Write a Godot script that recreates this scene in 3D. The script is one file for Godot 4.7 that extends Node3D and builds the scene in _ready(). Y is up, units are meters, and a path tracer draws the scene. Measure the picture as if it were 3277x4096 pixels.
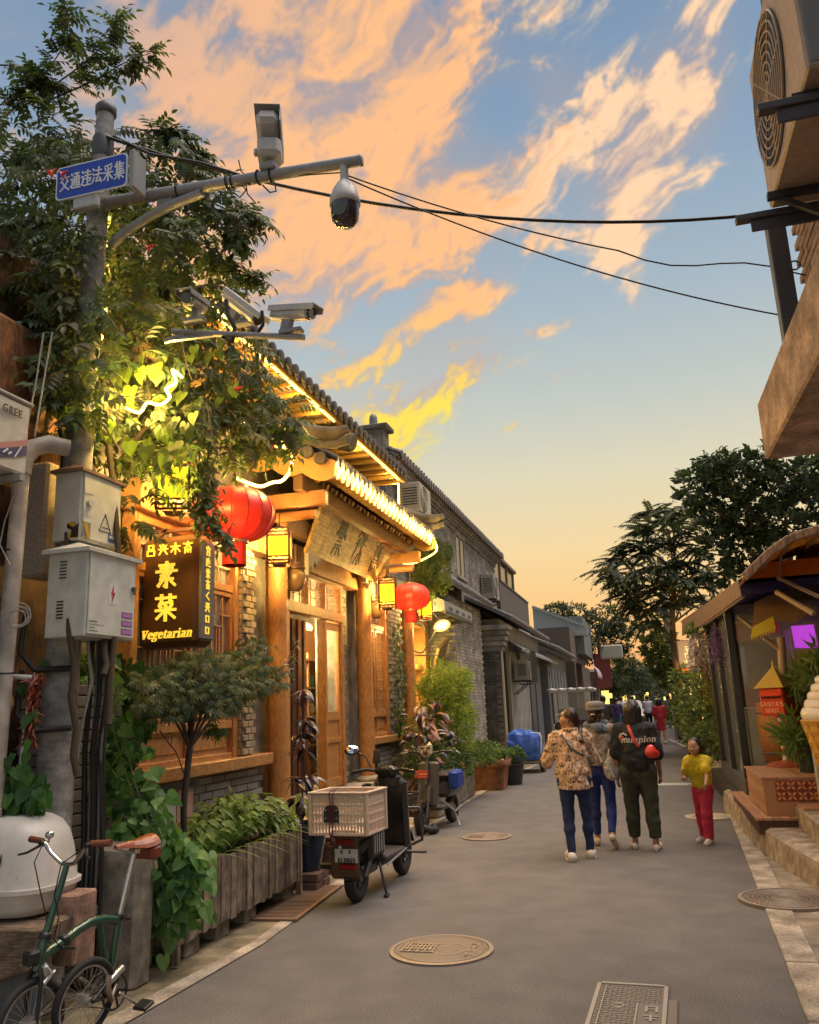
extends Node3D
const HALF:=2048.0/3280.0
var rng:=RandomNumberGenerator.new()
var mats:={}
var tex:={}
var mean:={}
var cam_at:=Vector3(0,1.65,0)
var cam_basis:=Basis(Vector3(0.96287882,-0.0396364,-0.2670081),Vector3(0.09868842,0.97237354,0.21154265),Vector3(0.25124682,-0.23004054,0.94018955))
func sight(px:float,py:float)->Vector3:
	return cam_basis*Vector3((px-1638.5)/3280.0,-(py-2048.0)/3280.0,-1.0)
func zp(px:float,py:float,z:float)->Vector3:
	var d:=sight(px,py)
	return cam_at+d*((z-cam_at.z)/d.z)
func xp(px:float,py:float,x:float)->Vector3:
	var d:=sight(px,py)
	return cam_at+d*((x-cam_at.x)/d.x)
func gp(px:float,py:float,h:=0.0)->Vector3:
	var d:=sight(px,py)
	return cam_at+d*((h-cam_at.y)/d.y)
func V(x:float,y:float,z:float)->Vector3:
	return Vector3(x,y,z)
func rnd(a:float,b:float)->float:
	return rng.randf_range(a,b)
class MB:
	var v:=PackedVector3Array()
	var n:=PackedVector3Array()
	var u:=PackedVector2Array()
	var c:=PackedColorArray()
	var tint:=Color(1,1,1)
	var tinted:=false
	func put(p:Vector3,q:Vector3,t:=Vector2.ZERO)->void:
		v.append(p)
		n.append(q)
		u.append(t)
		c.append(tint)
	func tri(a:Vector3,b:Vector3,d:Vector3)->void:
		var q:=(d-a).cross(b-a).normalized()
		put(a,q,Vector2(0,1)); put(b,q,Vector2(0,0)); put(d,q,Vector2(1,0))
	func quad(a:Vector3,b:Vector3,d:Vector3,e:Vector3)->void:
		var q:=(d-a).cross(b-a)
		if q.length_squared()<1e-14:
			q=(e-a).cross(d-a)
		q=q.normalized()
		put(a,q,Vector2(0,1)); put(b,q,Vector2(0,0)); put(d,q,Vector2(1,0))
		put(a,q,Vector2(0,1)); put(d,q,Vector2(1,0)); put(e,q,Vector2(1,1))
	func face(p:Array,out:Vector3)->void:
		var q:Vector3=(p[2]-p[0]).cross(p[1]-p[0])
		if q.dot(out)<0.0:
			p.reverse()
		if p.size()==3:
			tri(p[0],p[1],p[2])
		else:
			quad(p[0],p[1],p[2],p[3])
	func squad(a:Vector3,b:Vector3,d:Vector3,e:Vector3,na:Vector3,nb:Vector3,nd:Vector3,ne:Vector3)->void:
		var q:=(d-a).cross(b-a)+(e-a).cross(d-a)
		var flip:=q.dot(na+nb+nd+ne)<0.0
		if flip:
			put(a,na); put(d,nd); put(b,nb); put(a,na); put(e,ne); put(d,nd)
		else:
			put(a,na); put(b,nb); put(d,nd); put(a,na); put(d,nd); put(e,ne)
	func box(at:Vector3,s:Vector3,b:=Basis.IDENTITY,bev:=0.0)->void:
		var h:=s*0.5
		var w:float=minf(bev,minf(h.x,minf(h.y,h.z))*0.9)
		var ax:=[b.x,b.y,b.z]
		for i in 3:
			var j:=(i+1) % 3
			var k:=(i+2) % 3
			for s1 in [-1.0,1.0]:
				var f:Vector3=at+ax[i]*(s1*h[i])
				var p:Vector3=ax[j]*(h[j]-w)
				var q:Vector3=ax[k]*(h[k]-w)
				face([f-p-q,f+p-q,f+p+q,f-p+q],ax[i]*s1)
				if w>0.0:
					for s2 in [-1.0,1.0]:
						var e1:Vector3=at+ax[i]*(s1*h[i])+ax[j]*(s2*(h[j]-w))
						var e2:Vector3=at+ax[i]*(s1*(h[i]-w))+ax[j]*(s2*h[j])
						face([e1-q,e1+q,e2+q,e2-q],ax[i]*s1+ax[j]*s2)
		if w>0.0:
			for sx in [-1.0,1.0]:
				for sy in [-1.0,1.0]:
					for sz in [-1.0,1.0]:
						var m:=Vector3(sx,sy,sz)
						var o:Vector3=at
						face([o+b*(m*Vector3(h.x,h.y-w,h.z-w)),o+b*(m*Vector3(h.x-w,h.y,h.z-w)),o+b*(m*Vector3(h.x-w,h.y-w,h.z))],b*m)
	func span(lo:Vector3,hi:Vector3,bev:=0.0)->void:
		box((lo+hi)*0.5,(hi-lo).abs(),Basis.IDENTITY,bev)
	func bar(a:Vector3,b:Vector3,w:float,h:float,up:=Vector3.UP,bev:=0.0)->void:
		var d:=b-a
		var z:=d.normalized()
		if absf(z.dot(up))>0.98:
			up=Vector3.RIGHT if absf(z.x)<0.9 else Vector3.BACK
		var x:=up.cross(z).normalized()
		var y:=z.cross(x)
		box((a+b)*0.5,Vector3(w,h,d.length()),Basis(x,y,z),bev)
	func tube(p:PackedVector3Array,r:PackedFloat32Array,sides:=8,caps:=true)->void:
		var m:=p.size()
		var rings:=[]
		var x:=Vector3.ZERO
		for i in m:
			var d:Vector3=(p[mini(i+1,m-1)]-p[maxi(i-1,0)]).normalized()
			if i==0:
				x=d.cross(Vector3.UP if absf(d.y)<0.9 else Vector3.RIGHT).normalized()
			x=(x-d*x.dot(d)).normalized()
			var y:=d.cross(x)
			var rad:float=r[mini(i,r.size()-1)]
			var ring:=[]
			for k in sides:
				var a:=TAU*k/sides
				var q:=x*cos(a)+y*sin(a)
				ring.append([p[i]+q*rad,q])
			rings.append(ring)
		for i in m-1:
			for k in sides:
				var l:=(k+1) % sides
				squad(rings[i][k][0],rings[i+1][k][0],rings[i+1][l][0],rings[i][l][0],rings[i][k][1],rings[i+1][k][1],rings[i+1][l][1],rings[i][l][1])
		if caps:
			for e in [0,m-1]:
				var out:Vector3=p[0]-p[1] if e==0 else p[m-1]-p[m-2]
				for k in sides:
					face([p[e],rings[e][k][0],rings[e][(k+1) % sides][0]],out)
	func rod(a:Vector3,b:Vector3,r:float,sides:=8,r2:=-1.0)->void:
		tube(PackedVector3Array([a,b]),PackedFloat32Array([r,r if r2<0.0 else r2]),sides)
	func lathe(prof:Array,sides:=24,x:=Transform3D.IDENTITY,soft:=true)->void:
		var m:=prof.size()
		var sn:=[]
		for i in m-1:
			var d:Vector2=prof[i+1]-prof[i]
			sn.append(Vector2(d.y,-d.x).normalized())
		for i in m-1:
			var n0:Vector2=sn[i]
			var n1:Vector2=sn[i]
			if soft:
				n0=(sn[maxi(i-1,0)]+sn[i]).normalized()
				n1=(sn[i]+sn[mini(i+1,m-2)]).normalized()
			for k in sides:
				var a:=TAU*k/sides
				var b:=TAU*(k+1)/sides
				var ca:=Vector3(cos(a),0,sin(a))
				var cb:=Vector3(cos(b),0,sin(b))
				var y:=Vector3.UP
				squad(x*(ca*prof[i].x+y*prof[i].y),x*(ca*prof[i+1].x+y*prof[i+1].y),x*(cb*prof[i+1].x+y*prof[i+1].y),x*(cb*prof[i].x+y*prof[i].y),
					x.basis*(ca*n0.x+y*n0.y),x.basis*(ca*n1.x+y*n1.y),x.basis*(cb*n1.x+y*n1.y),x.basis*(cb*n0.x+y*n0.y))
	func ball(at:Vector3,r:Vector3,sides:=16,b:=Basis.IDENTITY)->void:
		var p:=[]
		var m:=maxi(6,sides/2)
		for i in m+1:
			var a:=-PI/2+PI*i/m
			p.append(Vector2(cos(a),sin(a)))
		lathe(p,sides,Transform3D(Basis(b.x*r.x,b.y*r.y,b.z*r.z),at))
	func torus(at:Vector3,axis:Vector3,R:float,r:float,sides:=28,tubes:=8)->void:
		var x:=axis.cross(Vector3.UP if absf(axis.y)<0.9 else Vector3.RIGHT).normalized()
		var y:=axis.cross(x).normalized()
		var p:=PackedVector3Array()
		for i in sides+1:
			var a:=TAU*i/sides
			p.append(at+(x*cos(a)+y*sin(a))*R)
		tube(p,PackedFloat32Array([r]),tubes,false)
	func extrude(poly:PackedVector2Array,o:Vector3,ux:Vector3,uy:Vector3,depth:float)->void:
		var nz:=ux.cross(uy).normalized()
		var idx:=Geometry2D.triangulate_polygon(poly)
		for i in range(0,idx.size(),3):
			var t:=[]
			var w:=[]
			for k in 3:
				var q:=poly[idx[i+k]]
				t.append(o+ux*q.x+uy*q.y+nz*depth)
				w.append(o+ux*q.x+uy*q.y)
			face(t,nz)
			face(w,-nz)
		var sgn:=1.0 if Geometry2D.is_polygon_clockwise(poly) else-1.0
		for i in poly.size():
			var a:=poly[i]
			var b:=poly[(i+1) % poly.size()]
			var e:=b-a
			var out:=(ux*-e.y+uy*e.x)*sgn
			var pa:=o+ux*a.x+uy*a.y
			var pb:=o+ux*b.x+uy*b.y
			face([pa,pb,pb+nz*depth,pa+nz*depth],out)
	func glyph(s:String,o:Vector3,ux:Vector3,uy:Vector3,size:float,w:float,depth:float)->void:
		var nz:=ux.cross(uy).normalized()
		var step:=0
		for st in s.split("|"):
			var last:=Vector3.INF
			for q in st.split(" "):
				var xy:=q.split(",")
				var p:=o+ux*(float(xy[0])*0.01*size)-uy*(float(xy[1])*0.01*size)
				if last!=Vector3.INF:
					var e:=(p-last).normalized()
					bar(last-e*w*0.4,p+e*w*0.4,w*(1.0 if absf(e.dot(ux))<0.7 else 0.8),depth*(1.0+0.013*(step % 9)),nz)
					step+=1
				last=p
	func add(src:Mesh,x:Transform3D)->void:
		for k in src.get_surface_count():
			var a:=src.surface_get_arrays(k)
			var vs:PackedVector3Array=a[Mesh.ARRAY_VERTEX]
			var ns:PackedVector3Array=a[Mesh.ARRAY_NORMAL]
			var ix=a[Mesh.ARRAY_INDEX]
			if ix==null or ix.size()==0:
				ix=range(vs.size())
			for i in ix:
				put(x*vs[i],(x.basis*ns[i]).normalized())
	func grab(o:MB,x:=Transform3D.IDENTITY)->void:
		for i in o.v.size():
			v.append(x*o.v[i])
			n.append((x.basis*o.n[i]).normalized())
			u.append(o.u[i])
			c.append(o.c[i])
	func mesh()->ArrayMesh:
		var a:=[]
		a.resize(Mesh.ARRAY_MAX)
		a[Mesh.ARRAY_VERTEX]=v
		a[Mesh.ARRAY_NORMAL]=n
		a[Mesh.ARRAY_TEX_UV]=u
		if tinted:
			a[Mesh.ARRAY_COLOR]=c
		var m:=ArrayMesh.new()
		m.add_surface_from_arrays(Mesh.PRIMITIVE_TRIANGLES,a)
		return m
const BI:=Basis.IDENTITY
const UP:=Vector3.UP
const O3:=Vector3.ZERO
func PF(a:Array)->PackedFloat32Array:return PackedFloat32Array(a)
func PV(a:Array)->PackedVector3Array:return PackedVector3Array(a)
func W2(x:float,y:float)->Vector2:return Vector2(x,y)
func hang(o:Node3D,parent:Node)->Node3D:
	parent.add_child(o,true)
	return o
func part(parent:Node,called:String,b,m:Material)->MeshInstance3D:
	var o:=MeshInstance3D.new()
	o.name=called
	o.mesh=b.mesh() if b is MB else b
	o.material_override=m
	parent.add_child(o,true)
	return o
func tag(o:Node,label:String,category:String,group:="")->Node:
	o.set_meta("label",label)
	o.set_meta("category",category)
	if group:
		o.set_meta("group",group)
	return o
func thing(called:String,label:String,category:String,at:=O3,group:="")->Node3D:
	var o:=Node3D.new()
	o.name=called
	o.position=at
	tag(o,label,category,group)
	add_child(o,true)
	return o
func single(called:String,b:MB,m:Material,label:String,category:String,group:="")->MeshInstance3D:
	var o:=part(self,called,b,m)
	tag(o,label,category,group)
	return o
func ground_piece(called:String,b:MB,m:Material)->MeshInstance3D:
	var o:=part(self,called,b,m)
	o.set_meta("kind","structure")
	return o
func stuff(o:Node)->Node:
	o.set_meta("kind","stuff")
	return o
func many(parent:Node,called:String,mesh:Mesh,m:Material,xs:Array,tints:=[])->MultiMeshInstance3D:
	var mm:=MultiMesh.new()
	mm.transform_format=MultiMesh.TRANSFORM_3D
	mm.use_colors=not tints.is_empty()
	mm.mesh=mesh
	mm.instance_count=xs.size()
	for i in xs.size():
		mm.set_instance_transform(i,xs[i])
		if not tints.is_empty():
			mm.set_instance_color(i,tints[i])
	var o:=MultiMeshInstance3D.new()
	o.name=called
	o.multimesh=mm
	o.material_override=m
	parent.add_child(o,true)
	stuff(o)
	return o
func noise_tex(key:String,freq:float,lo:float,hi:float,oct:=4,kind:=FastNoiseLite.TYPE_SIMPLEX_SMOOTH,size:=512)->NoiseTexture2D:
	if not tex.has(key):
		var f:=FastNoiseLite.new()
		f.seed=key.hash() & 0xffff
		f.noise_type=kind
		f.frequency=freq
		f.fractal_type=FastNoiseLite.FRACTAL_FBM
		f.fractal_octaves=oct
		var g:=Gradient.new()
		g.set_color(0,Color(lo,lo,lo))
		g.set_color(1,Color(hi,hi,hi))
		var t:=NoiseTexture2D.new()
		t.width=size
		t.height=size
		t.seamless=true
		t.noise=f
		t.color_ramp=g
		tex[key]=t
		mean[key]=pow((lo+hi)*0.5,2.2)
	return tex[key]
func mat(key:String,lin:Color,opt:={})->StandardMaterial3D:
	if mats.has(key):
		return mats[key]
	var m:=StandardMaterial3D.new()
	m.resource_name=key
	var a:float=opt.get("alpha",1.0)
	var k:float=mean.get(opt.get("tex",""),1.0)*mean.get(opt.get("det",""),1.0)
	k=minf(1.0/k,0.9/maxf(lin.r,maxf(lin.g,lin.b)))
	lin=Color(lin.r*k,lin.g*k,lin.b*k) if k>1.0 else lin
	m.albedo_color=lin.linear_to_srgb()
	m.albedo_color.a=a
	if a<1.0:
		m.transparency=BaseMaterial3D.TRANSPARENCY_ALPHA
	m.roughness=opt.get("rough",0.8)
	m.metallic=opt.get("metal",0.0)
	m.metallic_specular=opt.get("spec",0.5)
	var world:bool=not opt.get("local",false)
	if opt.has("tex"):
		m.albedo_texture=tex[opt.tex]
		m.uv1_triplanar=true
		m.uv1_world_triplanar=world
		var s=opt.get("scale",1.0)
		m.uv1_scale=s if s is Vector3 else Vector3.ONE*s
	if opt.has("bump"):
		m.heightmap_enabled=true
		m.heightmap_texture=tex[opt.bump]
		m.heightmap_scale=opt.get("cm",0.5)
		m.uv1_triplanar=true
		m.uv1_world_triplanar=world
		var s=opt.get("scale",1.0)
		m.uv1_scale=s if s is Vector3 else Vector3.ONE*s
	if opt.has("det"):
		m.detail_enabled=true
		m.detail_blend_mode=BaseMaterial3D.BLEND_MODE_MUL
		m.detail_albedo=tex[opt.det]
		m.detail_uv_layer=BaseMaterial3D.DETAIL_UV_2
		m.uv2_triplanar=true
		m.uv2_world_triplanar=world
		var s=opt.get("dscale",0.3)
		m.uv2_scale=s if s is Vector3 else Vector3.ONE*s
	if opt.has("emit"):
		m.emission_enabled=true
		m.emission=(opt.emit as Color).linear_to_srgb()
		m.emission_energy_multiplier=opt.get("energy",1.0)
	if opt.has("back"):
		m.backlight_enabled=true
		m.backlight=(opt.back as Color).linear_to_srgb()
	if opt.has("coat"):
		m.clearcoat_enabled=true
		m.clearcoat=opt.coat
		m.clearcoat_roughness=0.2
	if opt.has("rim"):
		m.rim_enabled=true
		m.rim=opt.rim
	if opt.get("vc",false):
		m.vertex_color_use_as_albedo=true
	mats[key]=m
	return m
func lamp(called:String,at:Vector3,col:Color,energy:float,size:=0.05,reach:=8.0,parent:Node=null)->OmniLight3D:
	var l:=OmniLight3D.new()
	l.name=called
	l.position=at
	l.light_color=col.linear_to_srgb()
	l.light_energy=energy
	l.light_size=size
	l.omni_range=reach
	l.omni_attenuation=2.0
	l.shadow_enabled=true
	(parent if parent else self).add_child(l,true)
	return l
func text(b:MB,s:String,at:Vector3,ux:Vector3,uy:Vector3,height:float,depth:float,font:="Droid Sans",lean:=0.0)->void:
	var f:=SystemFont.new()
	f.font_names=PackedStringArray([font])
	f.font_weight=700
	var t:=TextMesh.new()
	t.text=s
	t.font=f
	t.font_size=64
	t.pixel_size=height/46.0
	t.depth=depth
	t.curve_step=2.0
	var nz:=ux.cross(uy).normalized()
	b.add(t,Transform3D(Basis(ux,uy+ux*lean,nz),at))
func ramp(t:float,stops:Array)->Vector3:
	for i in range(1,stops.size()):
		if t<=stops[i][0]:
			var k:float=clampf((t-stops[i-1][0])/(stops[i][0]-stops[i-1][0]),0.0,1.0)
			return (stops[i-1][1] as Vector3).lerp(stops[i][1],k)
	return stops[-1][1]
var sky_stops:=[[-2.0,Vector3(0.93,0.60,0.40)],[1.0,Vector3(0.96,0.66,0.42)],[5.0,Vector3(0.98,0.77,0.50)],[10.0,Vector3(0.945,0.83,0.62)],[15.0,Vector3(0.865,0.83,0.71)],
	[20.0,Vector3(0.76,0.78,0.75)],[27.0,Vector3(0.645,0.71,0.755)],[35.0,Vector3(0.54,0.635,0.73)],[44.0,Vector3(0.475,0.575,0.69)],[60.0,Vector3(0.45,0.54,0.68)],[90.0,Vector3(0.44,0.53,0.68)]]
var cloud_bodies:=[[-30.0,38.0,17.0,10.0,1.15],[-18.0,39.0,9.0,9.0,1.0],[-13.0,46.0,7.0,6.0,0.8],[-12.5,33.5,6.0,4.0,0.9],[-28.0,55.0,24.0,9.0,0.9],[-17.0,30.0,8.0,2.6,0.7],
	[3.5,36.0,5.0,3.2,0.95],[7.5,38.0,3.6,3.6,0.75],[10.0,42.0,2.4,4.5,0.45],[-2.5,39.5,2.8,1.8,0.75],[2.5,32.0,3.0,2.6,0.75],[2.2,28.6,1.3,1.4,0.6],[-4.5,36.2,4.0,0.9,0.55],
	[-9.0,28.0,2.4,1.3,0.8],[-12.5,27.0,3.5,1.4,0.65],[-9.3,23.6,2.6,1.5,1.15],[-13.0,21.6,3.0,1.5,1.2],[-16.5,19.2,3.0,2.0,1.2],[-19.0,23.0,4.0,2.5,0.75],[-18.5,16.0,3.6,1.6,1.1],
	[-13.5,24.6,4.5,1.0,0.6],[-3.9,21.9,2.0,0.6,0.62],[-3.6,25.2,3.0,0.45,0.75],[-6.6,18.8,3.2,0.42,0.7],[2.6,26.0,0.9,0.9,0.55],[6.5,29.6,1.6,0.35,0.4],[-34.0,27.0,8.0,4.0,0.8],[-30.0,18.0,7.0,4.0,0.7],
	[35.0,40.0,14.0,8.0,0.7],[70.0,30.0,20.0,8.0,0.7],[110.0,50.0,25.0,12.0,0.8],[160.0,35.0,26.0,10.0,0.8],[-80.0,45.0,22.0,14.0,0.9],[-130.0,35.0,25.0,10.0,0.8],[0.0,68.0,22.0,10.0,0.8],[-120.0,70.0,40.0,10.0,0.7]]
func sky_color(az:float,el:float,near:Array,fine:FastNoiseLite,wide:FastNoiseLite,warp:FastNoiseLite)->Vector3:
	var toward:=0.5+0.5*cos(deg_to_rad(az+8.0))
	var base:=ramp(el,sky_stops)
	base=base.lerp(ramp(maxf(el+14.0,16.0),sky_stops)*0.94,(1.0-toward)*clampf(1.0-el/40.0,0.0,1.0))
	if el<0.0:
		return base
	var s:=0.0
	var ce:=cos(deg_to_rad(el))
	for q:PackedFloat32Array in near:
		var da:=wrapf(az-q[0],-180.0,180.0)*ce*q[5]
		var de:=(el-q[1]-da*0.16)*q[3]
		da*=q[2]
		var g:=da*da+de*de
		if g<6.0:
			s+=q[4]*exp(-g*0.75)
	s-=exp(-pow((az+6.0)/3.2,2.0)-pow((el-38.8)/1.8,2.0))*0.9
	if s<0.06:
		return base
	var x:=az*cos(deg_to_rad(minf(el,70.0)))
	var p:=W2(x*0.829+el*0.559,-x*0.559+el*0.829)
	var w:=W2(warp.get_noise_2d(p.x,p.y),warp.get_noise_2d(p.x+70.0,p.y-40.0))
	var q2:=W2(p.x*0.5,p.y)+w*1.3
	var f:=fine.get_noise_2dv(q2)
	var b:=wide.get_noise_2dv(q2*0.7+w)
	var h:=fine.get_noise_2dv(W2(q2.x*2.1+40.0,q2.y*3.4)+w*1.5)
	var wisp:=1.0-2.2*absf(h)
	var d:=s*0.92-0.46+f*1.45+b*0.75+(wisp-0.5)*0.28
	var cover:=smoothstep(-0.02,0.85,d)
	cover=maxf(cover,smoothstep(0.2,1.3,s)*0.5*clampf(0.75+b*1.6,0.0,1.0))
	var thick:=smoothstep(0.2,1.25,d)
	var hot:=exp(-pow((az+14.0)/7.5,2.0)-pow((el-18.5)/5.5,2.0))
	var rose:=clampf((-az-20.0)/22.0,0.0,1.0)*clampf((el-30.0)/12.0,0.0,1.0)
	var lit:=Vector3(0.995,0.745,0.53).lerp(Vector3(1.0,0.83,0.67),clampf((az+8.0)/8.0+(wisp-0.6)*0.8,0.0,1.0))
	lit=lit.lerp(Vector3(0.84,0.68,0.62),rose)
	lit=lit.lerp(Vector3(1.0,0.88,0.36),clampf(hot*1.3,0.0,1.0))
	var dull:=base.lerp(Vector3(0.80,0.64,0.58),0.62)
	var c:=dull.lerp(lit,clampf(0.10+f*1.6+thick*0.6+(wisp-0.5)*0.4+b*0.5+hot*0.5,0.0,1.0))
	c=c.lerp(base,0.45*rose*clampf(0.5-b,0.0,1.0))
	return base.lerp(c,clampf(cover,0.0,1.0)*toward**0.3)
func bodies_near(el:float)->Array:
	var near:=[]
	for q in cloud_bodies:
		if absf(el-q[1])<2.9*q[3]+0.42*q[2]:
			near.append(PF([q[0],q[1],1.0/q[2],1.0/q[3],q[4],1.0/cos(deg_to_rad(minf(q[1],60.0)))]))
	return near
func make_sky()->ImageTexture:
	var fine:=FastNoiseLite.new()
	fine.seed=11
	fine.frequency=0.21
	fine.fractal_octaves=7
	fine.fractal_gain=0.62
	var wide:=FastNoiseLite.new()
	wide.seed=5
	wide.frequency=0.09
	wide.fractal_octaves=3
	var warp:=FastNoiseLite.new()
	warp.seed=23
	warp.frequency=0.085
	warp.fractal_octaves=4
	var im:=Image.create(400,200,false,Image.FORMAT_RGB8)
	im.fill(Color(0.45,0.38,0.33))
	for y in 104:
		var el:=90.0-(y+0.5)*0.9
		var near:=bodies_near(el)
		for x in 400:
			var c:=sky_color(wrapf((x+0.5)*0.9,-180.0,180.0),el,near,fine,wide,warp)
			im.set_pixel(x,y,Color(c.x,c.y,c.z))
	im.resize(3200,1600,Image.INTERPOLATE_BILINEAR)
	for y in range(368,800):
		var el:=90.0-(y+0.5)*0.1125
		var near:=bodies_near(el)
		for x in range(-430,180):
			var c:=sky_color((x+0.5)*0.1125,el,near,fine,wide,warp)
			im.set_pixel(posmod(x,3200),y,Color(c.x,c.y,c.z))
	return ImageTexture.create_from_image(im)
func _ready()->void:
	rng.seed=2024
	var cam:=Camera3D.new()
	cam.name="camera"
	cam.transform=Transform3D(cam_basis,cam_at)
	cam.fov=rad_to_deg(2.0*atan(HALF))
	cam.near=0.05
	cam.far=600.0
	add_child(cam)
	var env:=Environment.new()
	env.background_mode=Environment.BG_SKY
	var sm:=PanoramaSkyMaterial.new()
	sm.panorama=make_sky()
	var sky:=Sky.new()
	sky.sky_material=sm
	env.sky=sky
	env.background_energy_multiplier=0.42
	env.tonemap_mode=Environment.TONE_MAPPER_LINEAR
	env.tonemap_exposure=2.55
	env.sdfgi_enabled=true
	env.ssao_enabled=true
	env.ssil_enabled=true
	var we:=WorldEnvironment.new()
	we.name="world_environment"
	we.environment=env
	add_child(we)
	var sun:=DirectionalLight3D.new()
	sun.name="sunset_glow"
	sun.light_energy=0.5
	sun.light_angular_distance=50.0
	sun.light_color=Color(1.0,0.93,0.87)
	sun.shadow_enabled=true
	sun.basis=Basis.looking_at(Vector3(-0.25,-1.0,0.12),Vector3.FORWARD)
	add_child(sun)
	textures()
	build_ground()
	build_restaurant()
	build_signs()
	build_grey_row()
	build_right_side()
	build_far_street()
	build_pole_and_boxes()
	build_near_left()
	build_lights()
	build_plants()
	build_scooters()
	build_people()
func textures()->void:
	noise_tex("grain",0.05,0.72,1.0,5)
	noise_tex("fine",0.14,0.62,1.0,4)
	noise_tex("blotch",0.012,0.55,1.0,5)
	noise_tex("asphalt",0.2,0.45,1.0,3)
	noise_tex("soft",0.012,0.88,1.0,4)
	noise_tex("wood",0.03,0.5,1.0,5)
	noise_tex("bump",0.06,0.0,1.0,5)
	noise_tex("cells",0.05,0.2,1.0,2,FastNoiseLite.TYPE_CELLULAR)
func right_edge(z:float)->float:
	return 0.42-z*0.0455
func sheet(poly:Array,y:float)->MB:
	var b:=MB.new()
	var p:=PackedVector2Array(poly)
	var idx:=Geometry2D.triangulate_polygon(p)
	for i in range(0,idx.size(),3):
		b.face([V(p[idx[i]].x,y,p[idx[i]].y),V(p[idx[i+1]].x,y,p[idx[i+1]].y),V(p[idx[i+2]].x,y,p[idx[i+2]].y)],UP)
	return b
func build_ground()->void:
	var asphalt:=mat("asphalt",Color(0.132,0.120,0.112),{"rough":0.82,"tex":"asphalt","scale":0.9,"det":"soft","dscale":0.35,"bump":"asphalt","cm":0.5,"spec":0.4})
	var conc:=mat("pale_concrete",Color(0.34,0.285,0.22),{"rough":0.9,"tex":"grain","scale":1.3,"det":"blotch","dscale":0.45,"bump":"grain","cm":0.4})
	var dirt:=mat("gutter_dirt",Color(0.21,0.17,0.105),{"rough":0.95,"tex":"fine","scale":1.6,"det":"blotch","dscale":0.6,"bump":"fine","cm":0.7})
	var b:=MB.new()
	b.face([V(-160,0,40),V(160,0,40),V(160,0,-330),V(-160,0,-330)],UP)
	ground_piece("asphalt_road",b,asphalt)
	var l:=[W2(-8,6),W2(-3.0,6),W2(-2.93,-4.4),W2(-2.84,-6.0),W2(-2.93,-7.7),W2(-3.06,-14.5),W2(-3.05,-17),W2(-2.7,-26),W2(-2.4,-60),W2(-8,-60)]
	ground_piece("verge",sheet(l,0.004),dirt)
	b=MB.new()
	var q:=[W2(-2.96,3.0),W2(-2.93,-4.4),W2(-2.84,-6.0),W2(-2.93,-7.7),W2(-2.98,-9.9),W2(-3.0,-11.8),W2(-3.06,-14.5),W2(-3.05,-17.0),W2(-2.7,-26.0)]
	for i in q.size()-1:
		var w0:=0.13+0.035*sin(i*2.1)
		var w1:=0.13+0.035*sin(i*2.1+2.1)
		b.face([V(q[i].x,0.009,q[i].y),V(q[i+1].x,0.009,q[i+1].y),V(q[i+1].x-w1,0.009,q[i+1].y),V(q[i].x-w0,0.009,q[i].y)],UP)
	ground_piece("kerb_edging",b,conc)
	b=MB.new()
	for i in 16:
		var z0:=4.0-i*4.0
		var z1:=z0-4.0
		b.face([V(right_edge(z0),0.004,z0),V(right_edge(z1),0.004,z1),V(6,0.004,z1),V(6,0.004,z0)],UP)
	ground_piece("pavement",b,mat("pavement_dirt",Color(0.27,0.22,0.165),{"rough":0.92,"tex":"fine","scale":1.4,"det":"blotch","dscale":0.5,"bump":"fine","cm":0.5}))
	b=MB.new()
	for i in 40:
		var z0:=2.0-i*1.0
		var z1:=z0-0.985
		var y:=0.003*(i % 3)
		b.bar(V(right_edge(z0)+0.095,y,z0),V(right_edge(z1)+0.095,y,z1),0.19,0.03,UP,0.006)
	ground_piece("kerb_stones",b,conc)
	var kerbm:=mat("kerb_concrete",Color(0.33,0.27,0.215),{"rough":0.92,"tex":"grain","scale":1.1,"det":"blotch","dscale":0.8,"bump":"grain","cm":1.0})
	var shop:=thing("raised_kerb","low raised concrete kerb with a rounded corner and worn stained face beside the lane","kerb")
	var edge:=[W2(3.6,-4.4),W2(2.5,-5.1),W2(1.9,-6.0),W2(1.56,-7.0),W2(1.32,-8.1),W2(1.16,-9.2),W2(1.07,-10.4),W2(1.05,-12.0),W2(1.03,-13.4)]
	var hb:=[0.2,0.22,0.235,0.25,0.25,0.265,0.27,0.28,0.28]
	b=MB.new()
	for i in edge.size()-1:
		for k in 5:
			var e0:Vector2=(edge[i] as Vector2).lerp(edge[i+1],k/5.0)
			var e1:Vector2=(edge[i] as Vector2).lerp(edge[i+1],(k+1)/5.0)
			var y0:float=lerpf(hb[i],hb[i+1],k/5.0)
			var y1:float=lerpf(hb[i],hb[i+1],(k+1)/5.0)
			var o:=Vector3(0.035,0,0)
			b.face([V(e0.x-0.05,0,e0.y),V(e1.x-0.05,0,e1.y),V(e1.x-0.02,y1-0.03,e1.y),V(e0.x-0.02,y0-0.03,e0.y)],V(-1,0,0.4))
			b.face([V(e0.x-0.02,y0-0.03,e0.y),V(e1.x-0.02,y1-0.03,e1.y),V(e1.x,y1,e1.y)+o,V(e0.x,y0,e0.y)+o],V(-1,1,0))
			b.face([V(e0.x,y0,e0.y)+o,V(e1.x,y1,e1.y)+o,V(3.6,y1,e1.y),V(3.6,y0,e0.y)],UP)
	part(shop,"kerb_block",b,kerbm)
	b=MB.new()
	b.span(V(1.43,0.24,-9.84),V(3.5,0.47,-7.8),0.02)
	part(shop,"upper_step",b,kerbm)
	cover(V(-1.506,0,-6.014),0.36,"round iron manhole cover with raised letters in the middle of the lane, nearest",0)
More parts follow.
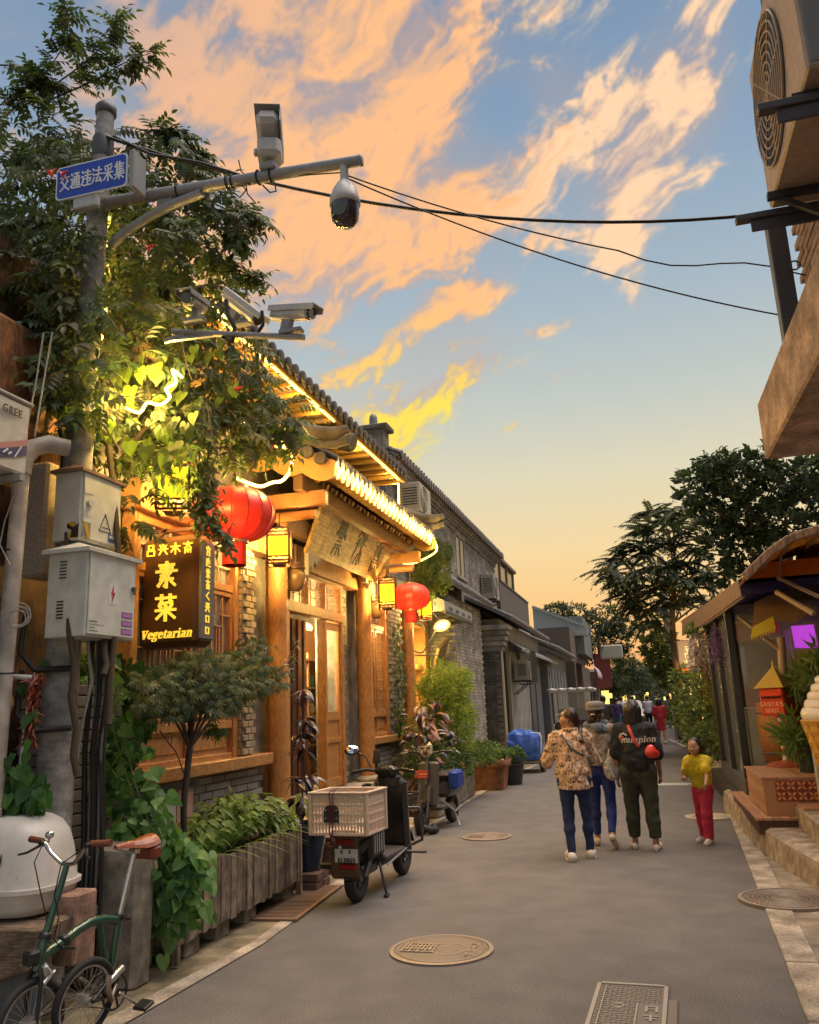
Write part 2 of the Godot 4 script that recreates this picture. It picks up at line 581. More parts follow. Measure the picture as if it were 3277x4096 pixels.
	cover(V(-2.067,0,-10.86),0.31,"small round manhole cover in the lane beside the parked scooters",1)
	cover(V(0.96,0.012,-7.68),0.37,"round iron manhole cover with a ringed tread at the foot of the raised kerb",2)
	cover(gp(2840,3268),0.33,"pale worn round manhole cover behind the girl in red trousers",3)
	var iron:=mat("cast_iron",Color(0.20,0.17,0.145),{"rough":0.6,"metal":0.5,"tex":"grain","scale":3.0,"bump":"grain","cm":0.1})
	var t:=thing("service_cover","rectangular iron service cover with diamond tread and an offset corner near the viewer","manhole cover",V(-0.235,0,-5.12))
	t.rotation.y=-0.05
	b=MB.new()
	b.span(V(-0.2,-0.03,-0.33),V(0.2,0.012,0.55),0.004)
	b.span(V(0.2,-0.03,-0.12),V(0.255,0.012,0.3),0.004)
	part(t,"lid",b,iron)
	b=MB.new()
	for s in [[-0.2,-0.33,0.2,-0.305],[-0.2,-0.33,-0.178,0.55],[0.178,-0.33,0.2,0.55],[-0.15,-0.27,-0.143,0.5],[0.04,0.0,0.048,0.5]]:
		b.span(V(s[0],0.008,s[1]),V(s[2],0.02,s[3]))
	part(t,"rim",b,mat("rubbed_iron",Color(0.44,0.39,0.33),{"rough":0.45,"metal":0.6}))
	b=MB.new()
	for i in 13:
		for k in 24:
			var at:=V(-0.16+i*0.0265,0.012,-0.28+k*0.033)
			if at.x>0.03 and at.z>-0.02:
				continue
			b.box(at,V(0.019,0.01,0.006),Basis(UP,0.8 if (i+k) % 2 else-0.8))
	stuff(part(t,"tread",b,mats["rubbed_iron"]))
	b=MB.new()
	for i in 3:
		b.glyph(["20,10 20,90|20,10 80,10 80,90|20,50 80,50","10,20 90,20|50,5 50,95|20,60 80,60","20,15 80,15 80,85 20,85 20,15|20,50 80,50"][i],V(0.075,0.013,0.02+i*0.13),V(1,0,0),V(0,0,-1),0.09,0.013,0.008)
	b.torus(V(-0.06,0.013,0.03),UP,0.032,0.004,20,4)
	part(t,"raised_marks",b,mats["rubbed_iron"])
	b=MB.new()
	var pl:=gp(2675,3138)
	b.span(pl+V(-0.34,-0.01,-0.2),pl+V(0.34,0.012,0.2),0.004)
	b.span(pl+V(0.34,-0.01,-0.09),pl+V(0.44,0.012,0.09),0.004)
	single("service_plate",b,mat("steel_plate",Color(0.46,0.42,0.36),{"rough":0.5,"metal":0.4,"tex":"grain","scale":2.0}),"flat pale rectangular steel plate set in the lane ahead of the black shirt woman","manhole cover")
	b=MB.new()
	for s in [[[2640,2975],[2720,2972]],[[2680,2960],[2745,2990]],[[2690,2905],[2870,3130]]]:
		var a:=gp(s[0][0],s[0][1],0.0)
		var e:=gp(s[1][0],s[1][1],0.0)
		var d:=(e-a).normalized().cross(UP)*0.06
		a.y=0.019
		e.y=0.019
		b.face([a-d,a+d,e+d,e-d],UP)
	ground_piece("road_markings",b,mat("road_paint",Color(0.5,0.45,0.38),{"rough":0.8,"tex":"fine","scale":2.0}))
	var rust:=mat("rusty_grate",Color(0.23,0.14,0.09),{"rough":0.75,"metal":0.3,"tex":"fine","scale":3.0})
	t=thing("drain_grate","rusty slotted drain grate in the gutter below the wooden planter","drain grate",V(-3.08,0.004,-7.25))
	t.rotation.y=0.06
	b=MB.new()
	for s in [-0.18,0.18]:
		b.span(V(s-0.018,0,-0.62),V(s+0.018,0.02,0.62))
	for s in [-0.62,0.62]:
		b.span(V(-0.198,0,s-0.018),V(0.198,0.02,s+0.018))
	part(t,"frame",b,rust)
	b=MB.new()
	b.span(V(-0.16,-0.02,-0.6),V(0.16,0.003,0.6))
	part(t,"pit",b,mat("pit_black",Color(0.012,0.01,0.008),{"rough":1.0}))
	var slat:=MB.new()
	slat.span(V(-0.162,0.002,-0.011),V(0.162,0.018,0.011),0.003)
	var sl:=slat.mesh()
	for i in 25:
		var o:=part(t,"slat",sl,rust)
		o.position.z=-0.576+i*0.048
func cover(at:Vector3,r:float,label:String,kind:int)->void:
	var iron:=mat("cover_iron",Color(0.19,0.155,0.125),{"rough":0.62,"metal":0.35,"tex":"grain","scale":3.0,"bump":"grain","cm":0.15})
	var pale:=mat("cover_pale",Color(0.42,0.36,0.28),{"rough":0.7,"tex":"grain","scale":3.0,"bump":"grain","cm":0.2})
	var worn:=mat("cover_worn",Color(0.29,0.235,0.185),{"rough":0.5,"metal":0.4,"tex":"grain","scale":3.0})
	var m:Material=pale if kind==3 else iron
	var w:Material=pale if kind==3 else worn
	var t:=thing("manhole_cover",label,"manhole cover",at)
	var b:=MB.new()
	b.lathe([W2(r,-0.02),W2(r,0.014),W2(r-0.03,0.016),W2(r-0.034,0.006)],44,Transform3D.IDENTITY,false)
	part(t,"frame",b,w)
	b=MB.new()
	b.lathe([W2(r-0.036,-0.01),W2(r-0.036,0.012),W2(0.0,0.013)],44,Transform3D.IDENTITY,false)
	part(t,"lid",b,m)
	b=MB.new()
	if kind==2:
		for k in range(2,9):
			b.torus(V(0,0.012,0),UP,r*k/10.0,0.006,40,4)
		for k in 40:
			var a:=TAU*k/40
			b.box(V(cos(a)*r*0.6,0.013,sin(a)*r*0.6),V(r*0.55,0.007,0.008),Basis(UP,-a))
	else:
		b.torus(V(0,0.012,0),UP,r*0.84,0.006,40,4)
		b.torus(V(r*0.12,0.012,0),UP,r*0.36,0.006,30,4)
		b.torus(V(r*0.12,0.012,0),UP,r*0.2,0.005,24,4)
		for k in 9:
			b.span(V(-r*0.75+k*r*0.075,0.011,-r*0.3+(k % 3)*0.02),V(-r*0.75+k*r*0.075+0.012,0.019,r*0.3-(k % 2)*0.05))
		for k in 4:
			b.span(V(-r*0.7,0.011,-r*0.25+k*r*0.17),V(-r*0.1,0.02,-r*0.25+k*r*0.17+0.012))
		for k in 5:
			b.glyph(["10,10 90,10 90,90|10,50 90,50","50,5 50,95|10,30 90,30","10,90 50,10 90,90","10,10 10,90 90,90","10,20 90,20 50,90"][k],V(r*0.52,0.012,-r*0.42+k*r*0.2),V(1,0,0),V(0,0,-1),r*0.16,0.012,0.008)
	part(t,"raised_pattern",b,w)
func brick_field(parent:Node,zs:float,ze:float,y0:float,y1:float,x:float,bl:float,bh:float,cols:Array,holes:=[],limit:=300)->void:
	var meshes:=[]
	for k in 3:
		var b:=MB.new()
		b.box(O3,V(0.03,bh-0.012,(bl-0.012)*(1.0 if k<2 else 0.48)),BI,0.004)
		meshes.append(b.mesh())
	var rest:=[[],[],[]]
	var rows:=int((y1-y0)/bh)
	var count:=0
	for r in rows:
		var z:=zs-(bl*0.5 if r % 2 else 0.0)
		var y:=y0+(r+0.5)*bh
		while z-bl*0.5>ze:
			var at:=V(x+rnd(-0.003,0.004),y,z-bl*0.5)
			var skip:=false
			for h in holes:
				if (h as Rect2).has_point(W2(at.z,at.y)):
					skip=true
			if not skip:
				var k:=rng.randi_range(0,cols.size()-1)
				var t:=Transform3D(Basis(Vector3.RIGHT,rnd(-0.006,0.006)),at)
				if count<limit:
					var o:=part(parent,"brick",meshes[0],cols[k])
					o.transform=t
				else:
					rest[k % 3].append(t)
				count+=1
			z-=bl
	for k in 3:
		if rest[k].size()>0:
			many(parent,"brickwork",meshes[0],cols[k % cols.size()],rest[k])
func lattice(parent:Node,zs:float,ze:float,y0:float,y1:float,x:float,m:Material,style:int)->void:
	var w:=0.014
	var bars:=[]
	var hz:=zs-ze
	var hy:=y1-y0
	if style==0:
		for f in [0.16,0.84]:
			bars.append([0.0,f,1.0,f])
		for f in [0.2,0.8]:
			bars.append([f,0.0,f,1.0])
		for f in [0.37,0.5,0.63]:
			bars.append([f,0.26,f,0.74])
		for f in [0.26,0.74]:
			bars.append([0.2,f,0.8,f])
		bars.append([0.29,0.26,0.29,0.74])
		bars.append([0.71,0.26,0.71,0.74])
		bars.append([0.0,0.5,0.2,0.5])
		bars.append([0.8,0.5,1.0,0.5])
		for f in [0.4,0.6]:
			bars.append([f,0.0,f,0.16])
			bars.append([f,0.84,f,1.0])
	else:
		for f in [0.25,0.5,0.75]:
			bars.append([f,0.0,f,1.0])
		for k in range(1,8):
			bars.append([0.0 if k % 2 else 0.25,k/8.0,1.0 if k % 2 else 0.75,k/8.0])
	for s in bars:
		var b:=MB.new()
		b.span(V(x-0.012,y0+hy*s[1]-w*0.5,zs-hz*s[0]+w*0.5),V(x+0.012+0.002*float(s[0]==s[2]),y0+hy*s[3]+w*0.5,zs-hz*s[2]-w*0.5))
		part(parent,"lattice_bar",b,m)
func build_restaurant()->void:
	var woodv:=mat("warm_wood",Color(0.40,0.185,0.06),{"rough":0.5,"tex":"wood","scale":Vector3(7,0.5,7),"det":"soft","dscale":0.8,"bump":"wood","cm":0.15,"coat":0.25})
	var woodh:=mat("warm_wood_level",Color(0.42,0.20,0.068),{"rough":0.5,"tex":"wood","scale":Vector3(7,7,0.5),"det":"soft","dscale":0.8,"bump":"wood","cm":0.15,"coat":0.25})
	var woodd:=mat("dark_wood",Color(0.075,0.03,0.018),{"rough":0.55,"tex":"wood","scale":Vector3(7,0.5,7),"bump":"wood","cm":0.15})
	var pale:=mat("pale_wood",Color(0.46,0.27,0.14),{"rough":0.6,"tex":"wood","scale":Vector3(9,2,9)})
	var plaster:=mat("grey_plaster",Color(0.19,0.175,0.155),{"rough":0.9,"tex":"grain","scale":1.0,"det":"blotch","dscale":0.4,"bump":"grain","cm":0.4})
	var tilem:=mat("roof_tile",Color(0.085,0.075,0.07),{"rough":0.85,"tex":"fine","scale":2.0,"det":"blotch","dscale":0.7,"local":true})
	var mortar:=mat("mortar",Color(0.16,0.145,0.125),{"rough":0.95,"tex":"grain","scale":2.0})
	var greyb:=[mat("grey_brick_a",Color(0.235,0.215,0.19),{"rough":0.9,"tex":"grain","scale":3.0,"bump":"grain","cm":0.3}),mat("grey_brick_b",Color(0.19,0.175,0.16),{"rough":0.9,"tex":"grain","scale":2.7,"bump":"grain","cm":0.3}),mat("grey_brick_c",Color(0.275,0.25,0.215),{"rough":0.9,"tex":"grain","scale":3.3,"bump":"grain","cm":0.3})]
	var tanb:=[mat("tan_brick_a",Color(0.34,0.26,0.17),{"rough":0.85,"tex":"grain","scale":3.0}),mat("tan_brick_b",Color(0.29,0.225,0.15),{"rough":0.85,"tex":"grain","scale":2.6}),mat("tan_brick_c",Color(0.38,0.30,0.21),{"rough":0.85,"tex":"grain","scale":3.3})]
	var glass:=mat("window_glass",Color(0.9,0.95,0.95),{"rough":0.03,"alpha":0.12})
	var curtain:=mat("red_curtain",Color(0.11,0.022,0.018),{"rough":0.9,"tex":"wood","scale":Vector3(6,0.4,6)})
	var t:=thing("restaurant","traditional wood fronted restaurant with tiled eaves, lattice windows and gold strip lights","restaurant",V(0,0,0))
	var b:=MB.new()
	b.span(V(-4.55,0.0,-5.6),V(-4.25,5.35,-6.1))
	b.span(V(-4.55,0.0,-6.1),V(-4.22,1.3,-8.02))
	b.span(V(-4.55,3.42,-6.1),V(-4.25,5.35,-14.6))
	b.span(V(-4.55,0.0,-8.02),V(-4.2,3.42,-8.92))
	b.span(V(-4.55,0.0,-8.92),V(-4.25,0.6,-12.3))
	b.span(V(-4.55,0.6,-11.36),V(-4.25,3.42,-12.36))
	b.span(V(-4.55,0.0,-12.36),V(-4.24,1.3,-13.5))
	b.span(V(-4.55,0.0,-13.5),V(-4.24,3.42,-14.6))
	b.span(V(-9.0,0.0,-14.75),V(-4.25,5.6,-14.6))
	b.span(V(-9.0,0.0,-5.9),V(-4.55,5.6,-5.75))
	var wall:=part(t,"wall",b,plaster)
	b=MB.new()
	b.span(V(-7.6,0.4,-5.9),V(-7.4,3.6,-14.6))
	b.span(V(-7.4,3.45,-5.9),V(-4.55,3.6,-14.6))
	b.span(V(-7.4,0.45,-5.9),V(-4.55,0.58,-14.6))
	part(t,"dining_room",b,mat("room_plaster",Color(0.55,0.42,0.26),{"rough":0.9,"tex":"grain","scale":1.0}))
	b=MB.new()
	for i in 5:
		b.span(V(-5.05,0.7+i*0.42,-10.5),V(-4.8,0.73+i*0.42,-13.0))
	for i in 3:
		b.span(V(-5.07,0.58,-10.5-i*1.24),V(-4.82,2.5,-10.54-i*1.24))
	b.span(V(-5.12,0.58,-10.4),V(-5.08,2.9,-13.1))
	var shelf:=part(t,"display_shelf",b,pale)
	for i in 26:
		b=MB.new()
		var yy:=0.73+(i % 4)*0.42
		b.lathe([W2(0.0,0.0),W2(0.07,0.0),W2(0.085,0.09),W2(0.06,0.16),W2(0.03,0.2),W2(0.035,0.23),W2(0,0.23)],10,Transform3D(BI,V(-4.93,yy,-10.66-(i/4)*0.34-rnd(0,0.06))))
		part(shelf,"jar",b,[pale,tanb[2],mat("white_ware",Color(0.7,0.68,0.62),{"rough":0.3}),mat("green_ware",Color(0.12,0.25,0.14),{"rough":0.3})][i % 4])
	b=MB.new()
	b.span(V(-4.25,0.0,-8.3),V(-3.82,0.6,-14.2),0.015)
	part(t,"terrace",b,mats["pale_concrete"])
	for i in 3:
		b=MB.new()
		b.span(V(-3.82,0.0,-9.0+i*0.06),V(-3.82+0.27*(3-i),0.15*(i+1),-11.6-i*0.0),0.012)
		part(t,"step",b,mats["pale_concrete"])
	b=MB.new()
	b.bar(V(-3.8,0.52,-8.62),V(-3.2,0.42,-8.75),0.36,0.05)
	part(t,"plank_ramp",b,pale)
	b=MB.new()
	b.span(V(-4.3,0.0,-6.0),V(-4.115,1.08,-8.62))
	var base:=part(wall,"base_wall",b,mortar)
	brick_field(t,-6.02,-8.6,0.42,1.08,-4.11,0.25,0.072,greyb)
	b=MB.new()
	b.span(V(-4.3,0.0,-12.36),V(-4.115,1.08,-14.3))
	part(t,"base_wall",b,mortar)
	brick_field(t,-12.4,-14.3,0.6,1.08,-4.11,0.25,0.072,greyb,[],60)
	b=MB.new()
	b.span(V(-4.3,1.1,-8.06),V(-4.06,3.45,-8.28))
	part(t,"pillar",b,mortar)
	brick_field(t,-8.05,-8.30,1.22,3.44,-4.052,0.12,0.07,tanb)
	var nb:=MB.new()
	nb.box(O3,V(0.19,0.058,0.02),BI,0.003)
	var nm:=nb.mesh()
	for i in 32:
		var o:=part(t,"brick",nm,tanb[i % 3])
		o.position=V(-4.17+0.006*(i % 2),1.255+i*0.07,-8.055)
	b=MB.new()
	b.span(V(-4.3,0.6,-13.52),V(-4.09,3.5,-14.3))
	part(t,"pillar",b,mortar)
	brick_field(t,-13.53,-14.3,0.62,3.48,-4.085,0.25,0.072,greyb)
	brick_field(t,-11.36,-11.72,0.62,3.4,-4.235,0.18,0.072,greyb)
	for z in [-8.88,-12.06,-14.55]:
		b=MB.new()
		b.rod(V(-4.02,0.66,z),V(-4.02,3.75,z),0.115,20)
		var c:=part(t,"column",b,woodv)
		b=MB.new()
		b.lathe([W2(0.0,0.6),W2(0.17,0.6),W2(0.18,0.64),W2(0.13,0.68),W2(0.0,0.68)],20,Transform3D(BI,V(-4.02,0,z)))
		part(c,"column_base",b,mats["pale_concrete"])
	b=MB.new()
	b.span(V(-4.26,3.42,-6.05),V(-4.02,3.7,-8.75),0.01)
	b.span(V(-4.24,3.42,-8.9),V(-4.06,3.72,-14.4),0.01)
	part(t,"beam",b,woodh)
	window_bay(t,-6.15,-8.0,2,woodv,woodh,glass,curtain,1.3)
	window_bay(t,-12.4,-13.48,2,woodv,woodh,glass,curtain,1.3)
	b=MB.new()
	b.span(V(-4.3,1.09,-6.0),V(-4.0,1.21,-8.72),0.012)
	part(t,"sill",b,woodh)
	b=MB.new()
	b.span(V(-4.3,1.09,-12.3),V(-4.0,1.2,-14.2),0.012)
	part(t,"sill",b,woodh)
	b=MB.new()
	b.span(V(-4.1,0.42,-6.56),V(-4.075,1.0,-6.83))
	part(t,"poster",b,mat("poster_white",Color(0.62,0.6,0.56),{"rough":0.5}))
	b=MB.new()
	b.span(V(-4.1,0.42,-6.85),V(-4.075,1.0,-7.12))
	part(t,"poster",b,mat("poster_pink",Color(0.6,0.36,0.28),{"rough":0.5}))
	b=MB.new()
	b.span(V(-4.1,1.0,-6.5),V(-4.05,1.08,-7.2))
	for i in 5:
		b.span(V(-4.05,1.02,-6.95-i*0.04),V(-4.046,1.055,-6.965-i*0.04))
	part(t,"price_strip",b,mat("strip_dark",Color(0.05,0.05,0.05),{"rough":0.5}))
	b=MB.new()
	b.span(V(-4.24,2.86,-8.98),V(-4.1,3.0,-11.36),0.008)
	b.span(V(-4.24,3.36,-8.98),V(-4.1,3.42,-11.36),0.008)
	for z in [-8.99,-9.5,-10.08,-10.7,-11.33]:
		b.span(V(-4.22,3.0,z+0.03),V(-4.12,3.36,z-0.03),0.004)
	for z in [-8.99,-9.41,-10.68,-11.35]:
		b.span(V(-4.24,0.6,z+0.035),V(-4.115,2.86,z-0.035),0.006)
	var frame:=part(t,"door_frame",b,woodv)
	for k in 4:
		var z0:float=[-9.02,-9.53,-10.11,-10.73][k]
		var z1:float=[-9.47,-10.05,-10.67,-11.3][k]
		b=MB.new()
		b.span(V(-4.19,3.0,z0),V(-4.186,3.36,z1))
		part(t,"transom_pane",b,glass)
		for f in [0.3,0.7]:
			b=MB.new()
			b.span(V(-4.18,3.0,lerpf(z0,z1,f)+0.007),V(-4.165,3.36,lerpf(z0,z1,f)-0.007))
			part(t,"lattice_bar",b,pale)
		for f in [0.35,0.65]:
			b=MB.new()
			b.span(V(-4.18,3.0+0.36*f-0.007,z0),V(-4.167,3.0+0.36*f+0.007,z1))
			part(t,"lattice_bar",b,pale)
	for k in 2:
		var z0:float=[-9.03,-10.72][k]
		var z1:float=[-9.375,-11.31][k]
		var d:=Node3D.new()
		d.name="door_leaf"
		t.add_child(d,true)
		b=MB.new()
		b.span(V(-4.2,0.62,z0),V(-4.15,0.74,z1),0.004)
		b.span(V(-4.2,1.5,z0),V(-4.15,1.62,z1),0.004)
		b.span(V(-4.2,2.74,z0),V(-4.15,2.84,z1),0.004)
		b.span(V(-4.2,0.62,z0),V(-4.148,2.84,z0-0.06),0.004)
		b.span(V(-4.2,0.62,z1+0.06),V(-4.148,2.84,z1),0.004)
		b.span(V(-4.19,0.7,z0),V(-4.17,1.55,z1))
		b.span(V(-4.19,1.2,z0),V(-4.152,1.27,z1),0.004)
		part(d,"leaf_frame",b,woodv)
		b=MB.new()
		b.span(V(-4.18,1.6,z0-0.05),V(-4.176,2.75,z1+0.05))
		part(d,"pane",b,glass)
	for i in 12:
		b=MB.new()
		var z:=-9.47-i*0.1
		if i==4 or i==5:
			continue
		b.span(V(-4.45,0.6,z),V(-4.42+0.02*(i % 2),2.86,z-0.094),0.008)
		part(t,"door_board",b,woodd if i % 3 else mat("red_wood",Color(0.13,0.04,0.02),{"rough":0.5,"tex":"wood","scale":Vector3(7,0.5,7)}))
	b=MB.new()
	for s in [-9.95,-10.02]:
		b.rod(V(-4.4,1.4,s),V(-4.4,1.9,s),0.012)
	part(t,"door_handle",b,mat("brass",Color(0.45,0.3,0.1),{"rough":0.35,"metal":0.9}))
	porch(t,woodh,tilem,mat("gilt_wood",Color(0.45,0.26,0.07),{"rough":0.5,"tex":"wood","scale":Vector3(5,5,5)}))
	var slope:=V(-3.0,1.5,0).normalized()
	b=MB.new()
	b.face([V(-3.5,5.42,-6.1),V(-3.5,5.42,-13.0),V(-6.6,6.97,-13.0),V(-6.6,6.97,-6.1)],UP)
	b.face([V(-3.5,5.38,-6.1),V(-3.5,5.38,-13.0),V(-6.6,6.93,-13.0),V(-6.6,6.93,-6.1)],Vector3.DOWN)
	b.face([V(-6.6,6.97,-6.1),V(-6.6,6.97,-13.0),V(-9.2,5.5,-13.0),V(-9.2,5.5,-6.1)],UP)
	b.span(V(-9.2,0,-6.1),V(-9.0,5.5,-13.0))
	b.face([V(-3.5,5.4,-13.0),V(-6.6,6.95,-13.0),V(-9.2,5.5,-13.0),V(-9.0,5.3,-13.0)],V(0,0,-1))
	part(t,"roof",b,tilem)
	var row:=MB.new()
	tile_row(row,V(0,0,0),slope,3.3,0.062)
	var rm:=row.mesh()
	for i in 32:
		var o:=part(t,"tile_row",rm,tilem)
		o.position=V(-3.46,5.43+rnd(-0.006,0.006),-6.25-i*0.208)
	var cap:=MB.new()
	cap.lathe([W2(0.0,0.0),W2(0.066,0.0),W2(0.07,0.015),W2(0.06,0.03),W2(0.03,0.022),W2(0.0,0.03)],12,Transform3D(Basis(V(0,0,1),-PI/2),O3))
	var cm:=cap.mesh()
	var drip:=MB.new()
	drip.extrude(PackedVector2Array([W2(-0.09,0.02),W2(-0.07,-0.04),W2(0,-0.075),W2(0.07,-0.04),W2(0.09,0.02)]),O3,V(0,0,-1),V(0,1,0),0.015)
	var dm:=drip.mesh()
	for i in 32:
		var o:=part(t,"tile_cap",cm,tilem)
		o.position=V(-3.455,5.44,-6.25-i*0.208)
		o=part(t,"drip_tile",dm,tilem)
		o.position=V(-3.475,5.42,-6.354-i*0.208)
	b=MB.new()
	b.span(V(-3.56,5.34,-6.1),V(-3.515,5.42,-13.0),0.006)
	part(t,"fascia",b,mats["gilt_wood"])
	b=MB.new()
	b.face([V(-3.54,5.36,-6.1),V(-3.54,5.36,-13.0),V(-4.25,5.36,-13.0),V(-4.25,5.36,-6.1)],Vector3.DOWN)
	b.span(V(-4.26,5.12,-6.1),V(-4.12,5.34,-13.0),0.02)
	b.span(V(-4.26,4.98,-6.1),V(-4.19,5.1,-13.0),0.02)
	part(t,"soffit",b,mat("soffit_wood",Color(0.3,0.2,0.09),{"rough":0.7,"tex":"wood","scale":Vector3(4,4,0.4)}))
	var raf:=MB.new()
	raf.bar(V(-0.62,0.0,0),V(0.04,-0.0,0),0.06,0.06,UP,0.006)
	var rfm:=raf.mesh()
	for i in 21:
		var o:=part(t,"rafter",rfm,mats["gilt_wood"])
		o.position=V(-3.62,5.325,-6.3-i*0.325)
	b=MB.new()
	b.rod(V(-4.3,5.45,-9.92),V(-3.42,5.16,-9.92),0.075,12)
	b.rod(V(-4.3,5.33,-9.92),V(-3.44,5.03,-9.92),0.05,10)
	b.lathe([W2(0,0),W2(0.12,0),W2(0.13,0.03),W2(0.1,0.06),W2(0.05,0.04),W2(0,0.05)],14,Transform3D(Basis(V(0,0,1),-PI/2-0.3),V(-3.43,5.12,-9.92)))
	part(t,"ridge_end",b,tilem)
	b=MB.new()
	b.lathe([W2(0.085,5.9),W2(0.085,7.62),W2(0.075,7.7),W2(0.04,7.75),W2(0,7.76)],14,Transform3D(BI,V(-4.75,-0.25,-15.2)))
	part(t,"vent_pipe",b,mat("pipe_grey",Color(0.2,0.2,0.2),{"rough":0.5,"metal":0.3}))
func tile_row(b:MB,at:Vector3,slope:Vector3,length:float,r:float)->void:
	var n:=int(length/0.24)
	var up:=V(0,0,1).cross(slope).normalized()
	if up.y<0:
		up=-up
	for i in n:
		var a:=at+slope*(i*0.24)
		var e:=at+slope*((i+1)*0.24)
		for k in 6:
			var t0:=PI*k/6
			var t1:=PI*(k+1)/6
			var q0:=V(0,0,cos(t0))+up*sin(t0)
			var q1:=V(0,0,cos(t1))+up*sin(t1)
			b.squad(a+q0*r*1.06,e+q0*r*0.92,e+q1*r*0.92,a+q1*r*1.06,q0,q0,q1,q1)
func window_bay(t:Node3D,zs:float,ze:float,leaves:int,woodv:Material,woodh:Material,glass:Material,curtain:Material,y0:float)->void:
	var w:=Node3D.new()
	w.name="window"
	t.add_child(w,true)
	var b:=MB.new()
	b.span(V(-4.24,1.21,zs+0.05),V(-4.1,3.42,zs-0.04),0.006)
	b.span(V(-4.24,1.21,ze+0.04),V(-4.1,3.42,ze-0.05),0.006)
	b.span(V(-4.22,1.2,zs),V(-4.12,1.26,ze),0.006)
	b.span(V(-4.22,1.5,zs),V(-4.12,1.58,ze),0.006)
	b.span(V(-4.22,2.9,zs),V(-4.12,2.98,ze),0.006)
	b.span(V(-4.22,3.34,zs),V(-4.12,3.42,ze),0.006)
	b.span(V(-4.21,1.24,zs),V(-4.17,1.52,ze))
	part(w,"frame",b,woodv)
	for k in leaves:
		var z0:=lerpf(zs,ze,float(k)/leaves)-0.03
		var z1:=lerpf(zs,ze,float(k+1)/leaves)+0.03
		b=MB.new()
		b.span(V(-4.215,1.58,z0),V(-4.13,2.9,z0-0.05),0.005)
		b.span(V(-4.215,1.58,z1+0.05),V(-4.13,2.9,z1),0.005)
		b.span(V(-4.215,1.58,z0),V(-4.132,1.63,z1),0.005)
		b.span(V(-4.215,2.85,z0),V(-4.132,2.9,z1),0.005)
		b.span(V(-4.172,1.31,z0-0.08),V(-4.155,1.46,z1+0.08),0.01)
		b.span(V(-4.215,1.24,z0+0.02),V(-4.135,1.52,z0-0.04),0.005)
		part(w,"leaf_frame",b,woodv)
		b=MB.new()
		b.span(V(-4.19,1.6,z0),V(-4.186,2.9,z1))
		part(w,"pane",b,glass)
		b=MB.new()
		b.span(V(-4.19,2.98,z0),V(-4.186,3.34,z1))
		part(w,"pane",b,glass)
		lattice(w,z0-0.05,z1+0.05,1.63,2.85,-4.155,mats["pale_wood"],0 if zs>-10 else 1)
		for f in [0.33,0.66]:
			b=MB.new()
			b.span(V(-4.168,2.98,lerpf(z0,z1,f)+0.007),V(-4.146,3.34,lerpf(z0,z1,f)-0.007))
			part(w,"lattice_bar",b,mats["pale_wood"])
		b=MB.new()
		b.span(V(-4.168,3.15,z0),V(-4.148,3.164,z1))
		part(w,"lattice_bar",b,mats["pale_wood"])
	b=MB.new()
	var n:=int((zs-ze)/0.09)
	for i in n:
		b.rod(V(-4.4,1.35,zs-0.05-i*0.09),V(-4.4,3.4,zs-0.05-i*0.09),0.05,8)
	part(w,"curtain",b,curtain)
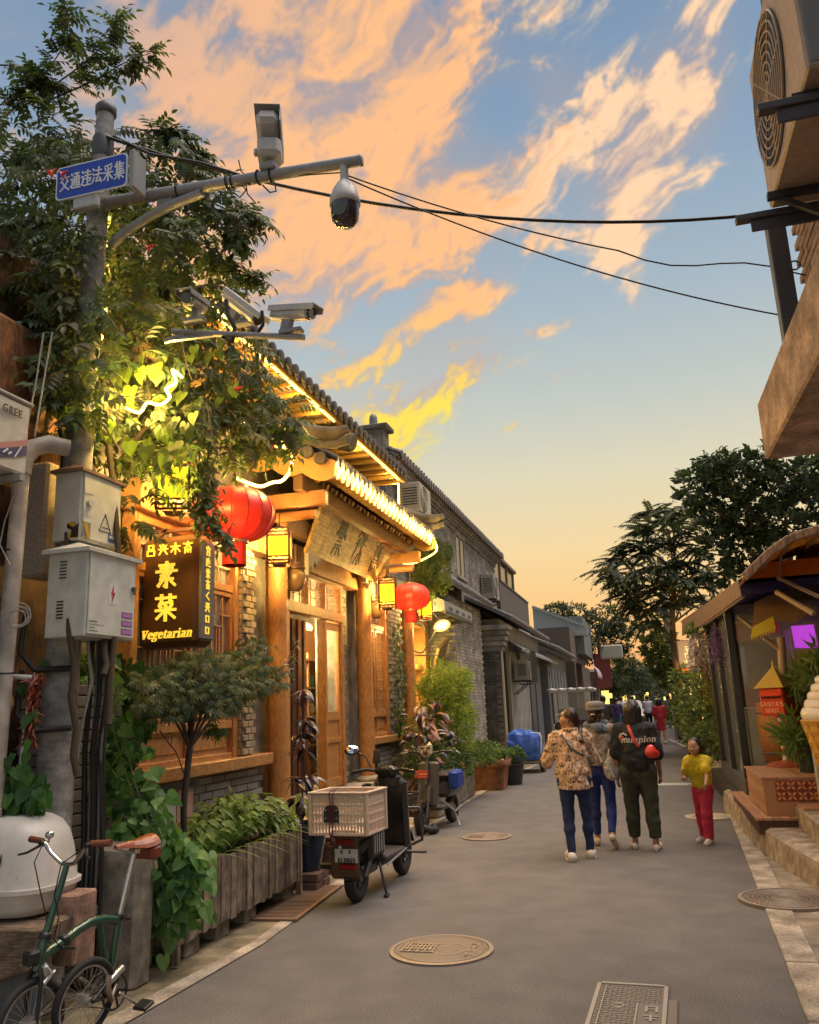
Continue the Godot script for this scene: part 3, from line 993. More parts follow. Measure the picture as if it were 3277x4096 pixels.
func porch(t:Node3D,woodh:Material,tilem:Material,gilt:Material)->void:
	var ex:=-3.14
	var ey:=4.36
	var wx:=-4.25
	var wy:=5.0
	var z0:=-8.4
	var z1:=-13.15
	var slope:=V(wx-ex,wy-ey,0).normalized()
	var b:=MB.new()
	b.face([V(ex,ey+0.07,z0),V(ex,ey+0.07,z1),V(wx,wy+0.07,z1),V(wx,wy+0.07,z0)],UP)
	b.face([V(ex,ey+0.03,z0),V(ex,ey+0.03,z1),V(wx,wy+0.03,z1),V(wx,wy+0.03,z0)],Vector3.DOWN)
	b.face([V(ex,ey+0.03,z0),V(ex,ey+0.07,z0),V(ex,ey+0.07,z1),V(ex,ey+0.03,z1)],Vector3.RIGHT)
	part(t,"porch_roof",b,tilem)
	var row:=MB.new()
	tile_row(row,O3,slope,1.28,0.05)
	row.lathe([W2(0.0,0.0),W2(0.05,0.0),W2(0.054,0.012),W2(0.03,0.02),W2(0,0.026)],10,Transform3D(Basis(V(0,0,1),-PI/2),O3))
	var rm:=row.mesh()
	for i in 27:
		var o:=part(t,"tile_row",rm,tilem)
		o.position=V(ex+0.02,ey+0.085,z0-0.12-i*0.173)
	for k in 2:
		b=MB.new()
		var z:float=[z0+0.02,z1-0.02][k]
		var p:=PackedVector3Array()
		for i in 9:
			var f:=i/8.0
			p.append(V(lerpf(wx,ex+0.22,f),lerpf(wy+0.2,ey+0.16,f)+0.22*pow(f,6.0),z))
		b.tube(p,PF([0.085,0.085,0.085,0.085,0.085,0.085,0.085,0.08,0.05]),10)
		var q:=PackedVector3Array()
		for v in p:
			q.append(v+V(0,-0.13,0))
		b.tube(q,PF([0.055]),8)
		part(t,"rake_ridge",b,tilem)
		for i in 7:
			b=MB.new()
			var f:=(i+0.4)/7.0
			b.lathe([W2(0,0),W2(0.072,0),W2(0.078,0.02),W2(0.05,0.035),W2(0.03,0.02),W2(0,0.03)],12,Transform3D(Basis(V(1,0,0),PI/2 if k==0 else-PI/2),V(lerpf(wx,ex,f),lerpf(wy,ey,f)-0.005,z+(0.06 if k==0 else-0.06))))
			part(t,"tile_cap",b,tilem)
	for k in 2:
		var z:float=[z0+0.0,z1+0.02][k]
		var poly:=PackedVector2Array([W2(wx,wy-0.02),W2(wx,wy-0.52)])
		for i in range(0,13):
			var f:=i/12.0
			poly.append(W2(lerpf(wx,ex+0.04,f),lerpf(wy-0.52,ey-0.17,f)-0.07*absf(sin(f*PI*3.0))))
		poly.append(W2(ex+0.06,ey+0.02))
		b=MB.new()
		b.extrude(poly,V(0,0,z),V(1,0,0),V(0,1,0),0.03)
		part(t,"gable_board",b,gilt)
	b=MB.new()
	b.span(V(ex-0.02,ey-0.05,z0),V(ex+0.015,ey+0.03,z1),0.006)
	part(t,"eave_board",b,gilt)
	b=MB.new()
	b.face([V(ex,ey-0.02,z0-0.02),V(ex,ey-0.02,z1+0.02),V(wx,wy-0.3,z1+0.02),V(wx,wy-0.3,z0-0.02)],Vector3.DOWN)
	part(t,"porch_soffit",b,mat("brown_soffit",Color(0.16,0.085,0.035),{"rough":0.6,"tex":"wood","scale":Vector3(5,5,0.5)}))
	b=MB.new()
	b.span(V(-3.62,4.1,z0-0.02),V(-3.5,4.3,z1+0.02),0.01)
	b.span(V(-3.95,3.72,z0-0.3),V(-3.82,3.95,z1+0.3),0.01)
	part(t,"purlin",b,mats["brown_soffit"])
	for z in [z0-0.25,z1+0.25]:
		b=MB.new()
		b.span(V(-4.2,3.95,z+0.06),V(-3.3,4.13,z-0.06),0.012)
		b.rod(V(-4.2,3.86,z),V(-3.42,3.86,z),0.055,10)
		part(t,"bracket_beam",b,woodh)
	var fl:=MB.new()
	fl.bar(V(-0.3,0.13,0),V(0.02,0.0,0),0.055,0.055,UP,0.005)
	var fm:=fl.mesh()
	for i in 30:
		var o:=part(t,"rafter",fm,gilt)
		o.position=V(ex-0.01,ey-0.09,z0-0.1-i*0.157)
	fl=MB.new()
	fl.rod(V(-0.4,0.15,0),V(0.0,0.0,0),0.034,8)
	var fm2:=fl.mesh()
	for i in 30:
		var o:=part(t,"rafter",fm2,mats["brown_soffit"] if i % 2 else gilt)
		o.position=V(ex-0.32,ey-0.06,z0-0.1-i*0.157)
	var carve:=mat("weathered_carving",Color(0.3,0.26,0.22),{"rough":0.8,"tex":"grain","scale":4.0})
	for z in [-9.25,-12.35]:
		b=MB.new()
		var sg:=-1.0 if z>-10 else 1.0
		b.extrude(PackedVector2Array([W2(0,0),W2(0.5,0),W2(0.42,-0.06),W2(0.46,-0.12),W2(0.34,-0.11),W2(0.3,-0.2),W2(0.22,-0.14),W2(0.12,-0.26),W2(0.1,-0.18),W2(0,-0.34)]),V(-3.88,3.62,z+sg*0.12),V(0,0,sg),V(0,1,0),0.05)
		b.torus(V(-3.86,3.52,z+sg*0.28),V(1,0,0),0.04,0.012,14,5)
		b.torus(V(-3.86,3.5,z+sg*0.42),V(1,0,0),0.03,0.01,14,5)
		part(t,"carved_bracket",b,carve)
func build_signs()->void:
	var honey:=mat("honey_board",Color(0.62,0.37,0.12),{"rough":0.45,"tex":"wood","scale":Vector3(1.8,1.8,0.13),"det":"blotch","dscale":0.9,"coat":0.3,"bump":"wood","cm":0.1})
	var lo:=V(-3.86,3.56,-9.33)
	var up:=V(0.27,0.70,0)
	var ln:=3.14
	var t:=thing("name_board","wide honey coloured wooden name board leaning forward over the restaurant door","sign board")
	var b:=MB.new()
	var nz:=V(0,0,-1).cross(up.normalized()).normalized()
	b.box(lo+up*0.5+V(0,0,-ln/2),V(ln,up.length(),0.05),Basis(V(0,0,-1),up.normalized(),nz),0.008)
	part(t,"board",b,honey)
	var ink:=mat("ink_black",Color(0.018,0.017,0.015),{"rough":0.5})
	var green:=mat("verdigris",Color(0.06,0.085,0.06),{"rough":0.6})
	var chars:=["30,2 32,26|45,0 46,28|60,0 58,28|74,4 70,26|26,14 76,12|20,40 84,40|34,30 20,46|66,30 84,50|40,52 62,52|36,62 64,60|30,72 70,70|50,70 50,98|36,78 22,98|62,78 76,96",
		"40,2 14,26|40,2 44,16|60,6 60,30|80,4 78,30|54,18 92,20|30,30 26,60|18,44 40,40|56,34 90,40|62,30 60,70|24,62 14,84|50,70 34,98|62,66 60,98|70,60 78,92",
		"52,0 50,16|24,22 82,18|36,24 30,38|66,22 72,36|28,42 74,40|34,50 34,62 68,62 68,50 34,50|24,70 22,98|24,70 78,70 80,98|40,80 40,96|60,80 60,96|40,88 60,88"]
	var zs:=[0.62,1.42,2.22]
	for i in 3:
		b=MB.new()
		var o:=lo+up*0.84+V(0,0,-zs[i])+nz*0.026
		b.glyph(chars[i],o,V(0,0,-1),up.normalized(),0.52,0.03,0.008)
		part(t,"lettering",b,ink)
		b=MB.new()
		b.box(o+V(0,0,-0.26)-up.normalized()*0.19+nz*0.0,V(0.24,0.13,0.006),Basis(V(0,0,-1),up.normalized(),nz),0.002)
		part(t,"painted_patch",b,green)
	b=MB.new()
	for z in [-9.0,-12.8]:
		b.bar(V(-4.0,4.02,-9.1 if z>-10 else-12.6),V(-3.74,4.02,-9.36 if z>-10 else-12.4),0.05,0.07,UP,0.01)
	part(t,"side_bracket",b,mats["warm_wood"])
	var dark:=mat("lacquer_brown",Color(0.085,0.038,0.016),{"rough":0.4,"tex":"grain","scale":2.0,"coat":0.2})
	var side:=mat("sign_side_grey",Color(0.16,0.15,0.145),{"rough":0.5})
	var gold:=mat("gilt_letter",Color(0.9,0.62,0.06),{"rough":0.4,"emit":Color(1.0,0.66,0.06),"energy":0.32})
	var z0:=-6.3
	t=thing("vegetarian_sign","dark brown box sign with yellow lettering hanging beside the grey meter boxes","sign")
	b=MB.new()
	b.span(V(-4.18,2.22,z0),V(-3.6,3.2,z0-0.3),0.05)
	part(t,"sign_box",b,dark)
	b=MB.new()
	b.span(V(-3.61,2.28,z0-0.03),V(-3.585,3.14,z0-0.27),0.008)
	part(t,"side_plate",b,side)
	var g:={"su":"20,12 80,12|50,2 50,36|26,24 74,24|8,36 92,36|48,40 28,52 58,54|66,44 26,66 76,66|50,66 50,96 42,92|30,74 16,90|68,74 86,90","cai":"10,14 90,14|32,4 32,26|68,4 68,26|76,30 26,36|24,42 30,50|48,40 52,50|76,40 68,52|10,60 90,60|50,52 50,98|46,62 14,90|54,62 88,90",
		"lu":"28,6 28,40 72,40 72,6 28,6|18,54 18,94 82,94 82,54 18,54","xing":"20,10 30,30|48,6 52,26|82,8 64,38|8,46 92,46|36,58 14,90|62,58 88,90","mu":"8,30 92,30|50,4 50,96|48,32 10,76|52,32 92,76","zhai":"50,2 50,12|10,16 90,16|70,20 20,52|30,20 80,52|26,56 24,94|76,56 76,94|26,66 76,66|26,78 76,78|50,56 50,90",
		"gong":"50,2 50,12|12,16 12,30|12,16 88,16 84,30|30,34 30,54 70,54 70,34 30,34|22,66 22,94 78,94 78,66 22,66","ting":"70,6 36,16|56,14 56,58|36,34 88,34|38,58 86,58|10,20 30,20 12,46 28,46 10,88|10,62 40,88 96,92","ren":"70,10 20,50 80,86","kou":"20,20 20,80 80,80 80,20 20,20"}
	var front:=V(0,0,z0+0.002)
	b=MB.new()
	for i in 4:
		b.glyph(g[["lu","xing","mu","zhai"][i]],front+V(-4.12+i*0.122,3.13,0),V(1,0,0),V(0,1,0),0.105,0.013,0.012)
	part(t,"lettering",b,gold)
	b=MB.new()
	b.glyph(g.su,front+V(-4.02,2.965,0),V(1,0,0),V(0,1,0),0.23,0.03,0.014)
	part(t,"lettering",b,gold)
	b=MB.new()
	b.glyph(g.cai,front+V(-4.02,2.68,0),V(1,0,0),V(0,1,0),0.23,0.03,0.014)
	part(t,"lettering",b,gold)
	b=MB.new()
	text(b,"Vegetarian",front+V(-3.885,2.335,0.004),V(0.86,0,0),V(0,1,0),0.075,0.012,"Droid Serif",0.25)
	part(t,"lettering",b,gold)
	var keys:=["gong","ting","su","zhai","ren","xing","kou","kou"]
	for i in 8:
		b=MB.new()
		b.glyph(g[keys[i]],V(-3.584,3.1-i*0.1,z0-0.1),V(0,0,-1),V(0,1,0),0.085,0.012,0.01)
		part(t,"lettering",b,gold)
	b=MB.new()
	b.bar(V(-4.25,3.1,z0-0.15),V(-4.0,3.3,z0-0.15),0.03,0.03)
	b.bar(V(-4.3,3.28,z0-0.15),V(-3.7,3.28,z0-0.15),0.03,0.03)
	part(t,"bracket",b,mats["dark_wood"])
func zspan(b:MB,px0:float,py0:float,px1:float,py1:float,z:float,depth:float,bev:=0.0)->void:
	var a:=zp((px0+px1)*0.5,py0,z)
	var c:=zp((px0+px1)*0.5,py1,z)
	var l:=zp(px0,(py0+py1)*0.5,z)
	var r:=zp(px1,(py0+py1)*0.5,z)
	b.span(V(l.x,c.y,z),V(r.x,a.y,z-depth),bev)
func ac_unit(called:String,label:String,at:Vector3,turn:float,size:Vector3,col:Color,grp:="")->Node3D:
	var key:="ac_%d" % int(col.r*1000)
	var m:=mat(key,col,{"rough":0.5,"tex":"soft","scale":2.0})
	var dark:=mat("ac_dark",Color(0.03,0.03,0.032),{"rough":0.6})
	var t:=thing(called,label,"air conditioner",at,grp)
	t.rotation.y=turn
	var b:=MB.new()
	b.span(V(-size.x/2,0,-size.z/2),V(size.x/2,size.y,size.z/2),0.012)
	part(t,"casing",b,m)
	b=MB.new()
	var r:float=minf(size.y,size.z)*0.43
	var c:=V(size.x/2+0.003,size.y/2,size.z/2-r-0.05)
	b.lathe([W2(0,0),W2(r,0),W2(r,0.002)],30,Transform3D(Basis(V(0,0,1),-PI/2),c))
	part(t,"fan_opening",b,dark)
	b=MB.new()
	for k in range(1,9):
		b.torus(c+V(0.012,0,0),V(1,0,0),r*k/8.0,0.006,28,4)
	for k in 8:
		var a:=TAU*k/8
		b.rod(c+V(0.012,0,0),c+V(0.012,sin(a)*r,cos(a)*r),0.005,5)
	part(t,"fan_grille",b,m)
	for i in 7:
		b=MB.new()
		b.span(V(-size.x/2+0.06,size.y*(0.25+i*0.09),size.z/2),V(size.x/2-0.06,size.y*(0.25+i*0.09)+0.02,size.z/2+0.008))
		part(t,"louvre",b,dark)
	b=MB.new()
	for s in [-0.35,0.35]:
		b.span(V(-size.x/2-0.15,-0.04,size.z*s-0.02),V(size.x/2+0.04,0.0,size.z*s+0.02))
		b.bar(V(-size.x/2-0.12,-0.4,size.z*s),V(size.x/2-0.02,-0.04,size.z*s),0.03,0.03)
	part(t,"wall_bracket",b,dark)
	return t
func tiled_slope(t:Node3D,ex:float,ey:float,wx:float,wy:float,z0:float,z1:float,m:Material,pitch:=0.2,r:=0.055)->void:
	var slope:=V(wx-ex,wy-ey,0).normalized()
	var b:=MB.new()
	b.face([V(ex,ey,z0),V(ex,ey,z1),V(wx,wy,z1),V(wx,wy,z0)],UP)
	b.face([V(ex,ey-0.06,z0),V(ex,ey-0.06,z1),V(wx,wy-0.06,z1),V(wx,wy-0.06,z0)],Vector3.DOWN)
	b.face([V(ex,ey,z0),V(ex,ey,z1),V(ex,ey-0.06,z1),V(ex,ey-0.06,z0)],Vector3.RIGHT)
	b.face([V(ex,ey,z0),V(wx,wy,z0),V(wx,wy-0.06,z0),V(ex,ey-0.06,z0)],Vector3.BACK)
	part(t,"roof",b,m)
	var row:=MB.new()
	tile_row(row,O3,slope,W2(wx-ex,wy-ey).length()+0.1,r)
	row.lathe([W2(0,0),W2(r,0),W2(r*1.1,0.012),W2(r*0.5,0.02),W2(0,0.025)],9,Transform3D(Basis(V(0,0,1),-PI/2),O3))
	var rm:=row.mesh()
	for i in int((z0-z1)/pitch):
		var o:=part(t,"tile_row",rm,m)
		o.position=V(ex+0.03,ey+0.012+rnd(-0.008,0.008),z0-0.08-i*pitch)
func build_grey_row()->void:
	var plaster :Material=mats["grey_plaster"]
	var tilem:=mat("old_tile",Color(0.19,0.172,0.168),{"rough":0.9,"tex":"fine","scale":2.0,"det":"blotch","dscale":0.6,"local":true})
	var mortar:=mat("grey_mortar",Color(0.2,0.19,0.175),{"rough":0.95,"tex":"grain","scale":1.5,"det":"blotch","dscale":0.2})
	var bricks:=[mat("house_brick_a",Color(0.32,0.295,0.265),{"rough":0.92,"tex":"grain","scale":2.5,"det":"blotch","dscale":0.25}),mat("house_brick_b",Color(0.27,0.25,0.23),{"rough":0.92,"tex":"grain","scale":2.5,"det":"blotch","dscale":0.25}),mat("house_brick_c",Color(0.36,0.33,0.29),{"rough":0.92,"tex":"grain","scale":2.5,"det":"blotch","dscale":0.25})]
	var dark:=mat("window_dark",Color(0.03,0.032,0.035),{"rough":0.15})
	var white:=mat("old_white_plaster",Color(0.66,0.645,0.64),{"rough":0.92,"tex":"grain","scale":1.0,"det":"blotch","dscale":Vector3(0.9,0.25,0.9),"bump":"grain","cm":0.6})
	var greymetal:=mat("grey_metal",Color(0.3,0.325,0.315),{"rough":0.5,"tex":"soft","scale":1.0})
	var doorgrey:=mat("door_grey",Color(0.13,0.14,0.15),{"rough":0.6,"tex":"grain","scale":2.0})
	var X:=-4.45
	var t:=thing("grey_brick_house","two storey grey brick house with a saw toothed tile eave beside the restaurant","house")
	var b:=MB.new()
	b.span(V(-9.0,0,-14.9),V(X,6.15,-27.6))
	b.span(V(-9.0,6.15,-14.9),V(X+0.03,6.22,-27.65))
	var wall:=part(t,"wall",b,mortar)
	var holes:=[Rect2(-22.35,5.0,1.1,1.1),Rect2(-26.4,4.7,0.9,0.95)]
	brick_field(wall,-15.0,-27.6,4.7,6.15,X+0.004,0.26,0.075,bricks,holes)
	brick_field(wall,-15.0,-27.6,2.9,4.7,X+0.004,0.26,0.075,bricks,[],0)
	for i in 4:
		b=MB.new()
		b.span(V(X-0.1,6.2+i*0.07,-14.9),V(X+0.05+i*0.055,6.268+i*0.07,-27.65-i*0.05),0.008)
		part(t,"cornice",b,bricks[i % 3])
	tiled_slope(t,X+0.3,6.5,-6.7,7.7,-14.9,-27.85,tilem,0.22,0.07)
	var drip:=MB.new()
	drip.extrude(PackedVector2Array([W2(-0.1,0.04),W2(-0.08,-0.05),W2(0,-0.1),W2(0.08,-0.05),W2(0.1,0.04)]),O3,V(0,0,-1),V(0,1,0),0.02)
	var dm:=drip.mesh()
	for i in 58:
		var o:=part(t,"drip_tile",dm,tilem)
		o.position=V(X+0.315,6.49,-15.09-i*0.22)
	b=MB.new()
	b.span(V(-5.6,6.3,-14.7),V(-4.4,7.0,-15.1),0.02)
	b.span(V(-5.7,7.0,-14.65),V(-4.3,7.1,-15.15),0.02)
	part(t,"parapet",b,plaster)
	for s in [[-21.25,-22.35,5.0,6.1],[-25.5,-26.4,4.7,5.65]]:
		var w:=Node3D.new()
		w.name="window"
		t.add_child(w,true)
		b=MB.new()
		b.span(V(X-0.02,s[2],s[0]),V(X+0.012,s[3],s[1]))
		part(w,"pane",b,dark)
		b=MB.new()
		b.span(V(X,s[2]-0.08,s[0]+0.05),V(X+0.09,s[2],s[1]-0.05),0.01)
		b.span(V(X,s[3],s[0]+0.05),V(X+0.05,s[3]+0.09,s[1]-0.05),0.01)
		for z in [s[0],(s[0]+s[1])/2,s[1]]:
			b.span(V(X,s[2],z+0.03),V(X+0.03,s[3],z-0.03))
		part(w,"frame",b,mat("pale_frame",Color(0.36,0.34,0.31),{"rough":0.7}))
	b=MB.new()
	b.span(V(X,0,-17.2),V(-3.95,4.05,-21.6))
	var low:=part(t,"front_wall",b,mortar)
	brick_field(low,-17.2,-21.6,0.1,4.0,-3.946,0.26,0.075,bricks,[],0)
	var gable:=MB.new()
	gable.box(O3,V(0.245,0.062,0.03),BI,0.004)
	var gm:=gable.mesh()
	var xs:=[]
	for r in 52:
		for k in 3:
			xs.append(Transform3D(BI,V(-4.33+k*0.26-(0.13 if r % 2 else 0.0),0.1+r*0.075,-17.195)))
	many(low,"brickwork",gm,bricks[1],xs)
	tiled_slope(t,-3.6,4.14,X,4.78,-16.1,-21.7,tilem,0.19)
	t=thing("lit_doorway","tall narrow doorway glowing yellow behind the bamboo","doorway")
	var dz0:=-15.15
	var dz1:=-16.55
	b=MB.new()
	b.span(V(-4.5,0.3,dz0+0.12),V(-4.2,3.35,dz0),0.01)
	b.span(V(-4.5,0.3,dz1),V(-4.2,3.35,dz1-0.3),0.01)
	b.span(V(-4.5,3.2,dz0),V(-4.2,3.35,dz1),0.01)
	b.span(V(-4.48,2.35,dz0),V(-4.26,2.45,dz1),0.01)
	part(t,"door_frame",b,mats["warm_wood"])
	b=MB.new()
	b.span(V(-4.47,0.3,dz0),V(-4.445,3.2,dz1))
	part(t,"lit_window",b,mat("lit_interior",Color(0.7,0.5,0.15),{"rough":0.8,"emit":Color(1.0,0.62,0.10),"energy":0.68}))
	b=MB.new()
	b.span(V(-4.44,0.3,dz0-0.5),V(-4.42,1.3,dz0-0.56))
	b.rod(V(-4.43,1.2,-15.6),V(-4.43,1.6,-15.6),0.012)
	part(t,"handle",b,mats["dark_wood"])
	b=MB.new()
	var c0:=zp(1745,2690,-16.9)
	var c1:=zp(1775,2570,-16.4)
	b.bar(c0,c1,0.06,0.5,V(0,0,1),0.01)
	single("hanging_board",b,mats["honey_board"] if mats.has("honey_board") else mats["warm_wood_level"],"tilted wooden shop board beyond the glowing doorway","sign board")
	t=thing("metal_canopy","grey sheet metal canopy over the doorway past the restaurant","canopy")
	b=MB.new()
	var a0:=V(-4.45,4.1,-15.2)
	var a1:=V(-4.45,4.1,-17.9)
	var e0:=V(-3.45,3.58,-15.2)
	var e1:=V(-3.45,3.58,-17.9)
	b.face([a0,e0,e1,a1],UP)
	b.face([a0-V(0,0.03,0),e0-V(0,0.03,0),e1-V(0,0.03,0),a1-V(0,0.03,0)],Vector3.DOWN)
	b.face([e0,e1,e1-V(0,0.2,0),e0-V(0,0.2,0)],Vector3.RIGHT)
	b.face([a0,e0,e0-V(0,0.2,0),a0-V(0,0.72,0)],Vector3.BACK)
	b.face([a1,e1,e1-V(0,0.2,0),a1-V(0,0.72,0)],Vector3.FORWARD)
	part(t,"sheet",b,greymetal)
	b=MB.new()
	b.span(V(-3.5,3.34,-15.2),V(-3.43,3.4,-17.9))
	for i in 4:
		b.span(V(-3.448,3.44,-15.6-i*0.6),V(-3.442,3.5,-15.9-i*0.6))
	part(t,"trim",b,mat("trim_dark",Color(0.08,0.085,0.085),{"rough":0.6}))
	var p:=zp(1665,2046,-15.5)
	var o:=ac_unit("air_conditioner","cream louvred air conditioner unit high on the grey house behind the porch roof",V(-4.12,p.y,-15.95),0.0,V(0.42,0.62,0.9),Color(0.5,0.46,0.36))
	b=MB.new()
	b.span(V(-4.44,p.y-0.95,-15.5),V(-3.98,p.y-0.05,-15.56),0.01)
	single("duct_panel",b,mat("duct_white",Color(0.42,0.43,0.43),{"rough":0.6}),"pale upright panel under the cream air conditioner beside the porch roof","panel")
	o=ac_unit("air_conditioner","grey air conditioner on brackets near the far end of the brick house",V(-4.2,4.72,-25.0),0.0,V(0.4,0.75,0.95),Color(0.33,0.31,0.28))
	t=thing("roof_terrace","rooftop terrace with a dark sheet railing and a small glazed cabin","roof terrace")
	var TX:=-4.3
	var q0:=xp(1998,2420,TX)
	var q1:=xp(2118,2490,TX)
	b=MB.new()
	b.span(V(-8.0,q0.y-0.5,q0.z),V(TX,q0.y-0.25,q1.z),0.02)
	part(t,"terrace_slab",b,white)
	b=MB.new()
	b.span(V(TX-0.03,q0.y-0.25,q0.z-0.3),V(TX,q0.y+0.85,q1.z))
	b.span(V(-6.5,q0.y-0.25,q1.z+0.03),V(TX,q0.y+0.85,q1.z))
	part(t,"railing_sheet",b,mat("railing_dark",Color(0.11,0.10,0.095),{"rough":0.7}))
	b=MB.new()
	b.bar(V(TX,q0.y+0.9,q0.z-0.3),V(TX,q0.y+0.9,q1.z),0.06,0.06)
	part(t,"handrail",b,mats["trim_dark"])
	var k0:=q0.z-2.0
	var k1:=q1.z+0.6
	b=MB.new()
	for kz in [k0,lerpf(k0,k1,0.33),lerpf(k0,k1,0.66),k1]:
		b.span(V(TX-0.55,q0.y-0.25,kz+0.05),V(TX-0.45,q0.y+2.1,kz-0.05))
	for kx in [-1.3,-2.0]:
		b.span(V(TX+kx-0.05,q0.y-0.25,k0+0.05),V(TX+kx+0.05,q0.y+2.1,k0-0.05))
	b.span(V(TX-2.1,q0.y+2.1,k0+0.2),V(TX-0.35,q0.y+2.25,k1-0.2),0.03)
	part(t,"cabin_frame",b,mat("cabin_tan",Color(0.34,0.25,0.18),{"rough":0.6}))
	b=MB.new()
	b.span(V(TX-2.0,q0.y-0.25,k0),V(TX-0.5,q0.y+2.1,k1))
	part(t,"cabin_glass",b,dark)
	t=thing("plastered_house","single storey old house with white plaster front and a brick end pier","house")
	b=MB.new()
	b.span(V(-7.0,0,-22.6),V(-3.62,3.9,-31.5))
	part(t,"wall",b,white)
	b=MB.new()
	b.span(V(-4.78,0,-22.3),V(-3.56,3.35,-22.6))
	var pier:=part(t,"pier",b,mortar)
	xs=[]
	for r in 44:
		for k in 4:
			xs.append(Transform3D(BI,V(-4.5+k*0.26-(0.13 if r % 2 else 0.0),0.1+r*0.075,-22.296)))
	many(pier,"brickwork",gm,mat("dark_brick",Color(0.105,0.098,0.092),{"rough":0.92,"tex":"grain","scale":2.5,"det":"blotch","dscale":0.5}),xs)
	for i in 5:
		b=MB.new()
		b.span(V(-4.7,3.0+i*0.14,-22.3+0.04+i*0.05),V(-3.56+0.05+i*0.055,3.13+i*0.14,-22.7),0.012)
		part(t,"corbel",b,bricks[(i+1) % 3])
	b=MB.new()
	b.span(V(-4.82,0,-22.26),V(-4.62,3.3,-22.31))
	b.span(V(-3.57,0,-22.28),V(-3.52,3.0,-22.34))
	part(t,"quoin",b,mat("quoin_pale",Color(0.6,0.5,0.38),{"rough":0.9,"tex":"grain","scale":2.0}))
	tiled_slope(t,-3.2,3.86,-5.4,5.0,-22.0,-31.6,tilem,0.2,0.06)
	b=MB.new()
	b.span(V(-3.66,0,-22.7),V(-3.5,3.55,-23.2))
	part(t,"door_frame",b,mat("brown_black",Color(0.05,0.04,0.03),{"rough":0.7}))
	for s in [[-28.2,-29.3],[-29.7,-31.2]]:
		b=MB.new()
		b.span(V(-3.63,0.2,s[0]),V(-3.57,3.0,s[1]),0.01)
		part(t,"door",b,doorgrey)
	b=MB.new()
	b.span(V(-3.63,2.3,-25.6),V(-3.585,3.2,-26.2))
	part(t,"window",b,dark)
	b=MB.new()
	b.face([V(-3.6,3.4,-23.5),V(-3.15,3.12,-23.5),V(-3.1,3.08,-33.5),V(-3.6,3.4,-33.5)],UP)
	b.face([V(-3.15,3.12,-23.5),V(-3.1,3.08,-33.5),V(-3.1,3.0,-33.5),V(-3.15,3.04,-23.5)],Vector3.RIGHT)
	single("old_awning",b,mat("old_sheet",Color(0.25,0.235,0.225),{"rough":0.7,"tex":"grain","scale":1.0}),"worn sheet awning below the tile eave of the white plastered house","awning")
	t=ac_unit("air_conditioner","old air conditioner in an iron cage on the white plastered wall",V(-3.3,2.25,-24.7),0.0,V(0.35,0.55,0.8),Color(0.24,0.23,0.21))
	b=MB.new()
	for i in 7:
		b.rod(V(0.3,-0.1,-0.6+i*0.2),V(0.3,0.85,-0.6+i*0.2),0.012,5)
	for y in [-0.1,0.85]:
		b.rod(V(0.3,y,-0.6),V(0.3,y,0.6),0.015,5)
		for z in [-0.6,0.6]:
			b.rod(V(0.3,y,z),V(-0.25,y,z),0.015,5)
	part(t,"cage",b,mats["trim_dark"])
	t=thing("grey_doors_house","old house with tall grey doors and white strips beyond the plastered house","house")
	b=MB.new()
	b.span(V(-7,0,-31.7),V(-3.35,3.5,-40.0))
	part(t,"wall",b,doorgrey)
	tiled_slope(t,-2.9,3.55,-5.2,4.6,-31.7,-40.0,tilem,0.24,0.07)
	for i in 6:
		b=MB.new()
		b.span(V(-3.36,0.3,-32.2-i*1.25),V(-3.31,2.9,-32.5-i*1.25))
		part(t,"white_strip",b,white)
	for i in 5:
		b=MB.new()
		b.span(V(-3.36,0.2,-32.7-i*1.25),V(-3.3,2.9,-33.3-i*1.25),0.01)
		part(t,"door",b,doorgrey)
	t=thing("brick_shop","dark brick shop with a pale scalloped awning at the narrowing of the lane","shop")
	b=MB.new()
	b.span(V(-7,0,-40.2),V(-2.95,3.4,-52))
	b.span(V(-7,3.4,-42.0),V(-3.2,5.2,-52))
	part(t,"wall",b,mat("russet_brick",Color(0.13,0.095,0.08),{"rough":0.9,"tex":"fine","scale":2.0}))
	b=MB.new()
	for i in 5:
		var z:=-41.0-i*0.9
		var q:=PackedVector3Array()
		for k in 7:
			var an:=PI*0.5*k/6.0
			q.append(V(-2.95+sin(an)*1.0,2.75+cos(an)*0.75,0))
		for k in 6:
			b.face([q[k]+V(0,0,z),q[k+1]+V(0,0,z),q[k+1]+V(0,0,z-0.9),q[k]+V(0,0,z-0.9)],V(1,1,0))
		for k in 3:
			b.face([V(-1.95,2.75,z-k*0.3),V(-1.95,2.75,z-k*0.3-0.3),V(-1.95,2.58,z-k*0.3-0.15)],V(1,0,0))
	part(t,"awning",b,mat("awning_pale",Color(0.45,0.41,0.42),{"rough":0.8}))
	t=thing("grey_upper_storey","grey green sheet roofed upper storey standing behind the old tile roofs","building")
	b=MB.new()
	zspan(b,2140,2470,2335,2620,-46.0,8.0)
	part(t,"wall",b,mat("slate_green",Color(0.17,0.19,0.185),{"rough":0.8,"tex":"soft","scale":0.5}))
	b=MB.new()
	var r0:=zp(2130,2428,-45.5)
	var r1:=zp(2330,2500,-45.5)
	b.face([r0,r1,r1+V(0,0,-9),r0+V(0,0,-9)],UP)
	b.face([r0,r1,V(r1.x,r1.y-0.4,r1.z),V(r0.x,r1.y-0.4,r0.z)],Vector3.BACK)
	b.bar(r0,r1,0.2,0.15)
	part(t,"roof",b,greymetal)
	b=MB.new()
	zspan(b,2160,2525,2350,2545,-45.4,0.6)
	part(t,"gutter",b,mats["pale_frame"])
func zb(x:float,y:float)->Vector2:
	return W2(2300.0+x/1.7656,1700.0+y/1.7656)
func zbp(x:float,y:float,z:float)->Vector3:
	var q:=zb(x,y)
	return zp(q.x,q.y,z)
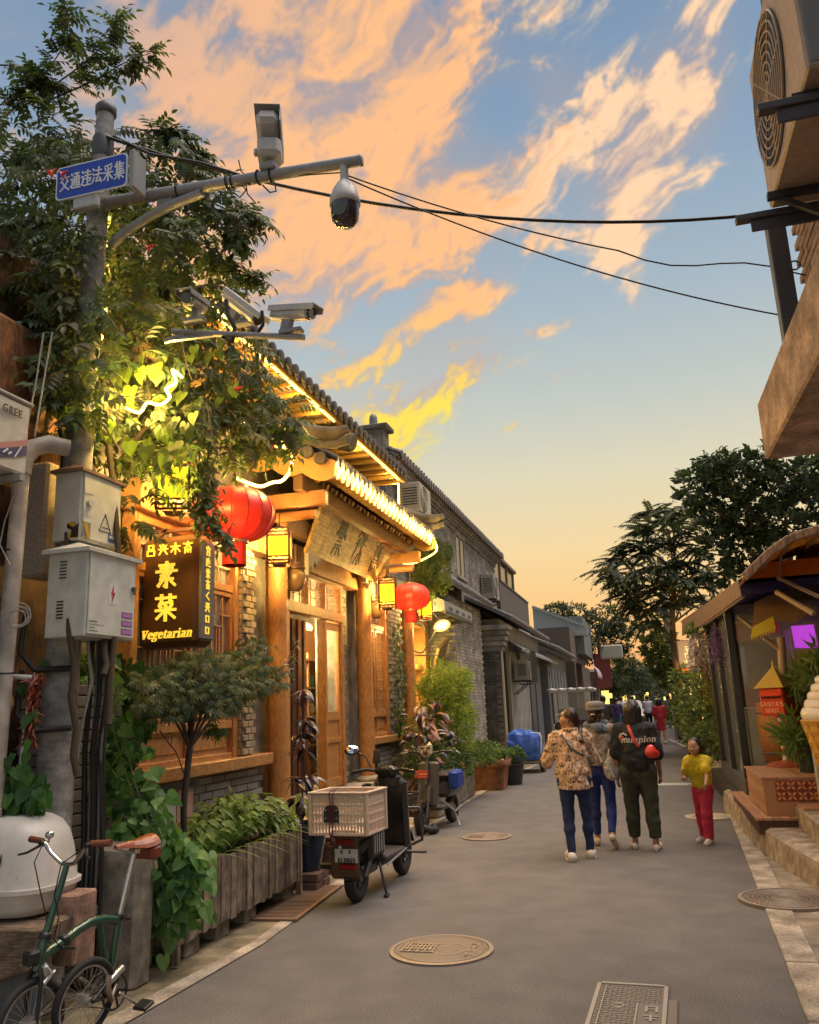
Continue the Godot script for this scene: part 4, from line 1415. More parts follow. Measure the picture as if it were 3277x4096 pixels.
func sheet2(b:MB,a:Vector3,c:Vector3,d:Vector3,e:Vector3,th:=0.012)->void:
	var n:=(d-a).cross(c-a).normalized()*th*0.5
	b.face([a+n,c+n,d+n,e+n],n)
	b.face([a-n,c-n,d-n,e-n],-n)
	for q in [[a,c],[c,d],[d,e],[e,a]]:
		var mid:Vector3=(q[0]+q[1])*0.5-(a+c+d+e)*0.25
		b.face([q[0]-n,q[1]-n,q[1]+n,q[0]+n],mid)
func build_right_side()->void:
	var render:=mat("tan_render",Color(0.48,0.33,0.235),{"rough":0.9,"tex":"grain","scale":0.9,"det":"blotch","dscale":0.5,"bump":"grain","cm":0.3})
	var dark :Material=mats["trim_dark"]
	var glass :Material=mats["window_glass"]
	var tanwood:=mat("deck_wood",Color(0.40,0.20,0.105),{"rough":0.6,"tex":"wood","scale":Vector3(8,8,0.8),"bump":"wood","cm":0.1})
	var tanwood2:=mat("deck_wood_pale",Color(0.46,0.25,0.135),{"rough":0.6,"tex":"wood","scale":Vector3(8,8,0.8),"bump":"wood","cm":0.1})
	var t:=thing("balcony_house","upper brick wall and overhanging tan concrete balcony at the right edge above the lane","house")
	var b:=MB.new()
	b.span(V(1.0,3.24,-6.04),V(4.2,3.66,-1.2),0.015)
	part(t,"balcony_slab",b,render)
	b=MB.new()
	b.span(V(1.53,3.66,-6.35),V(4.2,8.2,-1.2))
	var w:=part(t,"wall",b,mat("brown_mortar",Color(0.10,0.07,0.055),{"rough":0.95}))
	brick_field(w,-4.1,-6.36,3.68,6.4,1.522,0.25,0.07,[mat("plum_brick_a",Color(0.19,0.125,0.1),{"rough":0.9,"tex":"grain","scale":3.0}),mat("plum_brick_b",Color(0.15,0.1,0.085),{"rough":0.9,"tex":"grain","scale":3.0}),mat("plum_brick_c",Color(0.22,0.15,0.12),{"rough":0.9,"tex":"grain","scale":3.0})])
	b=MB.new()
	b.span(V(1.07,3.66,-5.28),V(1.18,4.62,-5.18),0.006)
	part(t,"post",b,mat("steel_dark",Color(0.09,0.085,0.09),{"rough":0.5,"metal":0.4}))
	b=MB.new()
	b.span(V(2.6,0,-6.0),V(4.2,3.24,-1.2))
	part(t,"lower_wall",b,render)
	b=MB.new()
	b.torus(V(1.19,4.25,-5.17),V(0,0,1),0.03,0.006,14,5)
	part(t,"cable_hook",b,dark)
	var ac:=ac_unit("air_conditioner","large outdoor air conditioner with a round fan grille seen from below above the balcony",V(1.23,4.42,-4.17),PI,V(0.44,0.92,1.16),Color(0.36,0.265,0.2))
	b=MB.new()
	for z in [-0.42,0.55]:
		b.span(V(-0.9,-0.07,z-0.03),V(0.42,-0.03,z+0.03),0.004)
		b.span(V(-0.9,-0.14,z-0.01),V(0.34,-0.07,z+0.01),0.003)
	part(ac,"support_arm",b,mats["steel_dark"])
	b=MB.new()
	b.span(V(-0.2,0.03,-0.586),V(0.2,0.88,-0.582),0.002)
	part(ac,"side_panel",b,mat("panel_grey",Color(0.2,0.2,0.2),{"rough":0.5}))
	t=thing("cafe","cafe front with black posts, big glass panes, a wooden deck and beige awnings","cafe")
	b=MB.new()
	b.span(V(2.5,0.0,-6.6),V(2.7,3.6,-17.0))
	b.span(V(1.5,0.0,-16.2),V(2.7,3.4,-16.4))
	b.span(V(1.1,0.0,-17.0),V(4.0,0.3,-11.0))
	part(t,"wall",b,mat("cafe_dark",Color(0.045,0.032,0.03),{"rough":0.8,"tex":"soft","scale":1.0}))
	b=MB.new()
	b.span(V(1.17,0.1,-11.85),V(1.5,0.56,-15.3),0.01)
	part(t,"plinth",b,mat("granite_dark",Color(0.06,0.055,0.05),{"rough":0.5,"tex":"fine","scale":4.0}))
	for z in [-11.9,-13.5,-15.15]:
		b=MB.new()
		b.span(V(1.17,0.56,z+0.05),V(1.27,2.85,z-0.05),0.008)
		part(t,"post",b,mat("post_black",Color(0.018,0.016,0.016),{"rough":0.35,"coat":0.3}))
	b=MB.new()
	b.span(V(1.21,2.75,-11.85),V(1.29,2.85,-15.2),0.006)
	part(t,"rail",b,mats["post_black"])
	for s in [[-11.97,-13.43],[-13.57,-15.08]]:
		b=MB.new()
		b.span(V(1.235,0.56,s[0]),V(1.243,2.75,s[1]))
		part(t,"pane",b,glass)
	b=MB.new()
	b.span(V(1.31,0.56,-11.88),V(2.5,2.8,-11.9))
	part(t,"pane",b,glass)
	b=MB.new()
	b.span(V(1.8,0.4,-12.4),V(2.4,1.1,-14.8),0.02)
	part(t,"counter",b,mat("counter_grey",Color(0.25,0.24,0.22),{"rough":0.6}))
	b=MB.new()
	b.span(V(1.04,0.2,-9.75),V(1.44,0.335,-12.3))
	b.span(V(1.17,0.3,-9.89),V(1.8,0.72,-11.35))
	part(t,"deck_frame",b,mats["dark_wood"])
	for i in 5:
		b=MB.new()
		b.span(V(1.02+i*0.085,0.335,-9.73),V(1.1+i*0.085,0.365,-12.3),0.004)
		part(t,"plank",b,[tanwood,tanwood2][i % 2])
	for i in 4:
		b=MB.new()
		b.span(V(1.148,0.375+i*0.09,-9.88),V(1.168,0.46+i*0.09,-11.36),0.004)
		part(t,"plank",b,[tanwood2,tanwood][i % 2])
	for i in 7:
		b=MB.new()
		b.span(V(1.13+i*0.095,0.735,-9.85),V(1.22+i*0.095,0.76,-11.36),0.004)
		part(t,"plank",b,[tanwood,tanwood2][(i/2) % 2])
	for i in 4:
		b=MB.new()
		b.span(V(1.45,0.47,-9.83+i*0.1),V(2.6,0.495,-9.74+i*0.1),0.004)
		part(t,"plank",b,[tanwood,tanwood2][i % 2])
	b=MB.new()
	b.span(V(1.15,0.36,-9.868),V(2.2,0.745,-9.86))
	part(t,"riser",b,tanwood)
	var red:=mat("red_tile",Color(0.26,0.035,0.015),{"rough":0.35,"tex":"soft","scale":4.0})
	var petal:=mat("petal_orange",Color(0.62,0.3,0.12),{"rough":0.4})
	for i in 7:
		for k in 2:
			b=MB.new()
			var at:=V(1.315+i*0.105,0.565+k*0.105,-9.855)
			b.box(at,V(0.1,0.1,0.012),BI,0.003)
			var tl:=part(t,"tile",b,red)
			b=MB.new()
			for m in 4:
				var a:=PI/4+m*PI/2
				var bs:=Basis(V(0,0,1),a)
				b.extrude(PackedVector2Array([W2(0.006,0),W2(0.03,0.013),W2(0.062,0),W2(0.03,-0.013)]),at+V(0,0,0.006),bs.x,bs.y,0.003)
			part(tl,"petal_pattern",b,petal)
	var cloth:=mat("awning_beige",Color(0.42,0.30,0.215),{"rough":0.85,"tex":"wood","scale":Vector3(1.5,0.3,1.5),"back":Color(0.9,0.7,0.5)})
	var blue:=mat("awning_blue",Color(0.05,0.052,0.19),{"rough":0.8,"tex":"soft","scale":1.0,"back":Color(0.3,0.3,0.9)})
	var aw:=thing("cafe_awning","beige and navy cloth awning over the glass cafe front","awning")
	var c0:=zbp(1155,1095,-10.0)
	var c1:=zbp(1180,1205,-10.0)
	var b0:=zbp(905,1280,-14.0)
	var b1:=zbp(910,1405,-14.0)
	var a0:=zbp(757,1380,-16.7)
	var a1:=zbp(760,1490,-16.7)
	b=MB.new()
	sheet2(b,c0,b0,b1,c1)
	sheet2(b,b0,a0,a1,b1)
	part(aw,"valance",b,cloth)
	var up:=V(1.5,0.75,0)
	b=MB.new()
	sheet2(b,c0,b0,b0+up,c0+up)
	sheet2(b,b0,a0,a0+up,b0+up)
	part(aw,"roof_cloth",b,cloth)
	b=MB.new()
	var d0:=zbp(1725,1050,-10.0)
	var d1:=zbp(1725,1108,-10.0)
	sheet2(b,c0,d0+V(0.3,0,0),d1+V(0.3,0,0),c1)
	part(aw,"side_cloth",b,blue)
	b=MB.new()
	sheet2(b,c1+V(0.05,0.02,-0.1),b1+V(0.05,0.02,0),b1+V(1.3,0.45,0),c1+V(1.3,0.45,-0.1))
	part(aw,"lining",b,blue)
	b=MB.new()
	b.rod(zbp(1150,1350,-12.5),zbp(1260,1440,-11.0),0.02,6)
	b.rod(zbp(1425,1180,-9.6),zbp(1690,1335,-9.2),0.03,8)
	b.rod(zbp(1430,1075,-9.7),zbp(1725,1215,-9.6),0.022,8)
	b.rod(c1+V(0.03,0,-0.1),b1+V(0.03,0,0),0.02,6)
	part(aw,"awning_arm",b,mat("arm_tan",Color(0.33,0.23,0.16),{"rough":0.5}))
	b=MB.new()
	sheet2(b,zbp(1420,1190,-10.6),zbp(1720,1290,-10.6),zbp(1540,1400,-10.6),zbp(1440,1380,-10.6))
	sheet2(b,zbp(1270,1250,-10.62),zbp(1430,1180,-10.62),zbp(1440,1370,-10.62),zbp(1250,1480,-10.62))
	part(aw,"inner_cloth",b,mat("cloth_tan",Color(0.42,0.27,0.13),{"rough":0.85,"back":Color(0.9,0.6,0.35),"tex":"soft","scale":2.0}))
	b=MB.new()
	var q:=[[1240,1500],[1255,1420],[1395,1350],[1430,1430],[1345,1470]]
	b.face([zbp(1240,1500,-10.5),zbp(1256,1425,-10.5),zbp(1400,1350,-10.5),zbp(1420,1440,-10.5)],V(0,0,1))
	for i in 9:
		var f:=i/9.0
		var p0:=zbp(lerpf(1240,1415,f),lerpf(1500,1445,f),-10.49)
		var p1:=zbp(lerpf(1240,1415,f+0.11),lerpf(1500,1445,f+0.11),-10.49)
		b.face([p0,p1,(p0+p1)*0.5-V(0,0.035,0)],V(0,0,1))
	part(aw,"yellow_fringe",b,mat("lit_yellow_cloth",Color(0.75,0.6,0.05),{"rough":0.8,"back":Color(0.5,0.4,0.05)}))
	b=MB.new()
	b.face([zbp(1340,1470,-10.55),zbp(1420,1385,-10.55),zbp(1450,1400,-10.55),zbp(1445,1470,-10.55),zbp(1400,1500,-10.55)].slice(0,4),V(0,0,1))
	part(aw,"pink_cloth",b,mat("pink_cloth",Color(0.6,0.1,0.25),{"rough":0.8,"back":Color(0.3,0.05,0.12)}))
	aw=thing("upper_awning","yellow and orange cloth canopy with a tan edge above the navy awning","awning")
	var prof:=[zbp(1197,1075,-9.0),zbp(1370,905,-9.0),zbp(1520,800,-9.0),zbp(1725,735,-9.0)+V(0,0,0),zbp(1900,720,-9.0)]
	var back:=V(0.12,0.05,-2.0)
	b=MB.new()
	for i in 4:
		b.bar(prof[i],prof[i+1],0.09,0.07,V(0,0,1),0.012)
	part(aw,"edge_band",b,cloth)
	b=MB.new()
	for i in 4:
		sheet2(b,prof[i],prof[i+1],prof[i+1]+back,prof[i]+back)
	part(aw,"canopy_cloth",b,mat("canopy_yellow",Color(0.45,0.30,0.10),{"rough":0.85,"back":Color(1.0,0.8,0.45),"tex":"wood","scale":Vector3(1.5,1.5,0.3)}))
	b=MB.new()
	var o0:Vector3=prof[0]+back*0.5+V(0.02,0.03,0)
	var o2:Vector3=prof[4]+back*0.5
	sheet2(b,o0,V(o2.x,o0.y+0.02,o2.z),V(o2.x,o0.y+0.24,o2.z),o0+V(0.28,0.22,0))
	part(aw,"orange_valance",b,mat("cloth_orange",Color(0.62,0.21,0.02),{"rough":0.8,"back":Color(1.0,0.5,0.1)}))
	b=MB.new()
	for i in range(1,4):
		b.bar(prof[i]+V(0,-0.04,0),prof[i]+back+V(0,-0.04,0),0.03,0.03)
	b.rod(prof[2]+back*0.5+V(0,-0.05,0),V((prof[2] as Vector3).x,o0.y,(prof[2] as Vector3).z-1.0),0.02,6)
	part(aw,"frame",b,mats["arm_tan"])
	t=thing("lit_window_panel","purple lit glass panel above a cream board inside the cafe","window display")
	b=MB.new()
	b.face([zbp(1525,1420,-11.6),zbp(1690,1408,-11.6),zbp(1710,1575,-11.6),zbp(1555,1575,-11.6)],V(0,0,1))
	part(t,"lit_window",b,mat("lit_purple",Color(0.25,0.03,0.3),{"rough":0.6,"emit":Color(0.42,0.05,0.55),"energy":0.43}))
	b=MB.new()
	for s in [[1518,1415,1560,1760],[1690,1400,1725,1580],[1518,1415,1690,1402]]:
		b.bar(zbp(s[0],s[1],-11.58),zbp(s[2],s[3],-11.58),0.02,0.02)
	part(t,"frame",b,mat("lilac_frame",Color(0.4,0.25,0.42),{"rough":0.5}))
	b=MB.new()
	b.face([zbp(1555,1580,-11.59),zbp(1712,1580,-11.59),zbp(1725,1730,-11.59),zbp(1570,1720,-11.59)],V(0,0,1))
	part(t,"cream_board",b,mat("cream_board",Color(0.5,0.42,0.3),{"rough":0.7}))
	t=thing("rose_panel","dull rose coloured hanging panel behind the cafe posts","panel")
	b=MB.new()
	b.face([zbp(1130,1395,-12.6),zbp(1450,1380,-12.6),zbp(1450,1510,-12.6),zbp(1140,1530,-12.6)],V(0,0,1))
	part(t,"panel_sheet",b,mat("dull_rose",Color(0.2,0.06,0.05),{"rough":0.8}))
	b=MB.new()
	b.bar(zbp(1130,1395,-12.58),zbp(1450,1380,-12.58),0.03,0.03)
	part(t,"panel_rail",b,mats["arm_tan"])
	b=MB.new()
	b.rod(zbp(1455,1500,-11.2),zbp(1470,1766,-11.2),0.05,8)
	b.rod(zbp(1330,1500,-11.2),zbp(1450,1590,-11.2),0.03,6)
	single("timber_post",b,mats["arm_tan"],"slim timber post with a slanting brace behind the red letter box","post")
	letter_box()
	ice_cream()
func letter_box()->void:
	var red:=mat("letter_red",Color(0.62,0.045,0.012),{"rough":0.35,"tex":"soft","scale":3.0,"local":true})
	var t:=thing("letter_box","bright red letter box with a yellow pointed roof on a striped pole","letter box",V(1.6,0.76,-11.2))
	t.rotation.y=-0.62
	var b:=MB.new()
	b.span(V(-0.15,0.6,-0.15),V(0.15,0.93,0.15),0.015)
	part(t,"box",b,red)
	b=MB.new()
	b.span(V(-0.12,0.8,0.15),V(0.12,0.825,0.156))
	part(t,"slot",b,mat("slot_dark",Color(0.08,0.01,0.005),{"rough":0.8}))
	b=MB.new()
	b.span(V(-0.14,0.83,0.15),V(0.14,0.845,0.185),0.004)
	part(t,"slot_hood",b,red)
	b=MB.new()
	text(b,"SANTA'S",V(-0.0,0.735,0.152),V(1,0,0),V(0,1,0),0.055,0.006)
	text(b,"MAIL",V(-0.0,0.66,0.152),V(1,0,0),V(0,1,0),0.055,0.006)
	part(t,"lettering",b,mat("letter_cream",Color(0.75,0.35,0.2),{"rough":0.5}))
	b=MB.new()
	var ap:=V(0,1.2,0)
	var cs:=[V(-0.19,0.93,-0.19),V(0.19,0.93,-0.19),V(0.19,0.93,0.19),V(-0.19,0.93,0.19)]
	for i in 4:
		b.face([cs[i],cs[(i+1) % 4],ap],V((cs[i]+cs[(i+1) % 4]).x,0.3,(cs[i]+cs[(i+1) % 4]).z))
	b.face([cs[0],cs[1],cs[2],cs[3]],Vector3.DOWN)
	b.lathe([W2(0.02,1.16),W2(0.012,1.24),W2(0,1.27)],8)
	part(t,"roof",b,mat("roof_yellow",Color(0.55,0.36,0.04),{"rough":0.5}))
	for k in 2:
		b=MB.new()
		var n:=40
		for i in n:
			for j in 8:
				var band:=int(floor((i/5.0)+j/8.0*2.0)) % 2
				if band!=k:
					continue
				var a0:=TAU*j/8
				var a1:=TAU*(j+1)/8
				var y0:=0.02+0.58*i/n
				var y1:=0.02+0.58*(i+1)/n
				var r:=0.035
				var n0:=V(cos(a0),0,sin(a0))
				var n1:=V(cos(a1),0,sin(a1))
				b.squad(n0*r+V(0,y0,0),n0*r+V(0,y1,0),n1*r+V(0,y1,0),n1*r+V(0,y0,0),n0,n0,n1,n1)
		part(t,"pole_stripe",b,red if k==0 else mat("stripe_white",Color(0.75,0.7,0.64),{"rough":0.4}))
	b=MB.new()
	b.lathe([W2(0.24,0.0),W2(0.24,0.02),W2(0.2,0.04),W2(0.05,0.07),W2(0,0.07)],8,Transform3D.IDENTITY,false)
	part(t,"base",b,mat("base_red",Color(0.35,0.08,0.04),{"rough":0.5}))
	t=thing("wooden_barrel","round orange brown wooden tub behind the striped letter box pole","barrel",V(1.72,0.76,-11.9))
	b=MB.new()
	b.lathe([W2(0,0),W2(0.28,0),W2(0.31,0.4),W2(0.3,0.75),W2(0.0,0.78)],24)
	part(t,"tub",b,mat("tub_wood",Color(0.30,0.12,0.035),{"rough":0.6,"tex":"wood","scale":Vector3(8,0.6,8)}))
	b=MB.new()
	for y in [0.12,0.62]:
		b.torus(V(0,y,0),UP,0.305,0.012,28,6)
	part(t,"hoop",b,mats["trim_dark"])
	t=thing("glass_case","tall pale green glass case beside the letter box inside the cafe","display case",V(1.35,0.56,-12.6))
	b=MB.new()
	b.span(V(0,0,0),V(0.35,0.85,-0.4),0.01)
	part(t,"case_body",b,mat("case_green",Color(0.16,0.17,0.12),{"rough":0.4}))
	b=MB.new()
	b.span(V(-0.02,0.85,0.02),V(0.37,0.88,-0.42),0.006)
	part(t,"case_top",b,mats["panel_grey"])
func ice_cream()->void:
	var t:=thing("ice_cream_statue","giant soft ice cream cone statue standing at the right edge of the picture","statue",V(1.79,0.47,-9.2))
	var cream:=mat("ice_cream",Color(0.72,0.64,0.55),{"rough":0.35,"tex":"soft","scale":3.0,"local":true})
	var waffle:=mat("waffle_cone",Color(0.55,0.29,0.05),{"rough":0.5,"tex":"grain","scale":4.0,"local":true})
	var b:=MB.new()
	var p:=PackedVector3Array()
	var r:=PackedFloat32Array()
	var n:=150
	for i in n+1:
		var f:=float(i)/n
		var a:=f*TAU*5.6
		var rad:=0.215*pow(1.0-f,0.72)
		p.append(V(cos(a)*rad,0.9+0.46*f,sin(a)*rad))
		r.append(lerpf(0.085,0.03,f))
	b.tube(p,r,10)
	b.ball(V(0,1.36,0),V(0.05,0.07,0.05),12)
	b.lathe([W2(0.27,0.86),W2(0.2,1.05),W2(0.12,1.2),W2(0.05,1.33),W2(0,1.36)],24)
	part(t,"swirl",b,cream)
	b=MB.new()
	var prof:=[]
	for i in 16:
		var y:=0.12+0.76*i/15.0
		prof.append(W2(lerpf(0.11,0.285,i/15.0)+(0.006 if i % 2 else-0.004),y))
	prof.append(W2(0.27,0.9))
	b.lathe(prof,30,Transform3D.IDENTITY,false)
	for k in 14:
		var a:=TAU*k/14
		var q:=PackedVector3Array()
		for i in 7:
			var f:=i/6.0
			q.append(V(cos(a+f*0.5),0,sin(a+f*0.5))*(lerpf(0.113,0.288,f))+V(0,0.12+0.76*f,0))
		b.tube(q,PF([0.006]),4)
	part(t,"cone",b,waffle)
	b=MB.new()
	b.lathe([W2(0.22,0.0),W2(0.22,0.02),W2(0.1,0.05),W2(0.08,0.13),W2(0,0.13)],24)
	part(t,"base",b,mat("chrome",Color(0.6,0.58,0.55),{"rough":0.2,"metal":1.0}))
	b=MB.new()
	b.ball(V(-0.05,1.32,0.045),V(0.012,0.018,0.008),8)
	part(t,"eye_dot",b,mats["post_black"])
	b=MB.new()
	b.span(V(1.62,0.47,-9.45),V(1.75,1.25,-9.56),0.01)
	single("stub_post",b,mats["pale_frame"],"short pale post behind the ice cream cone","post")
func build_far_street()->void:
	var dark :Material=mats["trim_dark"]
	var wallm:=mat("far_wall",Color(0.26,0.22,0.18),{"rough":0.9,"tex":"grain","scale":0.8,"det":"blotch","dscale":0.3})
	var rooff:=mat("far_roof",Color(0.11,0.1,0.095),{"rough":0.9,"tex":"wood","scale":Vector3(3,3,3)})
	var yellow:=mat("yellow_wall",Color(0.62,0.45,0.14),{"rough":0.8,"tex":"soft","scale":1.0})
	var litw:=mat("lit_pane",Color(0.8,0.6,0.2),{"rough":0.8,"emit":Color(1.0,0.62,0.14),"energy":0.65})
	var t:=thing("yellow_shop","narrow yellow lit shop front with dark posts just beyond the cafe","shop")
	var b:=MB.new()
	b.span(V(1.95,0,-17.2),V(4.5,3.3,-26.0))
	part(t,"wall",b,yellow)
	tiled_slope(t,1.55,3.3,4.2,4.4,-17.0,-26.2,rooff,0.6,0.08)
	for z in [-17.4,-20.2,-23.0,-25.8]:
		b=MB.new()
		b.span(V(1.75,0,z+0.09),V(1.95,3.2,z-0.09))
		part(t,"post",b,mat("post_brown",Color(0.12,0.07,0.035),{"rough":0.6}))
	for z in [-18.8,-21.6,-24.4]:
		b=MB.new()
		b.span(V(1.935,0.9,z+0.5),V(1.95,2.5,z-0.5))
		part(t,"lit_window",b,litw)
	lamp("shop_lamp",V(1.5,2.7,-19.0),Color(1.0,0.7,0.25),0.5,0.08)
	lamp("shop_lamp",V(1.5,2.7,-23.0),Color(1.0,0.7,0.25),0.5,0.08)
	b=MB.new()
	zspan(b,2712,2560,2778,2672,-24.0,0.15,0.02)
	var s:=part(self,"shop_sign",b,mat("sign_mauve",Color(0.32,0.24,0.27),{"rough":0.5}))
	tag(s,"mauve shop sign with pale upright letters above the yellow shop","sign")
	b=MB.new()
	for i in 3:
		b.glyph(["20,10 80,10|50,10 50,90|20,50 80,50","20,20 80,20|30,20 30,80|70,20 70,80","10,50 90,50|50,10 50,90"][i],zp(2733,2585+i*24,-23.98),V(1,0,0),V(0,1,0),0.17,0.03,0.01)
	part(s,"lettering",b,mat("sign_pale",Color(0.8,0.78,0.78),{"rough":0.5}))
	b=MB.new()
	zspan(b,2715,2674,2770,2690,-24.0,0.5)
	part(s,"orange_edge",b,mat("orange_edge",Color(0.55,0.14,0.03),{"rough":0.5}))
	var z:=-26.8
	var lab:=["low grey shop on the right after the yellow shop","second low shop on the right with a lit window","third low shop on the right, small in the distance","farthest shop on the right before the trees"]
	for i in 4:
		t=thing("small_shop",lab[i],"shop")
		b=MB.new()
		var x:=1.9+i*0.15
		b.span(V(x,0,z),V(x+4,2.9+0.3*(i % 2),z-8.0))
		part(t,"wall",b,wallm)
		b=MB.new()
		b.span(V(x-0.02,0.6,z-2.0),V(x+0.01,2.3,z-3.6))
		part(t,"lit_window",b,litw)
		b=MB.new()
		b.span(V(x-0.5,2.9+0.3*(i % 2),z+0.2),V(x+4,3.05+0.3*(i % 2),z-8.2),0.03)
		part(t,"roof",b,rooff)
		b=MB.new()
		b.face([V(x-0.8,2.3,z-0.8),V(x,2.7,z-0.8),V(x,2.7,z-5),V(x-0.8,2.3,z-5)],UP)
		b.face([V(x-0.8,2.3,z-0.8),V(x-0.8,2.15,z-0.8),V(x-0.8,2.15,z-5),V(x-0.8,2.3,z-5)],Vector3.LEFT)
		part(t,"awning",b,[mats["awning_beige"],mats["old_sheet"]][i % 2])
		z-=8.6
	t=thing("red_fronted_shop","small shop with a dull red front beyond the scalloped awning on the left","shop")
	b=MB.new()
	b.span(V(-8,0,-54),V(-2.6,3.3,-64))
	part(t,"wall",b,wallm)
	b=MB.new()
	b.span(V(-2.75,2.3,-53.9),V(-1.75,4.4,-54.1))
	part(t,"red_board",b,mat("dull_red",Color(0.32,0.07,0.06),{"rough":0.7}))
	b=MB.new()
	b.span(V(-2.45,0.8,-53.95),V(-2.0,2.1,-54.0))
	part(t,"lit_window",b,litw)
	b=MB.new()
	b.span(V(-2.3,4.0,-53.6),V(-0.9,4.9,-53.8),0.1)
	part(t,"pale_sign",b,mat("pale_sign",Color(0.5,0.44,0.34),{"rough":0.7}))
	t=thing("end_house","low house closing the far end of the lane in front of the trees","house")
	b=MB.new()
	b.span(V(-14,0,-96),V(22,3.6,-104))
	part(t,"wall",b,mat("end_wall",Color(0.12,0.12,0.1),{"rough":0.9}))
	b=MB.new()
	b.face([V(-14,3.6,-95.5),V(22,3.6,-95.5),V(22,5.0,-100),V(-14,5.0,-100)],V(0,1,1))
	part(t,"roof",b,rooff)
	for x in [-1.9,0.4,1.6,3.1]:
		b=MB.new()
		b.span(V(x-0.25,1.3,-95.9),V(x+0.25,1.9,-95.95))
		part(t,"lit_window",b,litw)
	var gl:=[[2440,2783,18,20],[2402,2765,10,22],[2533,2790,16,14],[2590,2775,10,12],[2660,2800,8,26]]
	var gk:=["glowing yellow sign low on the left far down the lane","glowing orange sign under the pale board far down the lane","glowing sign over the walkers in mid lane","small glowing sign at the lane end","tall lit strip on the right far down the lane"]
	for i in 5:
		b=MB.new()
		zspan(b,gl[i][0]-gl[i][2]*0.5,gl[i][1]-gl[i][3]*0.5,gl[i][0]+gl[i][2]*0.5,gl[i][1]+gl[i][3]*0.5,-52.0-i*4.0,0.2,0.03)
		single("lit_sign",b,litw,gk[i],"sign","glowing signs far down the lane")
	t=thing("concrete_pole","pale concrete utility pole with a grey box on the right side of the lane","utility pole")
	b=MB.new()
	var p0:=gp(2722,2960)
	b.tube(PV([V(p0.x,0,p0.z),V(p0.x,7.0,p0.z)]),PF([0.17,0.13]),12)
	part(t,"pole",b,mats["pale_concrete"])
	b=MB.new()
	b.span(V(p0.x-0.22,2.6,p0.z+0.2),V(p0.x+0.18,3.2,p0.z+0.5),0.02)
	part(t,"meter_box",b,mats["panel_grey"])
	b=MB.new()
	b.span(V(p0.x-0.9,6.4,p0.z-0.05),V(p0.x+0.9,6.5,p0.z+0.05))
	part(t,"crossarm",b,dark)
	t=thing("dark_car","dark car facing the viewer in the middle of the lane beyond the walkers","car",V(-0.75,0,-47.0))
	b=MB.new()
	b.span(V(-0.85,0.25,0.0),V(0.85,0.9,-4.2),0.15)
	part(t,"body",b,mat("car_dark",Color(0.03,0.03,0.035),{"rough":0.25,"coat":0.8}))
	b=MB.new()
	b.face([V(-0.78,0.9,-0.9),V(0.78,0.9,-0.9),V(0.62,1.42,-1.6),V(-0.62,1.42,-1.6)],V(0,1,1))
	part(t,"windscreen",b,mat("car_glass",Color(0.04,0.05,0.06),{"rough":0.05}))
	b=MB.new()
	b.span(V(-0.64,0.85,-1.62),V(0.64,1.45,-3.4),0.1)
	part(t,"roof",b,mats["car_dark"])
	for x in [-0.62,0.62]:
		b=MB.new()
		b.ball(V(x,0.66,0.0),V(0.14,0.08,0.04),10)
		part(t,"headlight",b,mat("headlight",Color(0.8,0.8,0.8),{"rough":0.2}))
		b=MB.new()
		b.rod(V(x-0.1,0.3,-0.7),V(x+0.12,0.3,-0.7),0.3,14)
		part(t,"wheel",b,mat("tyre_black",Color(0.02,0.02,0.02),{"rough":0.8}))
	three_wheeler()
	tarp_cart()
	wires()
func three_wheeler()->void:
	var t:=thing("three_wheeler","small black three wheeled cab with a flat white roof behind the blue covered cart","three wheeler",V(-2.2,0,-27.6))
	var black:=mat("cab_black",Color(0.025,0.025,0.028),{"rough":0.4,"coat":0.3})
	var b:=MB.new()
	b.span(V(-0.62,0.3,0.1),V(0.62,0.95,-1.9),0.1)
	part(t,"body",b,black)
	b=MB.new()
	b.span(V(-0.72,1.88,0.3),V(0.72,2.0,-1.8),0.05)
	for i in 5:
		b.ball(V(-0.6+i*0.3,1.96,0.28),V(0.16,0.06,0.05),8)
	part(t,"roof",b,mat("roof_white",Color(0.62,0.61,0.62),{"rough":0.5}))
	for x in [-0.62,0.62]:
		for z in [0.05,-1.75]:
			b=MB.new()
			b.rod(V(x,0.9,z),V(x,1.9,z),0.025,6)
			part(t,"roof_post",b,black)
	b=MB.new()
	b.span(V(-0.6,1.0,0.06),V(0.6,1.86,0.05))
	part(t,"windscreen",b,mats["window_glass"])
	b=MB.new()
	b.span(V(-0.55,0.9,-1.0),V(0.55,1.35,-1.15),0.05)
	part(t,"seat",b,mats["trim_dark"])
	for q in [V(0,0.25,0.25),V(-0.55,0.25,-1.5),V(0.55,0.25,-1.5)]:
		b=MB.new()
		b.torus(q,V(1,0,0),0.2,0.06,20,8)
		part(t,"wheel",b,mats["tyre_black"])
	b=MB.new()
	b.torus(V(0,0.36,0.25),V(1,0,0),0.24,0.03,16,6)
	part(t,"mudguard",b,mat("guard_silver",Color(0.4,0.4,0.42),{"rough":0.3,"metal":0.5}))
